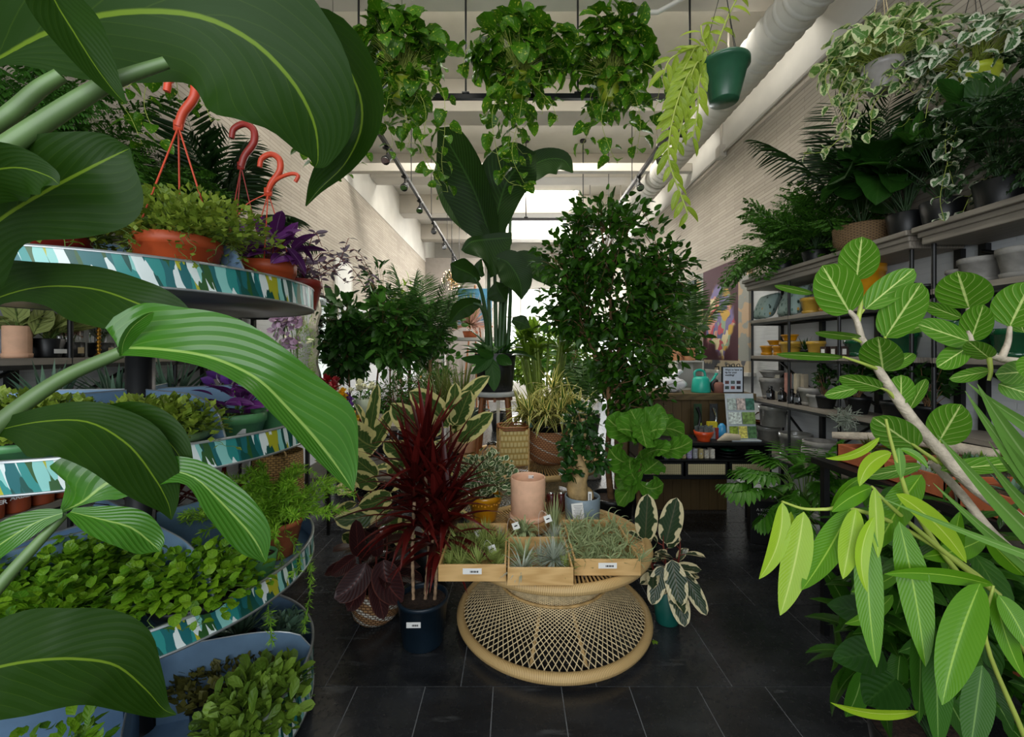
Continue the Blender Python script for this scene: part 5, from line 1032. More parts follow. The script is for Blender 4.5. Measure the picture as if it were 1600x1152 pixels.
# weeping fig tree
TXF = tw(955, 3.2)
t = thing('weeping_fig_tree', 'tall weeping fig tree with slim trunk and dense crown in a black pot', 'tree', (TXF, 3.2, 0)); pot(t, .155, .42, M['blackplastic'], rb=.13, lip=.01, liph=.04, lvl=.93)
b0 = np.array([TXF, 3.2, 0])
def wl(*a): return tuple(np.array(tuple(P(*a)))-b0)
tree(t, (0, 0, .38), wl(948, 590, 3.2), [((-.02, 0, 2.35), (.36, .34, .42), 1.2), ((-.04, 0, 1.92), (.62, .45, .42), 2.2), ((.22, -.05, 1.52), (.44, .4, .34), 1.4), ((.42, 0, 2.1), (.3, .3, .25), .5), ((-.42, 0, 2.2), (.25, .3, .12), .35), ((.32, -.05, 1.2), (.2, .25, .3), .4), ((-.3, 0, 1.72), (.25, .3, .2), .3)],
     6800, 'ovate', .074, L['ficus'], M['bark'], .026, 180, 330, limbs=[[wl(948, 592, 3.2), wl(925, 545, 3.2), wl(915, 500, 3.2), wl(912, 440, 3.2), wl(905, 360, 3.2)], [wl(950, 590, 3.2), wl(955, 520, 3.25), wl(950, 430, 3.25), wl(935, 330, 3.2)], [wl(950, 588, 3.2), wl(975, 530, 3.15), wl(1010, 470, 3.15), wl(1035, 420, 3.15)]], per=24)

# ---------------------------------------------------------------- second table: stand with the tall strelitzia, baskets
SX, SY = tw(774, 4.2), 4.2
t = thing('plant_stand', 'plant stand with a round pale grey top and splayed brown wooden legs', 'plant stand', (SX, SY, .5))
m = MB(); m.lathe([(.001, .575), (.23, .575), (.235, .58), (.235, .612), (.23, .617), (.001, .617)], 40); m.build('stand_top', M['granite'], t)
for i in range(4):
    a = .75+i*PI/2; m = MB(); m.tube([(.24*math.cos(a), .24*math.sin(a), 0), (.17*math.cos(a), .17*math.sin(a), .575)], [.018, .024], 8); m.build('leg', M['stand'], t)
m = MB(); m.obox((0, 0, .545), (.17, 0, 0), (0, .012, 0), (0, 0, .02)); m.obox((0, 0, .545), (0, .17, 0), (.012, 0, 0), (0, 0, .02)); m.build('cross_brace', M['stand'], t, smooth=False)
zb = 1.12
t = thing('traveller_palm', 'tall banana leaved plant in a black pot on the wooden stand', 'large plant', (SX, SY, zb)); pot(t, .205, .37, M['blackplastic'], rb=.17)
S_ = L['strel']; yy = 4.15
for ctrl in ([(768, 375, 4.1, 14, 12), (758, 345, 4.1, 36, 22), (742, 300, 4.05, 44, 26), (722, 260, 4.0, 42, 30), (700, 222, 4.0, 22, 26), (684, 200, 4.0, 1, 1)], [(772, 372, 4.1, 14, 12), (778, 330, 4.1, 38, 26), (792, 285, 4.1, 44, 34), (815, 255, 4.0, 36, 36), (838, 240, 4.0, 2, 2)],
             [(800, 300, 4.3, 6, 6), (822, 268, 4.3, 18, 22), (850, 250, 4.3, 16, 22), (880, 250, 4.3, 12, 22), (895, 270, 4.3, 1, 1)], [(800, 372, 4.0, 8, 8), (780, 372, 4.0, 8, 52), (755, 374, 4.0, 6, 60), (735, 378, 3.95, 6, 52), (722, 392, 3.95, 2, 6)][::-1],
             [(748, 440, 4.0, 5, 5), (735, 428, 4.0, 16, 14), (718, 420, 4.0, 20, 18), (704, 412, 4.0, 1, 1)], [(755, 432, 4.0, 3, 3), (748, 420, 4.0, 8, 8), (752, 405, 4.0, 1, 1)], [(752, 474, 4.0, 5, 5), (735, 476, 4.0, 14, 12), (718, 486, 4.0, 14, 14), (702, 506, 4.0, 1, 1)],
             [(775, 402, 3.9, 5, 8), (795, 412, 3.9, 22, 24), (812, 440, 3.9, 20, 24), (815, 468, 3.9, 1, 1)], [(790, 410, 4.2, 6, 6), (820, 410, 4.2, 18, 16), (850, 430, 4.2, 18, 14), (865, 450, 4.2, 1, 1)], [(790, 470, 4.1, 5, 5), (780, 455, 4.1, 20, 18), (774, 440, 4.1, 1, 1)], [(690, 250, 4.3, 10, 8), (700, 280, 4.3, 22, 22), (720, 330, 4.3, 24, 22), (740, 372, 4.3, 1, 1)], [(800, 500, 4.1, 4, 4), (815, 505, 4.1, 12, 12), (828, 512, 4.1, 1, 1)]):
    tleaf(t, ctrl, S_, n=22, nv=8, fold=.15, tilt=.25, wave=.08)
for pts in ([(768, 560, 4.2), (764, 480, 4.2), (764, 375, 4.12)], [(776, 560, 4.2), (774, 470, 4.2), (772, 372, 4.12)], [(784, 560, 4.2), (790, 470, 4.2), (795, 390, 4.2), (800, 300, 4.3)], [(780, 560, 4.2), (783, 470, 4.2), (786, 380, 4.2), (792, 340, 4.1)], [(762, 560, 4.2), (760, 500, 4.15), (752, 455, 4.05), (742, 434, 4.0)], [(760, 560, 4.2), (760, 510, 4.1), (752, 480, 4.0), (740, 474, 4.0)], [(792, 560, 4.2), (796, 500, 4.15), (796, 440, 4.0), (778, 404, 3.9)], [(788, 560, 4.25), (788, 470, 4.25), (785, 400, 4.25), (770, 330, 4.25), (735, 290, 4.3)]): ptube(t, pts, [3.6, 2.2], M['stemdk'], 'stalk')
bush(t, (0, -.1, .36), (.28, .14, .12), 16, 'lancew', .3, L['dark'], M['stemdk'], (0, 0, .33), 16, seed=190, up=.2); 
for (a, b_, c_, d_, w_) in ((765, 560, 772, 612, 24), (770, 555, 735, 585, 16), (772, 556, 745, 545, 14), (775, 560, 800, 570, 18), (760, 560, 720, 560, 14)): hleaf(t, a, b_, c_, d_, w_, 4.0, 3.88, L['dark'], 'lance', 2)
t = thing('bamboo_basket', 'square yellow bamboo basket on short legs on the second wicker table', 'basket', (tw(801, 3.62), 3.62, .5), .12)
m = MB(); 
for s in ((0, -1), (1, 0), (0, 1), (-1, 0)):
    tx = Vector((-s[1], s[0], 0)); n_ = Vector((s[0], s[1], 0)); V = []; U = []
    for j in range(9):
        for i in range(9):
            bul = .012*math.sin(PI*i/8)*math.sin(PI*j/8); p = n_*(.118+bul)+tx*(i/8-.5)*.236; V.append((p.x, p.y, .06+.3*j/8)); U.append((i/8*.25, .3*j/8))
    m.add(V, [(j*9+i, j*9+i+1, (j+1)*9+i+1, (j+1)*9+i) for j in range(8) for i in range(8)], U)
m.box(-.115, .115, -.115, .115, .06, .066); m.build('woven_sides', weave('bamboo_herringbone', '#b3944c', '#e6cf8c', 30, 20), t)
m = MB(); 
for z in (.355, .375): m.tube([(.125*math.cos(a)*(1.18 if abs(math.sin(2*a)) > .8 else 1.0), .125*math.sin(a)*(1.18 if abs(math.sin(2*a)) > .8 else 1.0), z) for a in np.linspace(0, 2*PI, 25)], .009, 6)
m.build('rim', M['stand'], t)
for sx in (-1, 1):
    for sy in (-1, 1): m = MB(); m.tube([(sx*.12, sy*.12, 0), (sx*.122, sy*.122, .37)], .008, 6); m.build('leg', M['rattan'], t)
X0 = tw(857, 3.85)
t = thing('striped_dracaena', 'bushy yellow striped dracaena in a round coiled basket with white stitching', 'potted plant', (X0, 3.85, .5))
m = MB(); m.lathe([(.001, 0), (.12, 0), (.17, .04), (.2, .12), (.2, .2), (.185, .27), (.18, .3), (.17, .3), (.168, .25), (.001, .25)], 44); m.build('basket', weave('coiled_basket', '#7a4a2c', '#cf9464', 44, 62, stripes=('#e0dccd', 10.0, .42)), t)
m = MB(); m.lathe([(.13, .25), (.15, .36), (.155, .36), (.155, .34)], 30); m.lathe([(.0005, .335), (.148, .33)], 30, mi=1); m.build('inner_pot', [M['blackplastic'], M['soil']], t)
b = MB(200)
for i in range(22):
    a = i*2.4; q = .04+.24*math.sqrt(i/22.); blades(None, (q*math.cos(a), q*math.sin(a), .36+b.r.uniform(0, .3)*(1.2-q*3)), 24, .25, .038, None, el=(-20, 75), arch=1.2, b=b, fold=.15)
b.build('foliage', L['song'], t); s_ = MB(); 
for i in range(12): a = i*2.4; q = .05+.1*math.sqrt(i/12.); s_.tube([(q*.6*math.cos(a), q*.6*math.sin(a), .32), (q*math.cos(a), q*math.sin(a), .42)], .007, 6)
s_.build('canes', M['stem'], t)
t = thing('glass_jar', 'clear glass jar on the second wicker table left of the bamboo basket', 'jar', (tw(768, 3.75), 3.75, .501)); m = MB(); m.lathe([(.001, 0), (.07, 0), (.09, .04), (.085, .12), (.04, .17), (.045, .2), (.04, .2), (.035, .17), (.08, .12), (.085, .04), (.001, .005)], 24); m.build('jar', M['glass'], t)
t = thing('staghorn_fern', 'grey green staghorn fern in a pink clay pot behind the legs of the stand', 'potted plant', (tw(727, 4.4), 4.3, .5)); pot(t, .125, .28, M['peach'], rb=.12); blades(t, (0, 0, .28), 26, .26, .07, L['stag'], tk='fiddle', el=(10, 80), arch=1.6, seed=205, nv=4)
t = thing('grassy_dracaena', 'reedy grass like plant with a woody base behind the tall variegated rubber plant', 'potted plant', (tw(700, 4.3), 4.5, 0)); pot(t, .15, .5, M['blackplastic'], rb=.12)
m = MB()
for x in (-.07, 0, .08): m.tube([(x, 0, .45), (x*1.5, 0, .8)], .015, 7)
m.build('canes', M['bark'], t); b = MB(210)
for x, z in ((-.11, .82), (0, .8), (.12, .84)): blades(None, (x, 0, z), 60, .6, .018, None, el=(35, 88), arch=.6, b=b, fold=.2)
b.build('foliage', L['grass'], t)
# black pot on a speckled pedestal
t = thing('speckled_stool', 'hourglass shaped speckled concrete pedestal', 'pedestal', (tw(920, 5.1), 5.1, 0)); m = MB(); m.lathe([(.001, 0), (.15, 0), (.15, .02), (.105, .2), (.1, .22), (.15, .36), (.155, .45), (.001, .45)], 30); m.build('pedestal', M['speckle'], t)
t = thing('bamboo_palm', 'slender leafy plant in a black pot standing on the speckled pedestal', 'potted plant', (tw(916, 5.1), 5.1, .451)); pot(t, .17, .32, M['blackplastic'], rb=.13); palm(t, (0, 0, .3), 9, .75, .22, L['palml'], M['stem'], seed=212, n=12, wf=.16)
# lucky bamboo
t = thing('lucky_bamboo', 'bundle of upright green bamboo canes behind the striped dracaena', 'potted plant', (tw(850, 4.7), 4.7, .0)); pot(t, .2, .9, mat('tall_teal_planter', '#3f6f70', .4), rb=.16)
m = MB(213); bl = MB(214)
for i in range(26):
    x = m.r.uniform(-.2, .2); y = m.r.uniform(-.12, .12); h = m.r.uniform(.55, .9); k = 20; q = cr([(x*.7, y, .85), (x, y, .85+h*.5), (x*1.3, y, .85+h)], k); m.tube(q, [(.013 if j % 4 else .016) for j in range(k)], 7)
    n_ = 14; d = unit_dirs(bl.r, n_, 0, 1); bl.inst(T['lance'], q[-1]+d*.02, d+[0, 0, .4], d*.2+[0, 0, 1], .2)
m.build('canes', L['bamb'], t); bl.build('foliage', L['bright'], t)
for i in range(3):
    t = thing('loose_leaf', ['small green fallen leaf on the floor right of the wicker table', 'thin white label lying on the tiles', 'x'][i], ['leaf', 'litter', 'x'][i], tuple(P(1020, 1000, 2.2).xy[:])+(.004,)) if i == 0 else None
    if t: t.location = (tw(1021, 2.2), 2.2, .003); b = MB(); b.inst(T['ovate'], [(0, 0, .0)], [(0, -1, 0)], [(0, 0, 1)], .05); b.inst(T['smallo'], [(.0, -.01, .001)], [(1, -.6, 0)], [(0, 0, 1)], .03); b.build('leaf_blade', L['bright'], t)
# ---------------------------------------------------------------- wooden counter and what stands on it
CY0 = 3.95
t = thing('shop_counter', 'brown wooden shop counter with vertical boards in front of the back wall painting', 'counter', (1.5, CY0+.35, 0))
m = MB(); m.box(tw(965, CY0), tw(1182, CY0), CY0, CY0+.65, 1.055, 1.115); m.build('countertop', M['countertop'], t, world=True, smooth=False, bevel=.004)
m = MB(); x0, x1 = tw(980, CY0+.08), tw(1136, CY0+.08)
for i in range(11): a = lerp(x0, x1, i/11); m.box(a+.0015, lerp(x0, x1, (i+1)/11)-.0015, CY0+.08, CY0+.10, 0, 1.055)
m.box(x0, x1, CY0+.1, CY0+.6, 0, 1.05); m.build('front_boards', M['counter'], t, world=True, smooth=False)
zc = 1.116
def cat_(name, label, cat, px, Y, z=zc, **k): return thing(name, label, cat, (tw(px, Y), Y, z), **k)
t = cat_('watering_can', 'turquoise plastic watering can on the counter', 'watering can', 1095, 4.08)
m = MB(); m.lathe([(.001, 0), (.085, 0), (.09, .01), (.075, .13), (.06, .15), (.03, .155)], 24); m.build('body', M['teal'], t)
m = MB(); m.tube(cr([(.06, 0, .03), (.1, 0, .09), (.135, 0, .15), (.15, 0, .175)], 10), [.02, .014, .01], 8); m.lathe([(.001, 0), (.018, .0), (.012, -.02)], 12, (.15, 0, .185)); m.build('spout', M['teal'], t)
m = MB(); m.tube(cr([(-.05, 0, .12), (-.06, 0, .19), (-.02, 0, .215), (.03, 0, .2), (.045, 0, .15)], 14), .012, 8); m.build('handle', M['teal'], t)
t = cat_('plastic_bag', 'knotted white plastic carrier bag on the counter', 'bag', 1050, 4.1)
m = MB(3); n_ = 18; V = []
m.sphere((0, 0, .075), .13, 14, sc=(1.0, .6, .58)); V = m.V[0]; V += np.stack([.012*np.sin(V[:, 2]*60+V[:, 0]*30), .012*np.sin(V[:, 0]*50), .008*np.sin(V[:, 0]*70+V[:, 1]*40)], 1); V[:, 2] = np.maximum(V[:, 2], .001); m.build('bag_body', M['bag'], t)
for s in (-1, 1): m = MB(); m.tube(cr([(0, 0, .13), (s*.04, 0, .17), (s*.08, 0, .2), (s*.1, 0, .19)], 8), [.02, .028, .012], 7); m.build('handle', M['bag'], t)
t = cat_('sign_holder', 'small framed notice with six little pictures on the right of the counter', 'sign', 1145, 4.02)
m = MB(); m.box(-.105, .105, .0, .012, 0, .25); m.build('frame', M['black'], t, smooth=False); m = MB(); m.box(-.092, .092, -.0015, 0, .008, .242); m.build('sheet', mat('pale_blue_paper', '#cfd9e6', .7, var=.02), t, smooth=False)
for j, s_ in enumerate(('Want to have us', 'tip for your', 'wedding?')): text_obj(s_, .024, M['ink'], t, (-.075, -.003, .212-j*.025), (PI/2, 0, 0), align='LEFT', bold=.0006)
for i in range(6): m = MB(i); m.box(-.075+.055*(i % 3), -.037+.055*(i % 3), -.003, -.0015, .085-.05*(i//3), .115-.05*(i//3)); m.build('picture', mat('notice_photo_%d' % i, ['#6c4a48', '#5a6a6a', '#4a3a44', '#4a5a58', '#8a4a48', '#3a3438'][i], .6, var=.5, scale=90), t, smooth=False)
for i in range(3): m = MB(); a = -.05+.05*i; m.tube(cr([(a, .006, .245), (a-.012, .006, .265), (a+.015, .006, .275), (a+.02, .006, .25)], 8), .004, 5); m.build('clip', M['black'], t)
t = cat_('display_cube', 'white open display cube at the left end of the counter', 'shelf box', 1071, 4.45)
m = MB(); w_ = .14
m.box(-w_, w_, -.12, .12, 0, .015); m.box(-w_, w_, -.12, .12, .285, .3); m.box(-w_, -w_+.015, -.12, .12, .015, .285); m.box(w_-.015, w_, -.12, .12, .015, .285); m.box(-w_, w_, .105, .12, .015, .285); m.build('cube_frame', M['white'], t, smooth=False)
for (px, rr_, h_, lab) in ((1057, .058, .11, 'smaller peach clay pot on top of the white cube'), (1076, .068, .13, 'larger peach clay pot holding a palm on top of the white cube')):
    t = thing('peach_pot', lab, 'plant pot', (tw(px, 4.45), 4.45, zc+.301)); pot(t, rr_, h_, mat('peach_glaze', '#c98f66', .5), rb=rr_*.95, soil=True)
    if px == 1057: m = MB(); m.tube([(0, 0, .09), (.005, 0, .15)], .005, 6); m.build('wick', M['paper'], t)
    else: palm(t, (0, 0, .12), 8, .85, .2, L['palml'], M['stem'], seed=220, el=(55, 85), n=26, wf=.08, arch=.6)
t = cat_('glass_bottle', 'clear glass bottle with black pump on the counter behind the notice', 'bottle', 1123, 4.25); m = MB(); m.lathe([(.001, 0), (.04, 0), (.042, .01), (.042, .14), (.015, .18), (.015, .21), (.001, .21)], 20); m.build('bottle', mat('pale_glass', '#c9c6c2', .15, trans=.5), t); m = MB(); m.tube([(0, 0, .21), (0, 0, .24), (-.04, 0, .24)], .007, 6); m.build('pump', M['black'], t)
t = cat_('hand_soap', 'small pinkish pot with dark top between the watering can and the notice', 'jar', 1122, 4.05); m = MB(); m.lathe([(.001, 0), (.05, 0), (.052, .08), (.04, .1), (.001, .1)], 16); m.build('jar', mat('pink_clay', '#8a5a4c', .7), t); m = MB(); m.tube(cr([(-.04, 0, .02), (-.06, 0, .08), (-.01, 0, .12)], 6), .02, 6); m.build('cloth', M['black'], t)
# ---------------------------------------------------------------- black cane-front cabinet
KY = 3.58; KX0, KX1 = tw(1000, KY), tw(1206, KY)
t = thing('cane_cabinet', 'low black cabinet with woven cane drawer fronts before the counter', 'cabinet', ((KX0+KX1)/2, KY+.2, 0))
m = MB(); m.box(KX0, KX1, KY, KY+.34, .71, .735); m.box(KX0, KX1, KY, KY+.34, .425, .45); m.box(KX0, KX0+.025, KY, KY+.34, .45, .71); m.box(KX1-.025, KX1, KY, KY+.34, .45, .71); m.box(KX0, KX1, KY+.32, KY+.34, .45, .71); m.box(KX0, KX1, KY, KY+.34, .575, .59); m.build('carcass', M['black'], t, world=True, smooth=False, bevel=.002)
def canemat():
    k = NT('woven_cane'); t_ = k.tc(); sp = k.nd('ShaderNodeSeparateXYZ'); k.lk(t_, sp.inputs[0]); a = k.math('PINGPONG', k.math('MULTIPLY', sp.outputs[0], 62.0), .5); b_ = k.math('PINGPONG', k.math('MULTIPLY', sp.outputs[2], 62.0), .5)
    hole = k.math('MULTIPLY', k.mr(a, .28, .34), k.mr(b_, .28, .34)); k.lk(k.mix(hole, col('#cbbd93'), col('#2a241a')), k.b.inputs['Base Color']); k.b.inputs['Roughness'].default_value = .7; return k.m
CANE = canemat()
for i in range(3):
    a = lerp(KX0, KX1, i/3)+.03; b_ = lerp(KX0, KX1, (i+1)/3)-.03; m = MB(); m.box(a-.02, b_+.02, KY-.012, KY, .455, .572); o = m.build('drawer', M['black'], t, world=True, smooth=False)
    m = MB(); m.box(a, b_, KY-.015, KY-.0125, .47, .558); m.build('cane_panel', CANE, o, smooth=False); o.children[0].location = -Vector(t.location)
for x in (KX0+.04, KX1-.04):
    for y in (KY+.04, KY+.3): m = MB(); m.box(x-.016, x+.016, y-.016, y+.016, 0, .425); m.build('leg', M['black'], t, world=True, smooth=False)
zk = .736
t = thing('seed_rack', 'clear display rack with packets of seeds at the right end of the cane cabinet', 'display rack', (tw(1161, KY+.1), KY+.12, zk), 0)
m = MB(); m.obox((0, .02, .2), (.125, 0, 0), (0, .004, 0), (0, .03, .2)); m.obox((0, -.02, .006), (.125, 0, 0), (0, .06, 0), (0, 0, .005)); m.build('rack_panel', mat('clear_acrylic', '#c4cdd2', .15, var=.1), t, smooth=False)
r = random.Random(8)
for row in range(3):
    for c_ in range(3 if row != 1 else 2):
        m = MB(row*3+c_); x = -.08+.08*c_ if row != 1 else -.06+.12*c_; z = .07+row*.12; m.obox((x, .02-.012-(.2-z)*.15*0+(z-.2)*.15-.01, z), (.036 if row != 1 else .055, 0, 0), (0, .003, 0), (0, .008, .05)); o = m.build('seed_packet', mat('seed_packet_%d' % (row*3+c_), ['#8ea33c', '#d8cf6a', '#557a50', '#cfd8d0', '#7f9c58', '#88a090', '#b8c4bc', '#c8b8b0', '#4a7a68'][(row*3+c_) % 9], .4, var=.45, scale=45), t, smooth=False)
for j, (lab, c1, h_) in enumerate((('tall dark pruning tool pack with a green card behind the orange bowl', '#1f3a20', .3), ('tall black and white tool pack left of the seed packets', '#2a2c2c', .3))):
    t = thing('tool_pack', lab, 'packet', (tw((1092, 1117)[j], KY+.22), KY+.24, zk)); m = MB(); m.box(-.035, .035, 0, .008, 0, h_); m.build('card', mat('tool_card_%d' % j, c1, .5, var=.3, scale=30), t, smooth=False)
    m = MB(); m.tube(cr([(-.012, -.012, h_*.9), (.015, -.012, h_*.6), (-.01, -.012, h_*.15)], 12), [.016, .012, .018], 8); m.build('tool', M['black'] if j == 0 else M['chrome'], t); m = MB(); m.tube([(.01, -.016, .02), (.018, -.016, .13)], .011, 8); m.build('grip', mat('lime_grip', '#9ab040', .5), t)
t = thing('orange_bowl', 'orange footed bowl of grey sachets on the cane cabinet', 'bowl', (tw(1101, KY+.06), KY+.08, zk)); m = MB(); m.lathe([(.001, 0), (.055, 0), (.05, .015), (.075, .05), (.082, .085), (.078, .085), (.07, .05), (.001, .03)], 28); m.build('bowl', mat('orange_glaze', '#c9481c', .35, coat=.3), t)
m = MB(4)
for i in range(9): a = m.r.uniform(-.05, .05); m.obox((a, m.r.uniform(-.03, .03), .09), (.02, .004, .006), (0, .003, 0), (m.r.uniform(-.02, .02), 0, .035))
m.build('sachets', mat('grey_sachet', '#5c6664', .4, var=.4, scale=40), t, smooth=False)
t = thing('yellow_box', 'small yellow and grey box behind the orange bowl', 'box', (tw(1110, KY+.2), KY+.16, zk)); m = MB(); m.box(-.04, .04, 0, .03, 0, .1); m.build('box', mat('box_grey', '#8f9296', .5), t, smooth=False, bevel=.001); m = MB(); m.box(-.041, .041, -.001, .031, .1, .15); m.build('yellow_lid', mat('box_yellow', '#d0bd28', .5), t, smooth=False)
t = thing('spray_bottle', 'blue and teal spray bottle beside the seed rack', 'spray bottle', (tw(1127, KY+.15), KY+.14, zk)); m = MB(); m.lathe([(.001, 0), (.035, 0), (.036, .08), (.03, .12), (.012, .14), (.001, .14)], 18); m.build('bottle', mat('blue_plastic', '#3d93c4', .3), t); m = MB(); m.box(-.05, -.03, -.01, .01, 0, .07); m.box(-.055, -.02, -.012, .012, .07, .1); m.build('cap', M['redpot'], t, smooth=False)
t = thing('paper_scoop', 'folded beige paper cone lying at the front of the cabinet top', 'paper', (tw(1143, KY+.03), KY+.06, zk)); m = MB(); m.tube([(-.11, 0, .005), (-.03, 0, .035), (.08, 0, .03)], [.004, .035, .03], 10); V = m.V; [v.__setitem__((slice(None), 2), np.maximum(v[:, 2], .001)) for v in V]; m.build('paper_cone', mat('beige_paper', '#b3a68e', .7, var=.1), t)
r = random.Random(2)
for i in range(9):
    x = lerp(tw(1045, KY), tw(1118, KY), i/8); m = MB(); t = thing('gift_box', ['white', 'purple striped', 'small cream', 'patterned', 'lilac', 'grey', 'gold dotted', 'white and brown', 'cream striped'][i]+' little box, '+['first', 'second', 'third', 'fourth', 'fifth', 'sixth', 'seventh', 'eighth', 'ninth'][i]+' from the left inside the cane cabinet', 'box', (x, KY+.08, .5905), group='little boxes inside the cane cabinet')
    h_ = .06+.03*r.random(); m.box(-.018, .018, -.03, .03, 0, h_); m.build('box', mat('gift_%d' % i, ['#d9d9e0', '#8c7ea8', '#d0cbb8', '#b8a878', '#b0a8c8', '#a8a8ac', '#bfae7c', '#c8c0b0', '#d4cdbd'][i], .5, var=.3, scale=60), t, smooth=False); m = MB(); m.lathe([(.001, 0), (.008, 0), (.008, -.001)], 10); V = m.V[0].copy(); m.V[0] = np.stack([V[:, 0], -.031+V[:, 2]*0, h_*.5+V[:, 1]], 1); m.build('sticker', M['paper'], t)
for i in range(3):
    t = thing('stacked_plate', ['large black plate at the bottom', 'middle black plate', 'small dark green plate on top'][i]+' of the stack inside the cabinet', 'plate', (tw(1150, KY), KY+.14, .591+i*.022), group='plates inside the cane cabinet'); m = MB(); q = .13-.03*i; m.lathe([(.001, 0), (q*.7, 0), (q, .018), (q, .021), (q*.7, .006), (.001, .005)], 30); m.build('plate', [M['blackplastic'], M['blackplastic'], M['emerald']][i], t)
t = thing('black_tin', 'black container with small white lettering on the floor beside the cabinet', 'container', (tw(1186, 3.4), 3.35, 0), -.3); m = MB(); m.box(-.1, .1, -.06, .06, 0, .34); m.build('box', M['black'], t, smooth=False, bevel=.004)
for j, s_ in enumerate(('A KITCH', 'TOWEL', 'IN A')): text_obj(s_, .03, M['paper'], t, (0, -.0615, .26-j*.04), (PI/2, 0, 0))
# ---------------------------------------------------------------- right wall shelving
def shelfunit(name, label, y0, y1, ny, xf, xb, s, zs, zt_, uprights=True):
    """s=+1: against the right wall (front at xf, back at xb)"""
    t = thing(name, label, 'shelving', (xf, (y0+y1)/2, 0)); lo, hi = min(xf, xb), max(xf, xb)
    m = MB(); m.box(lo-(0 if s < 0 else .02), hi+(0 if s > 0 else .02), y0, y1, zt_-.1, zt_-.03); m.box(min(xf-s*.06, xb), max(xf-s*.06, xb), y0-.02, y1+.02, zt_-.03, zt_); m.box(min(xf-s*.035, xb), max(xf-s*.035, xb), y0-.01, y1+.01, zt_-.06, zt_-.03); m.build('cornice', M['greywood'], t, world=True, smooth=False, bevel=.006)
    for i in range(ny):
        y = lerp(y0+.03, y1-.03, i/(ny-1))
        m = MB(); m.tube([(xf+s*.02, y, 0), (xf+s*.02, y, zt_-.1)], .011, 8); m.build('front_post', M['black'], t, world=True)
        m = MB(); m.box(xb-.015, xb+.015, y-.02, y+.02, 0, zt_-.1); m.build('back_post', M['black'], t, world=True, smooth=False)
    for z in zs:
        m = MB(); m.box(lo+.01, hi-.01, y0+.02, y1-.02, z-.03, z); o = m.build('shelf_board', M['greywood'], t, world=True, smooth=False, bevel=.002)
        m = MB()
        for x in (xf+s*.02, xb-s*.02): m.box(x-.01, x+.01, y0+.02, y1-.02, z-.05, z-.03)
        for i in range(ny): y = lerp(y0+.03, y1-.03, i/(ny-1)); m.box(lo+.01, hi-.01, y-.01, y+.01, z-.05, z-.03)
        m.build('support_rail', M['black'], t, world=True, smooth=False)
    for i in range(ny-1):
        ya = lerp(y0+.03, y1-.03, i/(ny-1)); yb = lerp(y0+.03, y1-.03, (i+1)/(ny-1))
        for a, b_ in ((zs[0]+.02, zt_-.14), (zs[1]-.35, zs[1]-.06), (zs[-1]+.02, zs[-1]+.4)):
            if i % 2: ya, yb = yb, ya
            m = MB(); m.tube([(xb-s*.01, ya, a), (xb-s*.01, yb, b_)], .011, 6); m.build('diagonal_brace', M['black'], t, world=True)
    return t
XF, XB = 2.3, 2.6
shelfunit('wall_shelving', 'black metal and grey wood shelving on the right wall beside the counter, ferns on top', 2.43, 4.13, 4, XF, XB, 1, [1.81, 1.47, 1.07, .6], 2.2)
shelfunit('wall_shelving', 'nearer shelving unit on the right wall holding the wide grey bowls', .75, 2.36, 4, XF, XB, 1, [1.85, 1.47, 1.07, .6], 2.2)
shelfunit('wall_shelving', 'metal and wood shelving along the left wall behind the round planter', 1.35, 3.9, 5, -2.08, -2.38, -1, [1.85, 1.475, 1.02, .82], 2.2)
XS = 2.42
def rpot(lab, px, Y, z, rt, h, m, rb=None, lip=.006, soil=False, saucer=0, x=None, name='clay_pot', group=None, mid=None):
    X = x if x is not None else max(XF+.005+rt, min(tw(px, Y), XB-.025-rt)); t = thing(name, lab, 'plant pot', (X, Y, z), group=group); pot(t, rt, h, m, rb=rb, lip=lip, liph=h*.22, soil=soil, saucer=saucer, z0=.004 if saucer else 0, mid=mid); return t
def on(px, X=XS): return X*F/(px-802)     # depth of a thing on the right shelves seen at px
z1_, z2_, z3_, z4_ = 1.811, 1.471, 1.071, .601
rpot('left small yellow pot with saucer on the eye level shelf', 1198, on(1199), z2_, .052, .09, M['yellow'], saucer=.05); rpot('right small yellow pot with saucer beside its twin on the eye level shelf', 1217, on(1217), z2_, .05, .085, M['yellow'], saucer=.048)
rpot('small yellow pot stacked above the twin yellow pots', 1210, on(1208), z2_+.097, .055, .045, M['yellow']); rpot('large ochre pot on the eye level shelf with a smaller one stacked in it', 1236, on(1236), z2_, .085, .12, M['yellow2'], saucer=.07)
rpot('small ochre pot stacked on the large ochre pot', 1234, on(1236), z2_+.13, .062, .055, M['yellow']); rpot('plain ochre pot right of the stacked pair on the eye level shelf', 1275, on(1272), z2_, .062, .12, M['yellow2'])
t = rpot('small dark plant in a black pot between the ochre pots', 1258, on(1256), z2_, .035, .05, M['blackplastic'], name='small_succulent', soil=True); blades(t, (0, 0, .05), 16, .11, .018, L['dark'], seed=230, arch=.6)
for i, px in enumerate((1292, 1308, 1326)):
    t = thing('candle_box', ['left', 'middle', 'right'][i]+' dark candle box with white label on the eye level shelf', 'box', (XF+.08, on(px, XF+.08), z2_), group='dark candle boxes'); m = MB(); m.box(-.03, .03, -.03, .03, 0, .075); m.build('box', mat('dark_box', '#2c1712', .5), t, smooth=False, bevel=.001); m = MB(); m.box(-.0312, -.03, -.018, .018, .015, .055); m.build('label', M['paper'], t, smooth=False)
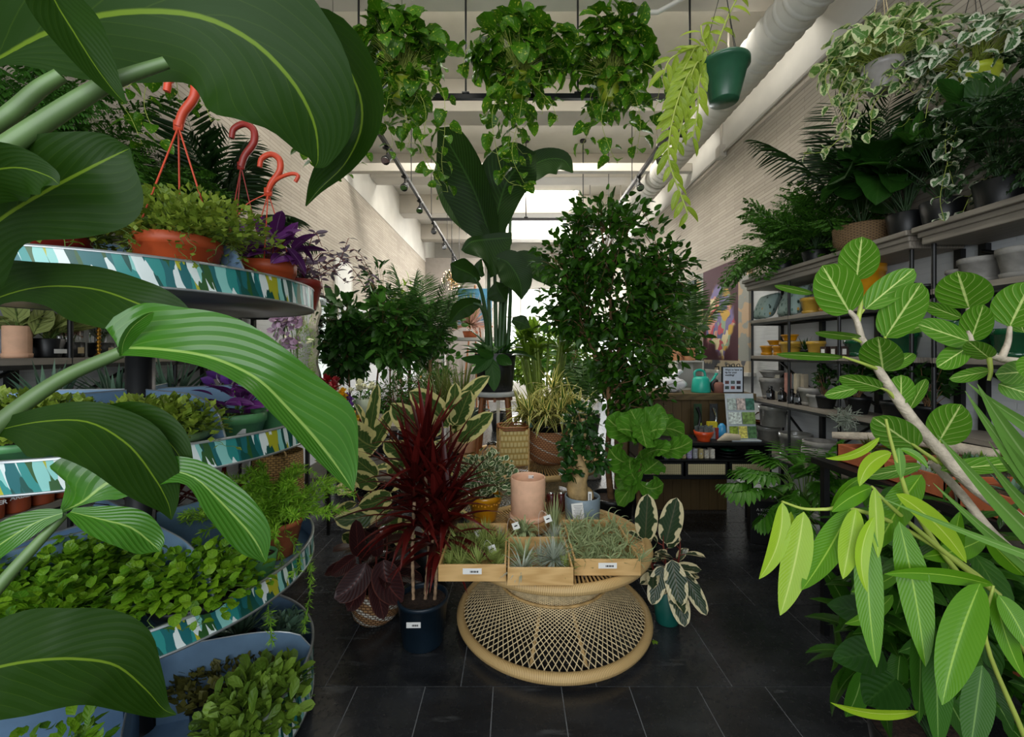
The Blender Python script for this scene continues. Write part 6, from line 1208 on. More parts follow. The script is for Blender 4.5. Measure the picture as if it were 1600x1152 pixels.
for i, (px, rt, h, lab) in enumerate(((1340, .075, .11, 'glossy dark green pot right of the candle boxes'), (1408, .09, .15, 'large glossy green pot behind the banyan leaves'), (1520, .09, .13, 'glossy dark green pot on the nearer unit at eye level'), (1588, .09, .14, 'dark green pot at the right picture edge at eye level'))): rpot(lab, px, on(px), z2_, rt, h, M['emerald'], saucer=rt*.85)
rpot('dark green pot stacked on the eye level shelf of the nearer unit', 1500, on(1495), z2_+.0, .07, .2, M['emerald'])
# top board things: pillows, yellow planters, grey bowls
for i, (px, lab, w_) in enumerate(((1198, 'smaller green leaf patterned cushion at the end of the top shelf', .235), (1240, 'larger green leaf patterned cushion on the top shelf', .245))):
    Y = on(px, XS); t = thing('patterned_cushion', lab, 'cushion', (XS, Y, z1_), group='leaf patterned cushions'); m = MB(); n_ = 12; V = []; U = []
    for sgn in (-1, 1):
        for j in range(n_+1):
            for k in range(n_+1):
                a, b_ = j/n_*2-1, k/n_*2-1; pin = 1-.09*(a*a*b_*b_+.6*abs(a*b_)**4); th = .07*(max(0, (1-a**4)*(1-b_**4)))**.5; V.append((sgn*th+b_*.05+.0, a*w_/2*1.1*pin*(1-.08*(1-b_*b_)), (b_*w_/2*pin*(1-.08*(1-a*a))+w_/2*.985)*1.12)); U.append((a, b_))
    q = n_+1; Q = [(s*q*q+j*q+k, s*q*q+j*q+k+1, s*q*q+(j+1)*q+k+1, s*q*q+(j+1)*q+k) for s in (0, 1) for j in range(n_) for k in range(n_)]; m.add(V, Q, U)
    if 'PILLOW' not in MATS:
        k = NT('leaf_print'); vo = k.nd('ShaderNodeTexVoronoi'); vo.inputs['Scale'].default_value = 42; k.lk(k.mapping(k.tc(), (1, 1, .55), (0.5, .3, 0)), vo.inputs['Vector']); s2 = k.nd('ShaderNodeSeparateColor'); k.lk(vo.outputs['Color'], s2.inputs[0])
        c_ = k.ramp(s2.outputs[0], [(0, col('#8fa39a')), (.35, col('#5f7a72')), (.6, col('#35483c')), (.82, col('#b0b8a8')), (.93, col('#b08a3c'))], const=True); c2 = k.mix(k.mr(vo.outputs['Distance'], .3, .45), c_, col('#93a7a0')); k.lk(c2, k.b.inputs['Base Color']); k.b.inputs['Roughness'].default_value = .9; MATS['PILLOW'] = k.m
    m.build('cushion', MATS['PILLOW'], t)
rpot('yellow pot beside the cushions on the top shelf', 1268, on(1266), z1_, .075, .13, M['yellow2'], saucer=.07)
rpot('wide yellow planter on the top shelf behind the uppermost banyan leaf', 1300, on(1298), z1_, .1, .21, M['yellow'], saucer=.085); rpot('large yellow planter on the top shelf right of the uppermost banyan leaf', 1352, on(1346), z1_, .11, .3, M['yellow'])
rpot('small black pot at the near end of the top shelf', 1445, on(1440), z1_, .05, .09, M['blackplastic'])
rpot('small grey bowl pot at the left on the nearer top shelf', 1500, 2.3, z1_+.04, .045, .1, M['greypot'], x=2.42); rpot('wide grey clay bowl pot on the nearer top shelf', 1527, 2.19, z1_+.04, .08, .135, M['greypot'], saucer=.075, x=2.42); rpot('wide grey clay bowl pot at the right picture edge', 1590, 2.01, z1_+.04, .082, .145, M['greypot'], saucer=.076, x=2.42)
# third board: diffusers and grey pots
rpot('tall grey moulded pot stacked with another at the far end, above the big grey planters', 1206, on(1206), z3_, .1, .19, M['greypot'], rb=.075, saucer=.08); rpot('upper grey moulded pot of the stacked pair behind the black bottles', 1206, on(1206), z3_+.2, .1, .06, M['greypot'])
for i, (px, lab) in enumerate(((1204, 'first'), (1222, 'second'), (1237, 'third'), (1248, 'fourth'))):
    X = XF+.05; t = thing('reed_bottle', lab+' small black apothecary bottle from the left on the grey pots shelf', 'bottle', (X, on(px, X), z3_), group='black apothecary bottles'); m = MB(); m.lathe([(.001, 0), (.032, 0), (.034, .006), (.034, .075), (.014, .095), (.013, .105)], 18); m.build('bottle', M['bottle'], t); m = MB(); m.lathe([(.016, .1), (.016, .122), (.001, .122)], 14); m.build('cap', M['blackplastic'], t); m = MB(); m.lathe([(.0345, .02), (.0345, .06)], 10, ang=(PI-.7, PI+.9)); m.build('label', mat('grey_label', '#55595c', .6), t)
    X = XF+.12; t = thing('box_of_reeds', ['cream', 'salmon', 'pale', 'thin beige'][i]+' upright box behind the '+lab+' black bottle', 'box', (X, on(px+9, X), z3_), group='reed boxes'); m = MB(); m.box(-.02, .02, -.018, .018, 0, .25); m.build('box', mat('reed_box_%d' % i, ['#c6bda6', '#c08a7c', '#c2b69c', '#a89c86'][i], .7), t, smooth=False)
rpot('grey clay pot right of the bottles, behind a smaller grey pot', 1270, on(1270), z3_, .095, .14, M['greypot'], saucer=.08); rpot('small grey clay pot in front of the larger one on the same shelf', 1276, on(1274, XF+.07), z3_, .055, .1, M['greypot'], x=XF+.07)
t = rpot('leafy twiggy plant in a black pot on the grey pots shelf', 1290, on(1292), z3_, .07, .1, M['blackplastic'], soil=True, name='twiggy_plant'); bush(t, (0, 0, .22), (.09, .1, .12), 80, 'ovate', .05, L['dark'], M['bark'], (0, 0, .09), 12, seed=231)
for i, (px, sd, lab) in enumerate(((1400, 232, 'dark leafy plant on the middle shelf behind the pale banyan trunk'), (1450, 233, 'dark leafy plant with small leaves on the middle shelf by the near post'), (1340, 234, 'dark plant on the middle shelf left of the pale banyan trunk'))):
    t = rpot(lab, px, on(px), z3_, .075, .12, M['blackplastic'], soil=True, name='leafy_plant'); bush(t, (0, 0, .24), (.13, .13, .14), 130, 'ovate', .06, L['dark'], M['bark'], (0, 0, .1), 16, seed=sd)
# low board: big glazed planters
rpot('large grey glazed planter low on the shelving, nearest the seed rack', 1198, on(1196), z4_, .12, .2, M['greyglaze'], rb=.11, saucer=.12); rpot('large grey glazed planter low on the shelving, second from the counter', 1243, on(1240), z4_, .12, .2, M['greyglaze'], rb=.11, saucer=.12)
rpot('upper grey glazed planter stacked behind the tin of tools', 1205, on(1208), z4_+.215, .11, .19, M['greyglaze'], rb=.1); rpot('rounded grey clay urn low on the shelving under the twiggy plant', 1278, on(1282), z4_, .115, .2, M['greypot'], mid=.13, saucer=.1)
t = rpot('glass cloche of copper tools standing on the low grey planter', 1188, on(1190), z4_+.205, .06, .03, mat('copper', '#a5603c', .3, metal=.7), name='glass_cloche'); m = MB(); m.lathe([(.058, .03), (.058, .07), (.03, .11), (.001, .12)], 20); m.build('dome', M['glass'], t)
# tops of the shelves
ZT2 = 2.201
def frondplant(lab, X, Y, z, seed, nf, Ln, leaflet, lm, sm='stemdk', wf=.3, el=(10, 75), n=26, arch=1.2, rp=.12, hp=.16, pm=None, name='fern', fine=False, basket=False):
    leaflet = leaflet*1.25 if fine else leaflet
    t = thing(name, lab, 'potted plant', (X, Y, z)); 
    if basket: m = MB(); m.lathe([(.001, 0), (rp*.8, 0), (rp, .05), (rp*1.05, hp-.01), (rp, hp), (rp-.01, hp), (rp*.9, hp*.8), (.001, hp*.8)], 34); m.build('basket', weave('seagrass_basket', '#5c4630', '#9c7c54', 30, 110), t)
    else: pot(t, rp, hp, pm or M['blackplastic'])
    if fine:
        bl = MB(seed); bs = MB(seed+1)
        for i in range(nf):
            a = i*2.4; e = math.radians(bl.r.uniform(*el)); L_ = Ln*bl.r.uniform(.7, 1.1); d = np.array([math.cos(a)*math.cos(e), math.sin(a)*math.cos(e), math.sin(e)]); p = np.array([0, 0, hp]); pts = [p]
            for j in range(10): p = p+d*L_/10; pts.append(p); d = nrmz(d+np.array([0, 0, -1])*arch/10*(.4+j/5))
            pts = np.array(pts); bs.tube(pts, [.002, .001], 4, cap=False)
            for j in range(3, 11):
                Tn = nrmz(pts[j]-pts[j-1]); sd = nrmz(np.cross(Tn, [0, 0, 1.])); w_ = leaflet*1.6*math.sin(PI*(.1+.85*(j-2)/9))
                for sg in (-1, 1):
                    k = 9; f = np.linspace(.15, 1, k); dirn = nrmz(sd*sg+Tn*.5+[0, 0, -.15]); q = pts[j]+dirn*f[:, None]*w_
                    for s3 in (-1, 1): bl.inst(T['smallo'], q, Tn*s3*.8+dirn*.8+bl.r.normal(0, .12, (k, 3)), np.array([0, 0, 1.])+bl.r.normal(0, .3, (k, 3)), leaflet*.42*(1.15-f*.6))
        bl.build('fronds', lm, t); bs.build('stalks', M[sm], t)
    else: palm(t, (0, 0, hp*.9), nf, Ln, leaflet, lm, M[sm], seed=seed, el=el, n=n, arch=arch, wf=wf)
    return t
frondplant('lacy dark fern on top of the right shelving, spilling over its far end', 2.38, 3.75, ZT2, 240, 52, .62, .07, L['fern'], fine=True, el=(0, 85), arch=1.5, rp=.1, hp=.1); frondplant('second lacy fern on top of the right shelving beside the basket', 2.4, 3.35, ZT2, 242, 44, .6, .07, L['fern'], fine=True, el=(10, 88), arch=1.3, rp=.1, hp=.1)
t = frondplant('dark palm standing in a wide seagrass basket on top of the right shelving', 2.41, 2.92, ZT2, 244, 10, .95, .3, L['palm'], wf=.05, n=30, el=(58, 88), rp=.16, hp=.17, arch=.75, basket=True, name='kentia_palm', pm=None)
for i, (Y, lab, sd, lm, sz, nn) in enumerate(((2.93, 'broad dark leaved plant sharing the seagrass basket area on the shelving top', 246, 'dark', .24, 1), (2.6, 'dark peace lily in a ribbed black pot on the shelving top', 247, 'dark', .22, 34), (2.38, 'second dark broad leaved plant in a glossy black pot on the shelving top', 248, 'mid', .2, 22), (2.1, 'small black potted plant on the nearer shelving top', 249, 'dark', .18, 22))):
    if i == 0: continue
    t = thing('peace_lily', lab, 'potted plant', (2.42, Y, ZT2)); pot(t, .1, .15, M['blackplastic'], rb=.08); bush(t, (0, 0, .42), (.26, .22, .26), nn, 'lancew', sz*1.25, L[lm], M['stemdk'], (0, 0, .15), nn, seed=sd, up=.7, zmin=-.2, sr=.004)
t = thing('monstera', 'glossy broad leaved plant above the seagrass basket, below the cream edged pothos', 'potted plant', (2.47, 2.66, ZT2)); pot(t, .05, .1, M['blackplastic']); bush(t, (-.12, 0.05, .42), (.2, .2, .2), 18, 'heartw', .26, L['dark'], M['stemdk'], (0, 0, .1), 18, seed=250, up=.2)
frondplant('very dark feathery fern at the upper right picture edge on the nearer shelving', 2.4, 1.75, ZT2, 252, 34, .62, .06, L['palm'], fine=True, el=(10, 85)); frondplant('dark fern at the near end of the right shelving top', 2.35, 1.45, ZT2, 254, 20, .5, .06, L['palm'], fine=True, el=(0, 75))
# left shelf things
def lpot(*a, **k): return None
XLs = -2.2
def ony(px, X=XLs): return X*F/(px-802)
t = thing('peach_pot', 'peach pink cylinder pot with saucer on the left wall shelf at the picture edge', 'plant pot', (XLs, ony(27), 1.476)); pot(t, .046, .13, M['peach'], rb=.045, z0=.012, soil=True); m = MB(); m.lathe([(.001, 0), (.047, 0), (.049, .02), (.001, .018)], 28); m.build('saucer', M['peach'], t)
bush(t, (0, 0, .17), (.07, .08, .05), 9, 'ovate', .16, L['agl'], M['stem'], (0, 0, .12), 9, seed=260, up=.5)
t = thing('aglaonema', 'pale patterned leafy plant in a black pot with a white sticker on the left shelf', 'potted plant', (XLs, ony(75), 1.476)); pot(t, .06, .09, M['blackplastic'], name='pot'); bush(t, (0, 0, .15), (.1, .13, .06), 13, 'ovate', .17, L['agl'], M['stem'], (0, 0, .08), 13, seed=261, up=.5)
m = MB(); m.box(.061, .062, -.03, .03, .02, .04); o = m.build('sticker', M['paper'], t, smooth=False)
for i, (px, lab, lm) in enumerate(((110, 'glass dome of dried foliage on a black base, left of the gold candlestick', 'airp'), (158, 'glass dome of dried foliage on a black base, right of the gold candlestick', 'airs'))):
    t = thing('glass_dome', lab, 'terrarium', (XLs, ony(px), 1.476), group='glass domes'); m = MB(); m.lathe([(.001, 0), (.05, 0), (.052, .01), (.052, .075), (.001, .075)], 24); m.build('base', M['blackplastic'], t); m = MB(); m.lathe([(.046, .077), (.048, .16), (.035, .2), (.001, .215)], 24); m.build('glass_cover', M['glass'], t); bush(t, (0, 0, .13), (.03, .03, .04), 60, 'smallo', .03, L[lm], M['stem'], (0, 0, .078), 10, seed=262+i); m = MB(); m.box(.0525, .0535, -.015, .015, .02, .05); m.build('label', mat('kraft_label', '#b5a27c', .7), t, smooth=False)
t = thing('candlestick', 'gold beaded candlestick ornament between the two glass domes', 'ornament', (XLs+.06, ony(136), 1.476)); m = MB(); m.lathe([(.001, 0), (.02, 0), (.02, .006), (.008, .02)]+[(q, .03+.02*j+dz) for j in range(7) for q, dz in ((.006, 0), (.012, .008), (.006, .016))]+[(.002, .19), (.001, .2)], 16); m.build('ornament', M['gold'], t)
r = random.Random(4); k = 0
for row, (Xr, lab) in enumerate(((-2.13, 'front'), (-2.27, 'back'))):
    for i in range(5):
        X = Xr; Y = 1.62+.095*i+(.05 if row else 0); z = .821+(0 if row == 0 else .0)
        t = thing('rust_bottle', '%s rust brown bottle in the %s row on the low left shelf' % (['nearest', 'second nearest', 'middle', 'fourth', 'farthest'][i], lab), 'bottle', (X, Y, z), 1.25, group='rust brown bottles'); m = MB(); m.lathe([(.001, 0), (.04, 0), (.042, .006), (.042, .1), (.036, .125), (.017, .14), (.016, .165), (.02, .167), (.02, .18), (.001, .18)], 20); o = m.build('bottle', M['arber'], t)
        if row == 0: text_obj('ARBER', .024, M['paper'], t, (0, -.0425, .06), (PI/2, 0, 0), bold=.0006)
t = thing('paper_leaflet', 'off white printed leaflet on the low left shelf at the picture edge', 'card', (-2.1, 1.5, .821), 1.2); m = MB(); m.obox((0, 0, .08), (.06, 0, 0), (0, .001, 0), (0, .02, .08)); m.build('card', M['paper'], t, smooth=False)
# dark plants along the top of the left shelving
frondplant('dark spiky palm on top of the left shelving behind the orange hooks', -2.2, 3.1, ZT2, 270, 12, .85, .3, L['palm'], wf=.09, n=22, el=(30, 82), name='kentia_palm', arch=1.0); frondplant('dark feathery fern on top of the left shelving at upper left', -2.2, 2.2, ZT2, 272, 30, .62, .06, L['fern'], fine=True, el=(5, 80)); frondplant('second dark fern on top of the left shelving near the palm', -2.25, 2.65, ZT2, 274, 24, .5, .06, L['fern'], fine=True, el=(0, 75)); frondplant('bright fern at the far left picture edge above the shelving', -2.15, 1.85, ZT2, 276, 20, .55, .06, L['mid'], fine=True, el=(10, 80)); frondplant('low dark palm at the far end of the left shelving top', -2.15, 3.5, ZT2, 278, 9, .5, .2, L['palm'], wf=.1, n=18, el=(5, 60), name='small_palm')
# ---------------------------------------------------------------- right: low display of succulents in terracotta trays
t = thing('display_table', 'low black display table with terracotta trays at the right', 'table', (1.95, 1.8, 0))
m = MB(); m.box(1.62, 2.27, 1.2, 2.3, .9, .93); m.build('table_top', M['black'], t, world=True, smooth=False)
for x in (1.66, 2.23):
    for y in (1.25, 2.25): m = MB(); m.box(x-.015, x+.015, y-.015, y+.015, 0, .9); m.build('leg', M['black'], t, world=True, smooth=False)
m = MB(); m.box(1.62, 2.27, 1.2, 2.3, .4, .42); m.build('lower_shelf', M['black'], t, world=True, smooth=False)
for i, (x0, x1, y0, y1, lab, z, sd) in enumerate(((1.64, 2.22, 1.28, 1.56, 'long terracotta tray of small succulents nearest the camera on the black table', .93, 280), (1.66, 2.24, 1.62, 1.9, 'long terracotta tray of succulents in the middle of the black table', .93, 281), (1.7, 2.24, 1.97, 2.22, 'long terracotta tray of succulents at the back of the black table', .93, 282), (1.66, 2.2, 1.35, 1.75, 'terracotta tray of cacti on the lower shelf of the black table', .42, 283))):
    cx, cy = (x0+x1)/2, (y0+y1)/2; t = thing('succulent_tray', lab, 'planter tray', (cx, cy, z), group=None); a, b_ = (x1-x0)/2, (y1-y0)/2; m = MB(); h_ = .09
    for q in ((-a, a, -b_, -b_+.012), (-a, a, b_-.012, b_), (-a, -a+.012, -b_, b_), (a-.012, a, -b_, b_)): m.box(q[0], q[1], q[2], q[3], 0, h_)
    m.box(-a, a, -b_, b_, 0, .01); m.build('tray', M['terra'], t, smooth=False, bevel=.002); m = MB(); m.box(-a+.012, a-.012, -b_+.012, b_-.012, .01, .07); m.build('gravel', mat('gravel', '#6c5a48', .9, var=.6, scale=80, bump=1), t, smooth=False)
    for j in range(9):
        r = random.Random(sd*10+j); x = lerp(-a+.08, a-.08, j/8); y = r.uniform(-b_+.06, b_-.06); lm = ['succ', 'bright', 'succg', 'airs', 'mid'][(j+i) % 5]
        s = thing('small_succulent', '%s succulent, number %s from the left in the %s terracotta tray' % (['blue grey', 'lime green', 'brownish', 'silvery', 'green'][(j+i) % 5], ['one', 'two', 'three', 'four', 'five', 'six', 'seven', 'eight', 'nine'][j], ['nearest', 'middle', 'rear', 'lower'][i]), 'succulent', (cx+x, cy+y, z+.071)); m = MB(); m.tube([(0, 0, 0), (0, 0, .02)], .01, 6); m.build('stem', M['stem'], s); blades(s, (0, 0, .015), 26, .06, .02, L[lm], seed=sd*10+j, el=(10, 88), arch=.15, fold=.5, nu=4)
t = thing('air_plant_ball', 'ball of pale stringy air plant hanging at the shelf end right of the twiggy plant', 'air plant', tuple(P(1323, 655, 2.9))); b = MB(285)
for i in range(150):
    d = unit_dirs(b.r, 1)[0]; b.tube(cr([d*.01, d*.05+b.r.normal(0, .01, 3), d*.08+b.r.normal(0, .02, 3)], 6), .0015, 3, cap=False)
b.build('foliage', L['airs'], t); m = MB(); m.tube([(0, 0, .05), (0.02, 0, .5)], .0015, 4); m.build('wire', M['black'], t)
t = thing('driftwood_branch', 'pale weathered driftwood branch lying across the rear terracotta trays', 'branch', (1.95, 1.95, 1.02)); m = MB(); m.tube(cr([(-.25, .3, .04), (-.05, .1, .06), (.1, -.1, .04), (.28, -.3, .02)], 20), [.018, .025, .03, .022], 9); m.build('branch', M['palebark'], t)
for i, (px, py, Y, s_, lab) in enumerate(((1445, 750, 1.75, 1.3, 'pale blue grey rosette succulent under the banyan trunk'), (1500, 790, 1.6, .9, 'small silvery rosette beside the banyan trunk'))):
    p = P(px, py, Y); t = thing('rosette_succulent', lab, 'succulent', tuple(p)); m = MB(); m.lathe([(.001, -.1), (.04, -.1), (.055, -.01), (.001, -.01)], 16); m.build('pot', M['blackplastic'], t); blades(t, (0, 0, -.01), 40, .06*s_, .022*s_, L['airs'], seed=287+i, el=(0, 85), arch=.1, fold=.4, nu=4)
# split-leaf philodendron in a white pot
PX, PY = tw(1275, 2.9), 2.9
t = thing('split_leaf_philodendron', 'bushy plant with deeply cut leaves in a white pot by the shelving', 'potted plant', (PX-.08, PY, 0)); pot(t, .13, .37, M['white'], rb=.105, lip=.006, liph=.04)
bl = MB(290); bs = MB(291); r = bl.r
for i in range(34):
    a = i*2.4; L_ = r.uniform(.25, .46); h = np.array([math.cos(a), math.sin(a), 0]); e = r.uniform(.25, 1.35); tip = np.array([0, 0, .34])+h*L_*math.cos(e)*.85+np.array([0, 0, L_*math.sin(e)]); mid = tip*.5+np.array([0, 0, .27])+[0, 0, .05]; u = np.linspace(0, 1, 8)[:, None]; q = np.array([0, 0, .34])*(1-u)**2+2*mid*u*(1-u)+tip*u*u; bs.tube(q, [.005, .003], 5, cap=False)
    d = nrmz(tip-q[-3]+[0, 0, -.02]); n_ = 9; sd = nrmz(np.cross(d, [0, 0, 1.])); f = np.linspace(0, 1, n_); ctr = tip+d*f[:, None]*.2
    for sg in (-1, 1): bl.inst(T['long'] if False else T['lance'], ctr, sd*sg*(1.1-f[:, None]*.6)+d*(.1+f[:, None]*.9)+[0, 0, -.2], np.array([0, 0, 1.])+r.normal(0, .15, (n_, 3)), np.stack([.14*np.sin(PI*(.2+.7*f))]*3, 1)*[1, 1.4, 1])
    bl.inst(T['lancew'], [tip-d*.02], [d], [(0, 0, 1)], np.array([[.2, .14, .2]]))
bl.build('foliage', L['philo'], t); bs.build('stems', M['stem'], t)
# ---------------------------------------------------------------- right foreground: banyan fig
t = thing('banyan_fig', 'fig tree with large oval pale veined leaves on a slanting pale trunk at right', 'large plant', (1.72, 1.1, 0)); pot(t, .18, .35, M['blackplastic'])
A = L['audrey']; Y = 1.15
ptube(t, [(1347, 530, 1.15), (1372, 577, 1.15), (1400, 620, 1.15), (1433, 665, 1.14), (1475, 712, 1.13), (1520, 760, 1.12), (1600, 820, 1.1), (1700, 930, 1.1), (1790, 1200, 1.1), (1830, 1300, 1.1)], [5, 8, 9, 10, 12], M['palebark'], 'trunk')
ptube(t, [(1455, 722, 1.2), (1500, 770, 1.18), (1548, 830, 1.15), (1600, 878, 1.15), (1700, 960, 1.12), (1790, 1220, 1.1)], [6, 8], M['palebark'], 'branch')
for pts, w_ in (([(1347, 532, 1.15), (1338, 500, 1.15), (1328, 487, 1.15), (1310, 460, 1.15)], 4), ([(1340, 505, 1.15), (1345, 470, 1.15), (1338, 436, 1.15)], 3), ([(1340, 495, 1.15), (1350, 484, 1.15)], 2.5), ([(1383, 578, 1.15), (1382, 545, 1.14), (1383, 526, 1.13)], 2.5), ([(1372, 577, 1.15), (1345, 567, 1.12), (1318, 558, 1.1)], 2.5), ([(1347, 535, 1.15), (1330, 528, 1.15), (1318, 524, 1.15)], 2), ([(1400, 625, 1.15), (1388, 612, 1.14), (1375, 606, 1.12)], 2.5), ([(1410, 645, 1.15), (1408, 630, 1.14)], 2.5), ([(1465, 722, 1.15), (1440, 705, 1.13), (1420, 690, 1.12)], 3), ([(1468, 722, 1.15), (1466, 700, 1.14), (1468, 690, 1.13)], 2.5), ([(1640, 575, 1.15), (1600, 566, 1.15), (1560, 560, 1.15), (1530, 545, 1.15), (1517, 530, 1.15), (1513, 500, 1.15), (1514, 482, 1.15)], 5), ([(1565, 560, 1.15), (1575, 535, 1.15), (1578, 510, 1.15)], 4), ([(1545, 557, 1.15), (1548, 580, 1.15), (1545, 595, 1.15)], 3), ([(1640, 575, 1.15), (1760, 700, 1.12), (1800, 1000, 1.1), (1820, 1250, 1.1)], 8)):
    ptube(t, pts, [w_*1.2, w_*.7], M['stemyel'] if w_ < 4 else M['palebark'], 'petiole' if w_ < 4 else 'branch')
for (a, b_, c_, d_, w_, y0, y1, tl_) in ((1338, 438, 1347, 370, 60, 1.15, 1.1, .2), (1328, 489, 1285, 415, 72, 1.15, 1.08, -.2), (1352, 483, 1428, 420, 46, 1.15, 1.1, .4), (1383, 528, 1440, 442, 62, 1.14, 1.06, .25), (1380, 580, 1372, 526, 62, 1.15, 1.05, .1), (1385, 580, 1427, 552, 26, 1.15, 1.2, .5), (1345, 528, 1274, 519, 15, 1.15, 1.1, .9), (1270, 459, 1210, 446, 13, 1.13, 1.15, .8), (1318, 559, 1213, 553, 15, 1.12, 1.1, .9), (1514, 482, 1496, 424, 72, 1.15, 1.1, .2), (1517, 532, 1537, 476, 44, 1.15, 1.1, .3), (1515, 534, 1433, 506, 40, 1.15, 1.1, -.5), (1512, 543, 1464, 574, 38, 1.15, 1.12, .2), (1577, 511, 1612, 440, 70, 1.15, 1.1, .2), (1502, 497, 1441, 474, 24, 1.15, 1.2, .6), (1546, 560, 1512, 533, 34, 1.15, 1.08, .3), (1377, 607, 1312, 588, 30, 1.12, 1.08, .6), (1342, 606, 1288, 618, 24, 1.12, 1.08, .3), (1408, 632, 1408, 586, 38, 1.14, 1.18, .1), (1432, 700, 1364, 652, 58, 1.13, 1.05, .1), (1466, 692, 1502, 632, 58, 1.14, 1.08, .2), (1421, 640, 1447, 592, 20, 1.15, 1.18, .5), (1612, 580, 1555, 585, 44, 1.13, 1.08, .2), (1545, 580, 1483, 592, 24, 1.15, 1.1, .4), (1600, 520, 1580, 470, 36, 1.2, 1.2, .2), (1560, 600, 1620, 620, 36, 1.15, 1.1, .2), (1312, 460, 1270, 455, 14, 1.15, 1.13, .7), (1620, 560, 1600, 590, 40, 1.05, 1.0, .2), (1470, 735, 1600, 722, 30, 1.15, 1.1, .6), (1440, 728, 1352, 745, 22, 1.15, 1.12, .5), (1410, 520, 1470, 500, 20, 1.2, 1.22, .4)):
    hleaf(t, a, b_, c_, d_, w_*.86, y0, y1, A, 'round', 0, fold=.12, tilt=tl_, n=16, nv=8)
# long leaved fig
t = thing('long_leaf_fig', 'fig with long drooping narrow leaves and bright new growth, right foreground', 'large plant', (1.3, .95, 0)); pot(t, .16, .3, M['blackplastic'])
b0 = L['alii']; nw = L['aliinew']; dk = L['aliidk']
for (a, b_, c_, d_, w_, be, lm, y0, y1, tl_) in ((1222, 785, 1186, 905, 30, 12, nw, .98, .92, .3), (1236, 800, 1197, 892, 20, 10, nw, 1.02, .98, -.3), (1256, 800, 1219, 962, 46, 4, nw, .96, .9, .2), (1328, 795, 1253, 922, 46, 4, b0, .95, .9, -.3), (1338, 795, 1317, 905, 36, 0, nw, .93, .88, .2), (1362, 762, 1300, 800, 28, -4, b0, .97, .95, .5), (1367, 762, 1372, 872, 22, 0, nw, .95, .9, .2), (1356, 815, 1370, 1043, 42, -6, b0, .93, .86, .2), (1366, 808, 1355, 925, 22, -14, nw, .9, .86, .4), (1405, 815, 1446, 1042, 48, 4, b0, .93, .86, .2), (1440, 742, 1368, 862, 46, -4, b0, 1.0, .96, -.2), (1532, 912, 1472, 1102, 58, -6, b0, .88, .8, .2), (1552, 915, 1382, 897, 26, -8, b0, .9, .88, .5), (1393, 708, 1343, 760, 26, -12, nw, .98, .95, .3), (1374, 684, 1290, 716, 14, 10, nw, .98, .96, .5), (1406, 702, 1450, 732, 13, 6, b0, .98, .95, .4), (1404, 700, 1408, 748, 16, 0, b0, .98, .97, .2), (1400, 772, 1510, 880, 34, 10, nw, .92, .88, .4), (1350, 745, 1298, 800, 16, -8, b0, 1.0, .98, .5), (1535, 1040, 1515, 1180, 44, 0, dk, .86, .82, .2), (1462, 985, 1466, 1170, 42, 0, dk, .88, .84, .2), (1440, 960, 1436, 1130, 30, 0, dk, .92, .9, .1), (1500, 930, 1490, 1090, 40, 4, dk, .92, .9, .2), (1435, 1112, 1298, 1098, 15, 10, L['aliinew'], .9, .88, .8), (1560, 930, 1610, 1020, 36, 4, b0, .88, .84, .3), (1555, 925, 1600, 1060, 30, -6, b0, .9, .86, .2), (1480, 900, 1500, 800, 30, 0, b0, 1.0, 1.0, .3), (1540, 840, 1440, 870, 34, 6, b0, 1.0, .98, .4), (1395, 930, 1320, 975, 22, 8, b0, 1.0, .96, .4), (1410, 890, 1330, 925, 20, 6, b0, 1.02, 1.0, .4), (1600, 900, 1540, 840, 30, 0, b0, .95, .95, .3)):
    hleaf(t, a, b_, c_, d_, w_*.84, y0, y1, lm, 'lance', be, fold=.22, tilt=tl_, n=18, nv=6)
for pts, w_ in (([(1222, 784, .98), (1255, 795, .98), (1290, 796, .97), (1330, 795, .96), (1420, 830, .98), (1560, 930, .97), (1640, 1080, .95), (1700, 1300, .95)], 3), ([(1362, 760, .97), (1390, 790, .97), (1460, 850, .97), (1560, 930, .97)], 3), ([(1384, 655, .98), (1392, 690, .98), (1408, 745, .98), (1430, 800, .98), (1500, 900, .97), (1600, 1010, .95), (1690, 1250, .95)], 3.2), ([(1552, 915, .9), (1540, 1000, .9), (1600, 1150, .92), (1680, 1350, .95)], 3)): ptube(t, pts, [w_*.6, w_*1.6], M['stemyel'], 'stem')
# dense shaded growth low on the right
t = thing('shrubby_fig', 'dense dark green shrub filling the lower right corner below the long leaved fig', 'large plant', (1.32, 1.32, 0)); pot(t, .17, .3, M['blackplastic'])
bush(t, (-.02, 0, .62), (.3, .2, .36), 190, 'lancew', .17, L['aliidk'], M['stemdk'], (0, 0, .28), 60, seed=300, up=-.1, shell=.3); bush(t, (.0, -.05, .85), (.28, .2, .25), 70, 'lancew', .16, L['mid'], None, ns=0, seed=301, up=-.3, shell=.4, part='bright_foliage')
for (a, b_, c_, d_, w_) in ((1380, 1020, 1300, 1030, 50), (1370, 960, 1292, 945, 44), (1400, 1060, 1350, 1100, 60), (1365, 900, 1310, 880, 34)): hleaf(t, a, b_, c_, d_, w_, 1.1, 1.02, L['dark'], 'ovate', 0, fold=.2)
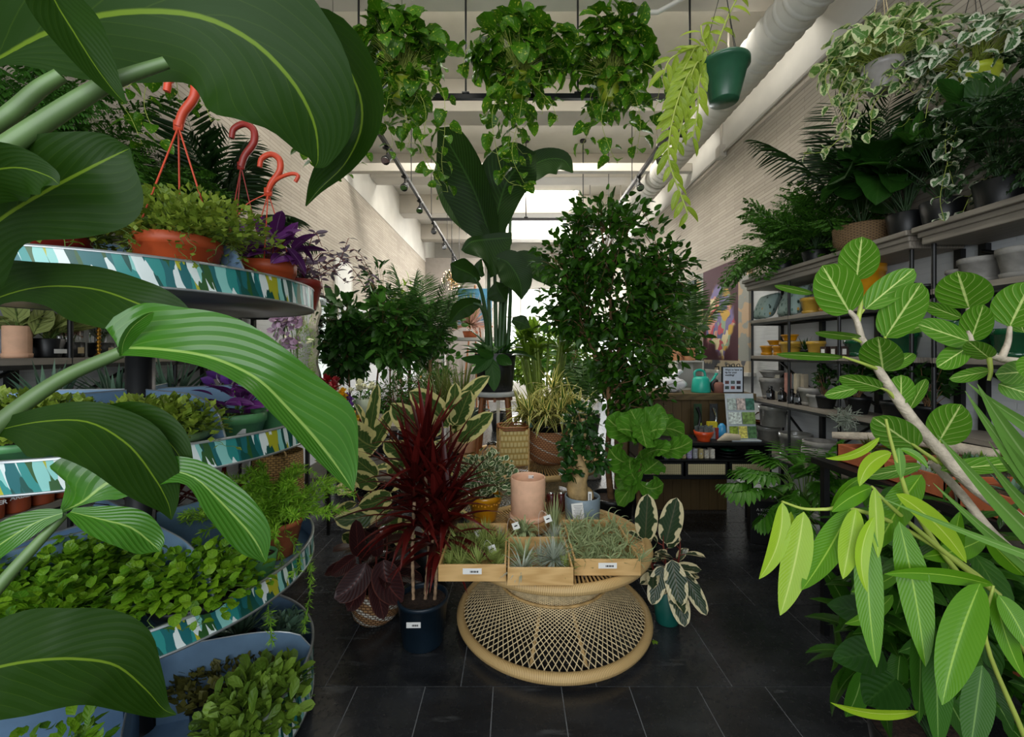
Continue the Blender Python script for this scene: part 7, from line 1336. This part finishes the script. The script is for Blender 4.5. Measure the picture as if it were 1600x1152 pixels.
# yucca blades
t = thing('yucca', 'spiky plant with long stiff pointed leaves reaching in from the right edge', 'large plant', (1.22, .78, 0)); pot(t, .15, .3, M['blackplastic'])
m = MB(); m.tube(cr([(0, 0, .25), (0, 0, .5), (-.02, .02, .95), (-.02, .02, 1.1)], 14), [.04, .035], 10); m.build('trunk', M['bark'], t)
for (x1, y1, xm, ym, w_, y_) in ((1512, 598, 1600, 645, 22, .8), (1508, 611, 1600, 718, 24, .82), (1527, 600, 1600, 690, 34, .8), (1465, 680, 1600, 808, 32, .78), (1539, 712, 1600, 768, 20, .8), (1458, 755, 1600, 862, 24, .82), (1372, 776, 1600, 850, 17, .76), (1545, 690, 1600, 740, 10, .85)):
    k = .9; bx = xm+(xm-x1)*k; by = ym+(ym-y1)*k+18
    hleaf(t, bx, by, x1, y1, w_*1.08, y_, y_-.06, L['yucca'], 'dagger', 6, fold=.25, tilt=.3, n=18, nv=4, name='leaf')

# ---------------------------------------------------------------- middle left: flowers, mirror, tall plants
t = thing('flower_table', 'low white table of cut flowers and vases at middle left', 'table', (-1.55, 4.25, 0)); m = MB(); m.box(-2.1, -1.05, 3.9, 4.7, .78, .82); m.build('table_top', M['greywood'], t, world=True, smooth=False)
for x in (-2.05, -1.1):
    for y in (3.95, 4.65): m = MB(); m.box(x-.02, x+.02, y-.02, y+.02, 0, .78); m.build('leg', M['black'], t, world=True, smooth=False)
m = MB(); m.box(-2.1, -1.05, 3.92, 4.7, .3, .33); m.build('lower_shelf', M['greywood'], t, world=True, smooth=False)
def flowers(lab, px, Y, z, rv, hv, vm, fm, n, rad, size, seed, tk='petal', lf=10, blobs=True):
    t = thing('flower_vase', lab, 'flowers', (tw(px, Y), Y, z)); m = MB(); m.lathe([(.001, 0), (rv*.8, 0), (rv, hv), (rv-.005, hv), (rv*.7, .02), (.001, .02)], 20); m.build('vase', vm, t)
    b = MB(seed); d = unit_dirs(b.r, n, 0, 1); c_ = np.array([0, 0, hv+rad*.6])+d*rad*b.r.uniform(.5, 1, (n, 1)); s = MB(seed+1); stemset(s, (0, 0, hv*.5), c_, .002, .05, 4)
    for c in c_:
        b_ = MB(seed); e = unit_dirs(b.r, 14, -.3, 1); b_.inst(T['petal'], c+e*size*.12, e, e*.3+[0, 0, 1], size*.62); b_.sphere(c, size*.24, 6); b_.build('bloom', fm, t)
    s.build('stems', M['stem'], t); bush(t, (0, 0, hv+rad*.4), (rad, rad, rad*.6), lf, 'lancew', .1, L['mid'], None, ns=0, seed=seed+2, part='leaves'); return t
zf = .821
flowers('dark red flowers in a dark vase at the left of the flower table', 500, 4.1, zf, .06, .14, M['bottle'], M['redfl'], 14, .14, .08, 310); flowers('red anemones with dark centres beside the mirror', 516, 4.35, zf, .06, .16, M['bottle'], M['redfl'], 5, .15, .12, 313)
flowers('yellow flowers in an orange vase', 530, 4.2, zf, .05, .15, mat('orange_vase', '#c24a1c', .4), M['yelfl'], 7, .09, .08, 316); flowers('purple and yellow flowers in an ochre pot', 547, 4.2, zf, .055, .1, M['yellow'], M['purplefl'], 5, .09, .07, 319); flowers('white stock flowers leaning from a pale green vase', 565, 4.35, zf, .08, .2, mat('pale_green_vase', '#a9b5a0', .5), M['whitefl'], 14, .15, .06, 322)
flowers('tall bunch of violet flowers behind the yellow ones', 510, 4.5, zf, .05, .16, M['bottle'], M['lilac'], 6, .12, .08, 325)
for i, (px, fm, lab) in enumerate(((520, 'yelfl', 'yellow tulip'), (530, 'pinkfl', 'left pale pink tulip'), (541, 'pinkfl', 'right pale pink tulip'), (548, 'yelfl', 'second yellow tulip'), (555, 'redfl', 'dark red tulip'), (562, 'yelfl', 'yellow and white tulip'), (567, 'redfl', 'last red tulip'))):
    t = thing('tulip_bunch', lab+' bunch lying along the front edge of the flower table', 'flowers', (tw(px, 3.98), 3.98, zf), group='tulips on the table edge'); b = MB(330+i); e = unit_dirs(b.r, 10, -.2, 1); b.sphere((0, -.03, .055), .03, 8, sc=(1.1, 1, .8)); b.inst(T['petal'], np.array([0, -.03, .05])+e*.012, e, e*.3+[0, 0, 1], .045); b.build('bloom', M[fm], t); s = MB(); s.tube(cr([(0, -.02, .05), (0, .05, .02), (0, .25, .01)], 8), .006, 5); s.build('stem', M['stem'], t); blades(t, (0, 0, .03), 6, .2, .03, L['mid'], seed=331+i, el=(-60, 20), arch=1.2, az=(-2.6, -.5))
t = thing('orchid_display', 'pink and white orchid sprays on a wall rack left of the wavy mirror', 'flowers', (tw(462, 3.3), 3.3, 1.02)); pot(t, .07, .14, M['blackplastic']); b = MB(340); s = MB(341)
for i in range(6):
    a = b.r.uniform(-.14, .14); q = cr([(0, 0, .12), (a*.4, 0, .4), (a, -.05, .75), (a*1.6, -.12, .7-.05*i)], 14); s.tube(q, .003, 5, cap=False)
    for k in range(6, 14, 2): e = unit_dirs(b.r, 6); b.inst(T['petal'], q[k]+e*.01, e+[0, -.4, 0], e*.3+[0, -1, .2], .055)
b.build('blooms', mat('pale_orchid', '#d3b4cc', .5, var=.3, scale=30), t); s.build('stems', M['stem'], t); bush(t, (0.06, 0, .45), (.1, .1, .45), 900, 'needle', .03, L['asp'], None, ns=0, seed=342, part='fern'); bush(t, (0, 0, .6), (.13, .1, .3), 40, 'petal', .06, M['whitefl'], None, ns=0, seed=343, part='white_blooms')
t = thing('table_under_orchids', 'small black side table under the orchids', 'table', (tw(462, 3.3), 3.3, 0)); m = MB(); m.box(-.2, .2, -.2, .2, .99, 1.02); m.build('table_top', M['black'], t, smooth=False)
for sx in (-1, 1):
    for sy in (-1, 1): m = MB(); m.box(sx*.18-.012, sx*.18+.012, sy*.18-.012, sy*.18+.012, 0, .99); m.build('leg', M['black'], t, smooth=False)
# wavy mirror on the left wall
t = thing('wavy_mirror', 'cream wavy edged wall mirror seen edge on at the left wall', 'mirror', (XL, 5.35, 1.6)); m = MB(); V = []; U = []; K = 60
for i in range(K+1):
    z = lerp(-.62, .62, i/K); w_ = .3+.045*math.cos(i/K*2*PI*3)
    for x, ww in ((0.002, w_+.02), (.09, w_+.02), (.09, w_-.04), (.03, w_-.04)):
        V.append((x, -ww, z)); 
    for x, ww in ((.03, w_-.04), (.09, w_-.04), (.09, w_+.02), (.002, w_+.02)): V.append((x, ww, z))
m.add(V, [(i*8+j, (i+1)*8+j, (i+1)*8+j+1, i*8+j+1) for i in range(K) for j in (0, 1, 2, 4, 5, 6)]); m.box(.002, .09, -.33, .33, -.66, -.6); m.box(.002, .09, -.33, .33, .6, .66); m.build('frame', mat('cream_frame', '#d2cab6', .6), t, smooth=False)
m = MB(); m.box(.028, .032, -.29, .29, -.62, .62); m.build('mirror_glass', mat('mirror', '#343a34', .12, metal=1, var=0), t, smooth=False)  # dark tint stands in for the foliage reflected in the glass
def broadtree(lab, px, Y, h, crown, n, size, tk, lm, seed, rp=.18, hp=.35, name='tall_houseplant', pm=None, twigs=70, per=10, zb=0.0):
    t = thing(name, lab, 'potted plant', (tw(px, Y), Y, zb)); n = int(n*1.5); twigs = int(twigs*1.4); pot(t, rp, hp, pm or M['blackplastic']); tree(t, (0, 0, hp*.85), (0, 0, h), crown, n, tk, size, L[lm], M['bark'], .015, seed, twigs, per=per, spreadl=.07); return t
broadtree('dense dark leaved tree left of the gap at middle left, beside the mirror', 545, 5.2, 1.5, [((0, 0, 1.95), (.42, .4, .32), 1), ((-.05, 0, 1.5), (.35, .35, .3), .8)], 620, .15, 'ovate', 'dark', 350); broadtree('dense dark schefflera in the middle of the left hand tree group', 610, 5.4, 1.5, [((0, 0, 2.0), (.5, .45, .3), 1), ((.1, 0, 1.6), (.45, .4, .28), .8)], 780, .16, 'ovate', 'mid', 352); broadtree('leafy green tree at the right of the left hand tree group', 670, 5.8, 1.5, [((0, 0, 1.9), (.45, .45, .35), 1), ((.1, 0, 1.45), (.35, .35, .3), .5)], 560, .13, 'ovate', 'mid', 354)
broadtree('upright plant with pointed leaf tufts rising above the left tree group', 590, 5.7, 1.9, [((0, 0, 2.5), (.16, .16, .28), 1)], 150, .13, 'lancew', 'dark', 356, twigs=20); broadtree('lighter green leaf tufts just above the left tree group', 628, 6.2, 1.9, [((0, 0, 2.4), (.2, .2, .25), 1)], 140, .15, 'lance', 'bright', 358, twigs=20)
for i, (px, Y, h, sd, lab, az) in enumerate(((640, 5.9, 1.6, 360, 'kentia palm whose fronds fan out above the left tree group', None), (672, 5.6, 1.4, 362, 'second darker palm right of the kentia fronds', None))):
    t = thing('tall_palm', lab, 'palm', (tw(px, Y), Y, 0)); pot(t, .18, .4, M['blackplastic']); m = MB(); m.tube([(0, 0, .35), (0, 0, h)], [.03, .02], 8); m.build('trunk', M['bark'], t); palm(t, (0, 0, h), 7, 1.15, .36, L['palml'], M['stemdk'], seed=sd, el=(50, 88), n=34, wf=.04, arch=.7)
for i, (px, Y, z, sd, lab) in enumerate(((620, 4.9, .75, 370, 'olive like shrub with fine pale leaves at middle left'), (655, 5.1, .8, 372, 'fine leaved shrub behind the variegated rubber plants'), (690, 5.3, .85, 374, 'fine leaved grey green shrub left of the plant stand'), (580, 4.9, .6, 376, 'low fine leaved shrub under the flower table end'))):
    broadtree(lab, px, Y, z, [((0, 0, z+.25), (.34, .3, .34), 1)], 620, .075, 'lance', 'mid', sd, rp=.15, hp=.3, twigs=60, per=12, name='fine_leaved_shrub')
for (x, y, rr_, h_, lab) in ((-1.78, 3.2, .17, .75, 'tall round woven basket with handles standing behind the orchid table'), (-1.62, 2.8, .16, .52, 'lower woven basket on the floor behind the lower planter tier')):
    t = thing('floor_basket', lab, 'basket', (x, y, 0)); m = MB(); m.lathe([(.001, 0), (rr_*.9, 0), (rr_, .05), (rr_*1.05, h_*.6), (rr_, h_), (rr_-.01, h_), (rr_*.95, h_*.6), (rr_*.85, .03), (.001, .02)], 34); m.build('basket', weave('brown_basket', '#5a4220', '#a58346', 30, 60), t)
    for s in (-1, 1): m = MB(); m.tube([(s*rr_*.5+.05*math.cos(a), -rr_*.85, h_+.05*math.sin(a)) for a in np.linspace(0, PI, 9)], .006, 6); m.build('handle', M['rattan'], t)
t = thing('framed_notice', 'small white framed paper on the left wall above the mirror', 'picture frame', (XL+.001, 5.98, 2.5)); m = MB(); m.box(0, .03, -.3, .3, -.3, .3); m.build('frame', M['white'], t, smooth=False, bevel=.004); m = MB(); m.box(.03, .032, -.24, .24, -.24, .24); m.build('sheet', M['paper'], t, smooth=False)
# ---------------------------------------------------------------- far end
t = thing('white_shelf_unit', 'white open shelf unit with small pots far back at left of centre', 'shelf', (tw(655, 8.6), 8.6, 0)); x0, x1 = tw(618, 8.6), tw(692, 8.6); m = MB()
for z in (.3, .9, 1.45, 1.95): m.box(x0, x1, 8.5, 8.8, z-.03, z+.02)
m.build('shelf_boards', M['white'], t, world=True, smooth=False)
for x in (x0, (x0+x1)/2, x1): m = MB(); m.box(x-.02, x+.02, 8.5, 8.8, 0, 1.97); m.build('upright', M['white'], t, world=True, smooth=False)
for i in range(9):
    z = (.92, 1.47)[i % 2]; c_ = ['peach', 'terra', 'white', 'greypot', 'yellow2', 'maroon', 'peach', 'white', 'green'][i]; x = lerp(x0+.08, x1-.08, i/8); t = thing('small_pot', '%s pot, %s from the left on the %s board of the far white shelf' % ({'peach': 'peach', 'terra': 'terracotta', 'white': 'white', 'greypot': 'grey', 'yellow2': 'ochre', 'maroon': 'dark red', 'green': 'green'}[c_], ['first', 'second', 'third', 'fourth', 'fifth', 'sixth', 'seventh', 'eighth', 'ninth'][i], ['lower', 'upper'][i % 2]), 'plant pot', (x, 8.62, z+.001)); pot(t, .05, .12, M[c_], soil=False)
t = thing('blue_painting', 'teal blue painting leaning on the grey partition beside the tall plant stalks', 'painting', tuple(P(742, 480, 10.5))); m = MB(); m.box(-.42, .42, 0, .04, -.46, .46); m.build('canvas', mat('blue_canvas', '#2f6680', .7, var=.2, scale=2), t, smooth=False); m = MB(); m.tube([(-.15, -.01, -.3), (-.3, -.01, .1), (-.1, -.01, .3)], .006, 4); m.tube([(-.1, -.01, -.2), (.1, -.01, .2), (.2, -.01, -.1)], .006, 4); m.build('drawn_lines', mat('blue_line', '#1d4460', .7), t)
t = thing('easel', 'dark easel under the blue painting', 'easel', (tw(742, 10.6), 10.62, 0)); m = MB(); m.tube([(-.35, 0, 0), (0, 0.04, 3.2)], .025, 6); m.tube([(.35, 0, 0), (0, .04, 3.2)], .025, 6); m.tube([(0, .5, 0), (0, .06, 3.1)], .025, 6); m.box(-.45, .45, -.13, -.0, 2.13, 2.17); m.build('easel_frame', M['stand'], t)
t = thing('pink_air_plant', 'large pinkish spiky air plant far back between the tall stalks and the left trees', 'air plant', (tw(735, 6.4), 6.4, 1.72)); blades(t, (0, 0, .2), 230, .42, .024, L['airp'], seed=380, el=(-20, 88), arch=.15, fold=.3); blades(t, (0, 0, .15), 70, .5, .018, L['bright'], seed=381, el=(45, 88), arch=.3, part='green_leaves'); m = MB(); m.lathe([(.001, 0), (.09, 0), (.12, .1), (.001, .1)], 20); m.build('pot', M['terra'], t)
t = thing('high_white_table', 'tall white table carrying the pink air plant', 'table', (tw(735, 6.4), 6.4, 0)); m = MB(); m.box(-.4, .45, -.25, .25, 1.68, 1.719); m.build('table_top', M['white'], t, smooth=False)
for sx in (-.37, .42): 
    for sy in (-.22, .22): m = MB(); m.box(sx-.015, sx+.015, sy-.015, sy+.015, 0, 1.68); m.build('leg', M['white'], t, smooth=False)
for i, (px, Y, z, sd, lm, lab) in enumerate(((830, 7.5, 1.0, 384, 'bright', 'bright green leafy tree far back, lit by the rear window'), (885, 7.0, 1.1, 386, 'bright', 'light green tree far back behind the weeping fig'), (1050, 6.2, 1.3, 388, 'dark', 'dark tree far back behind the right side of the weeping fig'), (780, 8.2, .9, 390, 'mid', 'green tree far back between the tall stalks'), (905, 5.8, 1.0, 392, 'mid', 'leafy plant behind the weeping fig trunk'), (1045, 5.4, 1.2, 394, 'mid', 'leafy tree behind the counter near the display cube'))):
    broadtree(lab, px, Y, z, [((0, 0, z+.45), (.5, .45, .5), 1)], 520, .12, 'ovate', lm, sd, twigs=60, name='background_tree')
# big floral painting and its blue neighbour on the right wall
def floralmat():
    k = NT('floral_painting'); t_ = k.tc(); sp = k.nd('ShaderNodeSeparateXYZ'); k.lk(t_, sp.inputs[0]); y, z = sp.outputs[1], sp.outputs[2]
    vo = k.nd('ShaderNodeTexVoronoi'); vo.inputs['Scale'].default_value = 9; nz = k.nd('ShaderNodeTexNoise'); nz.inputs['Scale'].default_value = 4; k.lk(t_, nz.inputs['Vector']); vm = k.nd('ShaderNodeVectorMath', operation='MULTIPLY_ADD'); k.lk(nz.outputs['Color'], vm.inputs[0]); vm.inputs[1].default_value = (.35, .35, .35); k.lk(t_, vm.inputs[2]); k.lk(vm.outputs[0], vo.inputs['Vector'])
    s2 = k.nd('ShaderNodeSeparateColor'); k.lk(vo.outputs['Color'], s2.inputs[0]); fl = k.ramp(s2.outputs[0], [(0, col('#7a6f9c')), (.18, col('#c98f84')), (.34, col('#d8c9a0')), (.5, col('#8fa58c')), (.64, col('#b8505a')), (.78, col('#caa24a')), (.9, col('#5b608c'))], const=True)
    rr_ = k.math('SQRT', k.math('ADD', k.math('POWER', k.math('MULTIPLY', y, 1.35), 2.0), k.math('POWER', k.math('ADD', z, .02), 2.0))); msk = k.mr(k.math('ADD', rr_, k.math('MULTIPLY', nz.outputs[0], .5)), .62, .72, 1.0, 0.0)
    c = k.mix(msk, col('#431a26'), fl); border = k.mr(k.math('ABSOLUTE', y), .44, .45); c = k.mix(border, c, k.mix(k.mr(s2.outputs[1], .5, .55), col('#8f9088'), col('#b59a7c'))); low = k.mr(z, -.5, -.49, 1.0, 0.0); c = k.mix(low, c, k.mix(k.mr(nz.outputs[0], .5, .56), col('#b5a68c'), col('#55565c')))
    k.lk(c, k.b.inputs['Base Color']); k.b.inputs['Roughness'].default_value = .75; return k.m
ya, yb = XR*F/(1170-802), XR*F/(1098-802)
t = thing('floral_tapestry', 'large dark flower bouquet painting with a patterned border on the right wall', 'painting', (XR-.03, (ya+yb)/2, 1.9)); m = MB(); m.box(-.02, .02, -.66, .66, -.62, .68); m.build('canvas', floralmat(), t, smooth=False); m = MB(); m.box(-.06, .028, -.72, .72, -.66, -.62); m.build('ledge', M['white'], t, smooth=False)
t = thing('blue_green_panel', 'narrow dark blue and green painting left of the flower painting', 'painting', (XR-.05, XR*F/(1090.5-802)+.03, 1.9)); m = MB(); m.box(-.03, .04, -.1, .12, -.6, .62); k = NT('blue_green'); k.lk(k.mix(k.mr(k.math('ADD', k.nd('ShaderNodeSeparateXYZ').outputs[2], 0.0), 0, 1), col('#10243c'), col('#17402f')), k.b.inputs['Base Color']); m.build('canvas', mat('deep_blue_green', '#122c3a', .6, var=.6, scale=2), t, smooth=False)

# ---------------------------------------------------------------- leaves that would reach into a wall bend along it
bpy.context.view_layer.update()
for o in list(C.objects):
    if o.type != 'MESH' or o.parent is None: continue
    rt = o.parent
    while rt.parent: rt = rt.parent
    if rt.get('category') is None or rt.get('category') in ('air duct', 'light track', 'rail', 'conduit', 'painting', 'mirror', 'shelving'): continue
    me = o.data; n = len(me.vertices); co = np.empty(n*3, np.float32); me.vertices.foreach_get('co', co); co = co.reshape(-1, 3)
    mw = np.array(rt.matrix_world @ (rt.matrix_world.inverted() @ o.matrix_world)); W_ = co @ mw[:3, :3].T+mw[:3, 3]
    x = W_[:, 0].copy(); hi = XR-.03; lo = XL+.03; k = .12
    a = x > hi-k; x[a] = hi-k*np.exp(-(x[a]-hi+k)/k); b = x < lo+k; x[b] = lo+k*np.exp((x[b]-lo-k)/k)
    if (a.any() or b.any()) and (W_[a | b, 0].max() > hi or W_[a | b, 0].min() < lo) and o.name.split('.')[0] in ('foliage', 'fronds', 'stalks', 'stems', 'branches', 'leaf', 'bright_foliage'):
        W_[:, 0] = x; inv = np.linalg.inv(mw); co = W_ @ inv[:3, :3].T+inv[:3, 3]; me.vertices.foreach_set('co', co.astype(np.float32).ravel()); me.update()
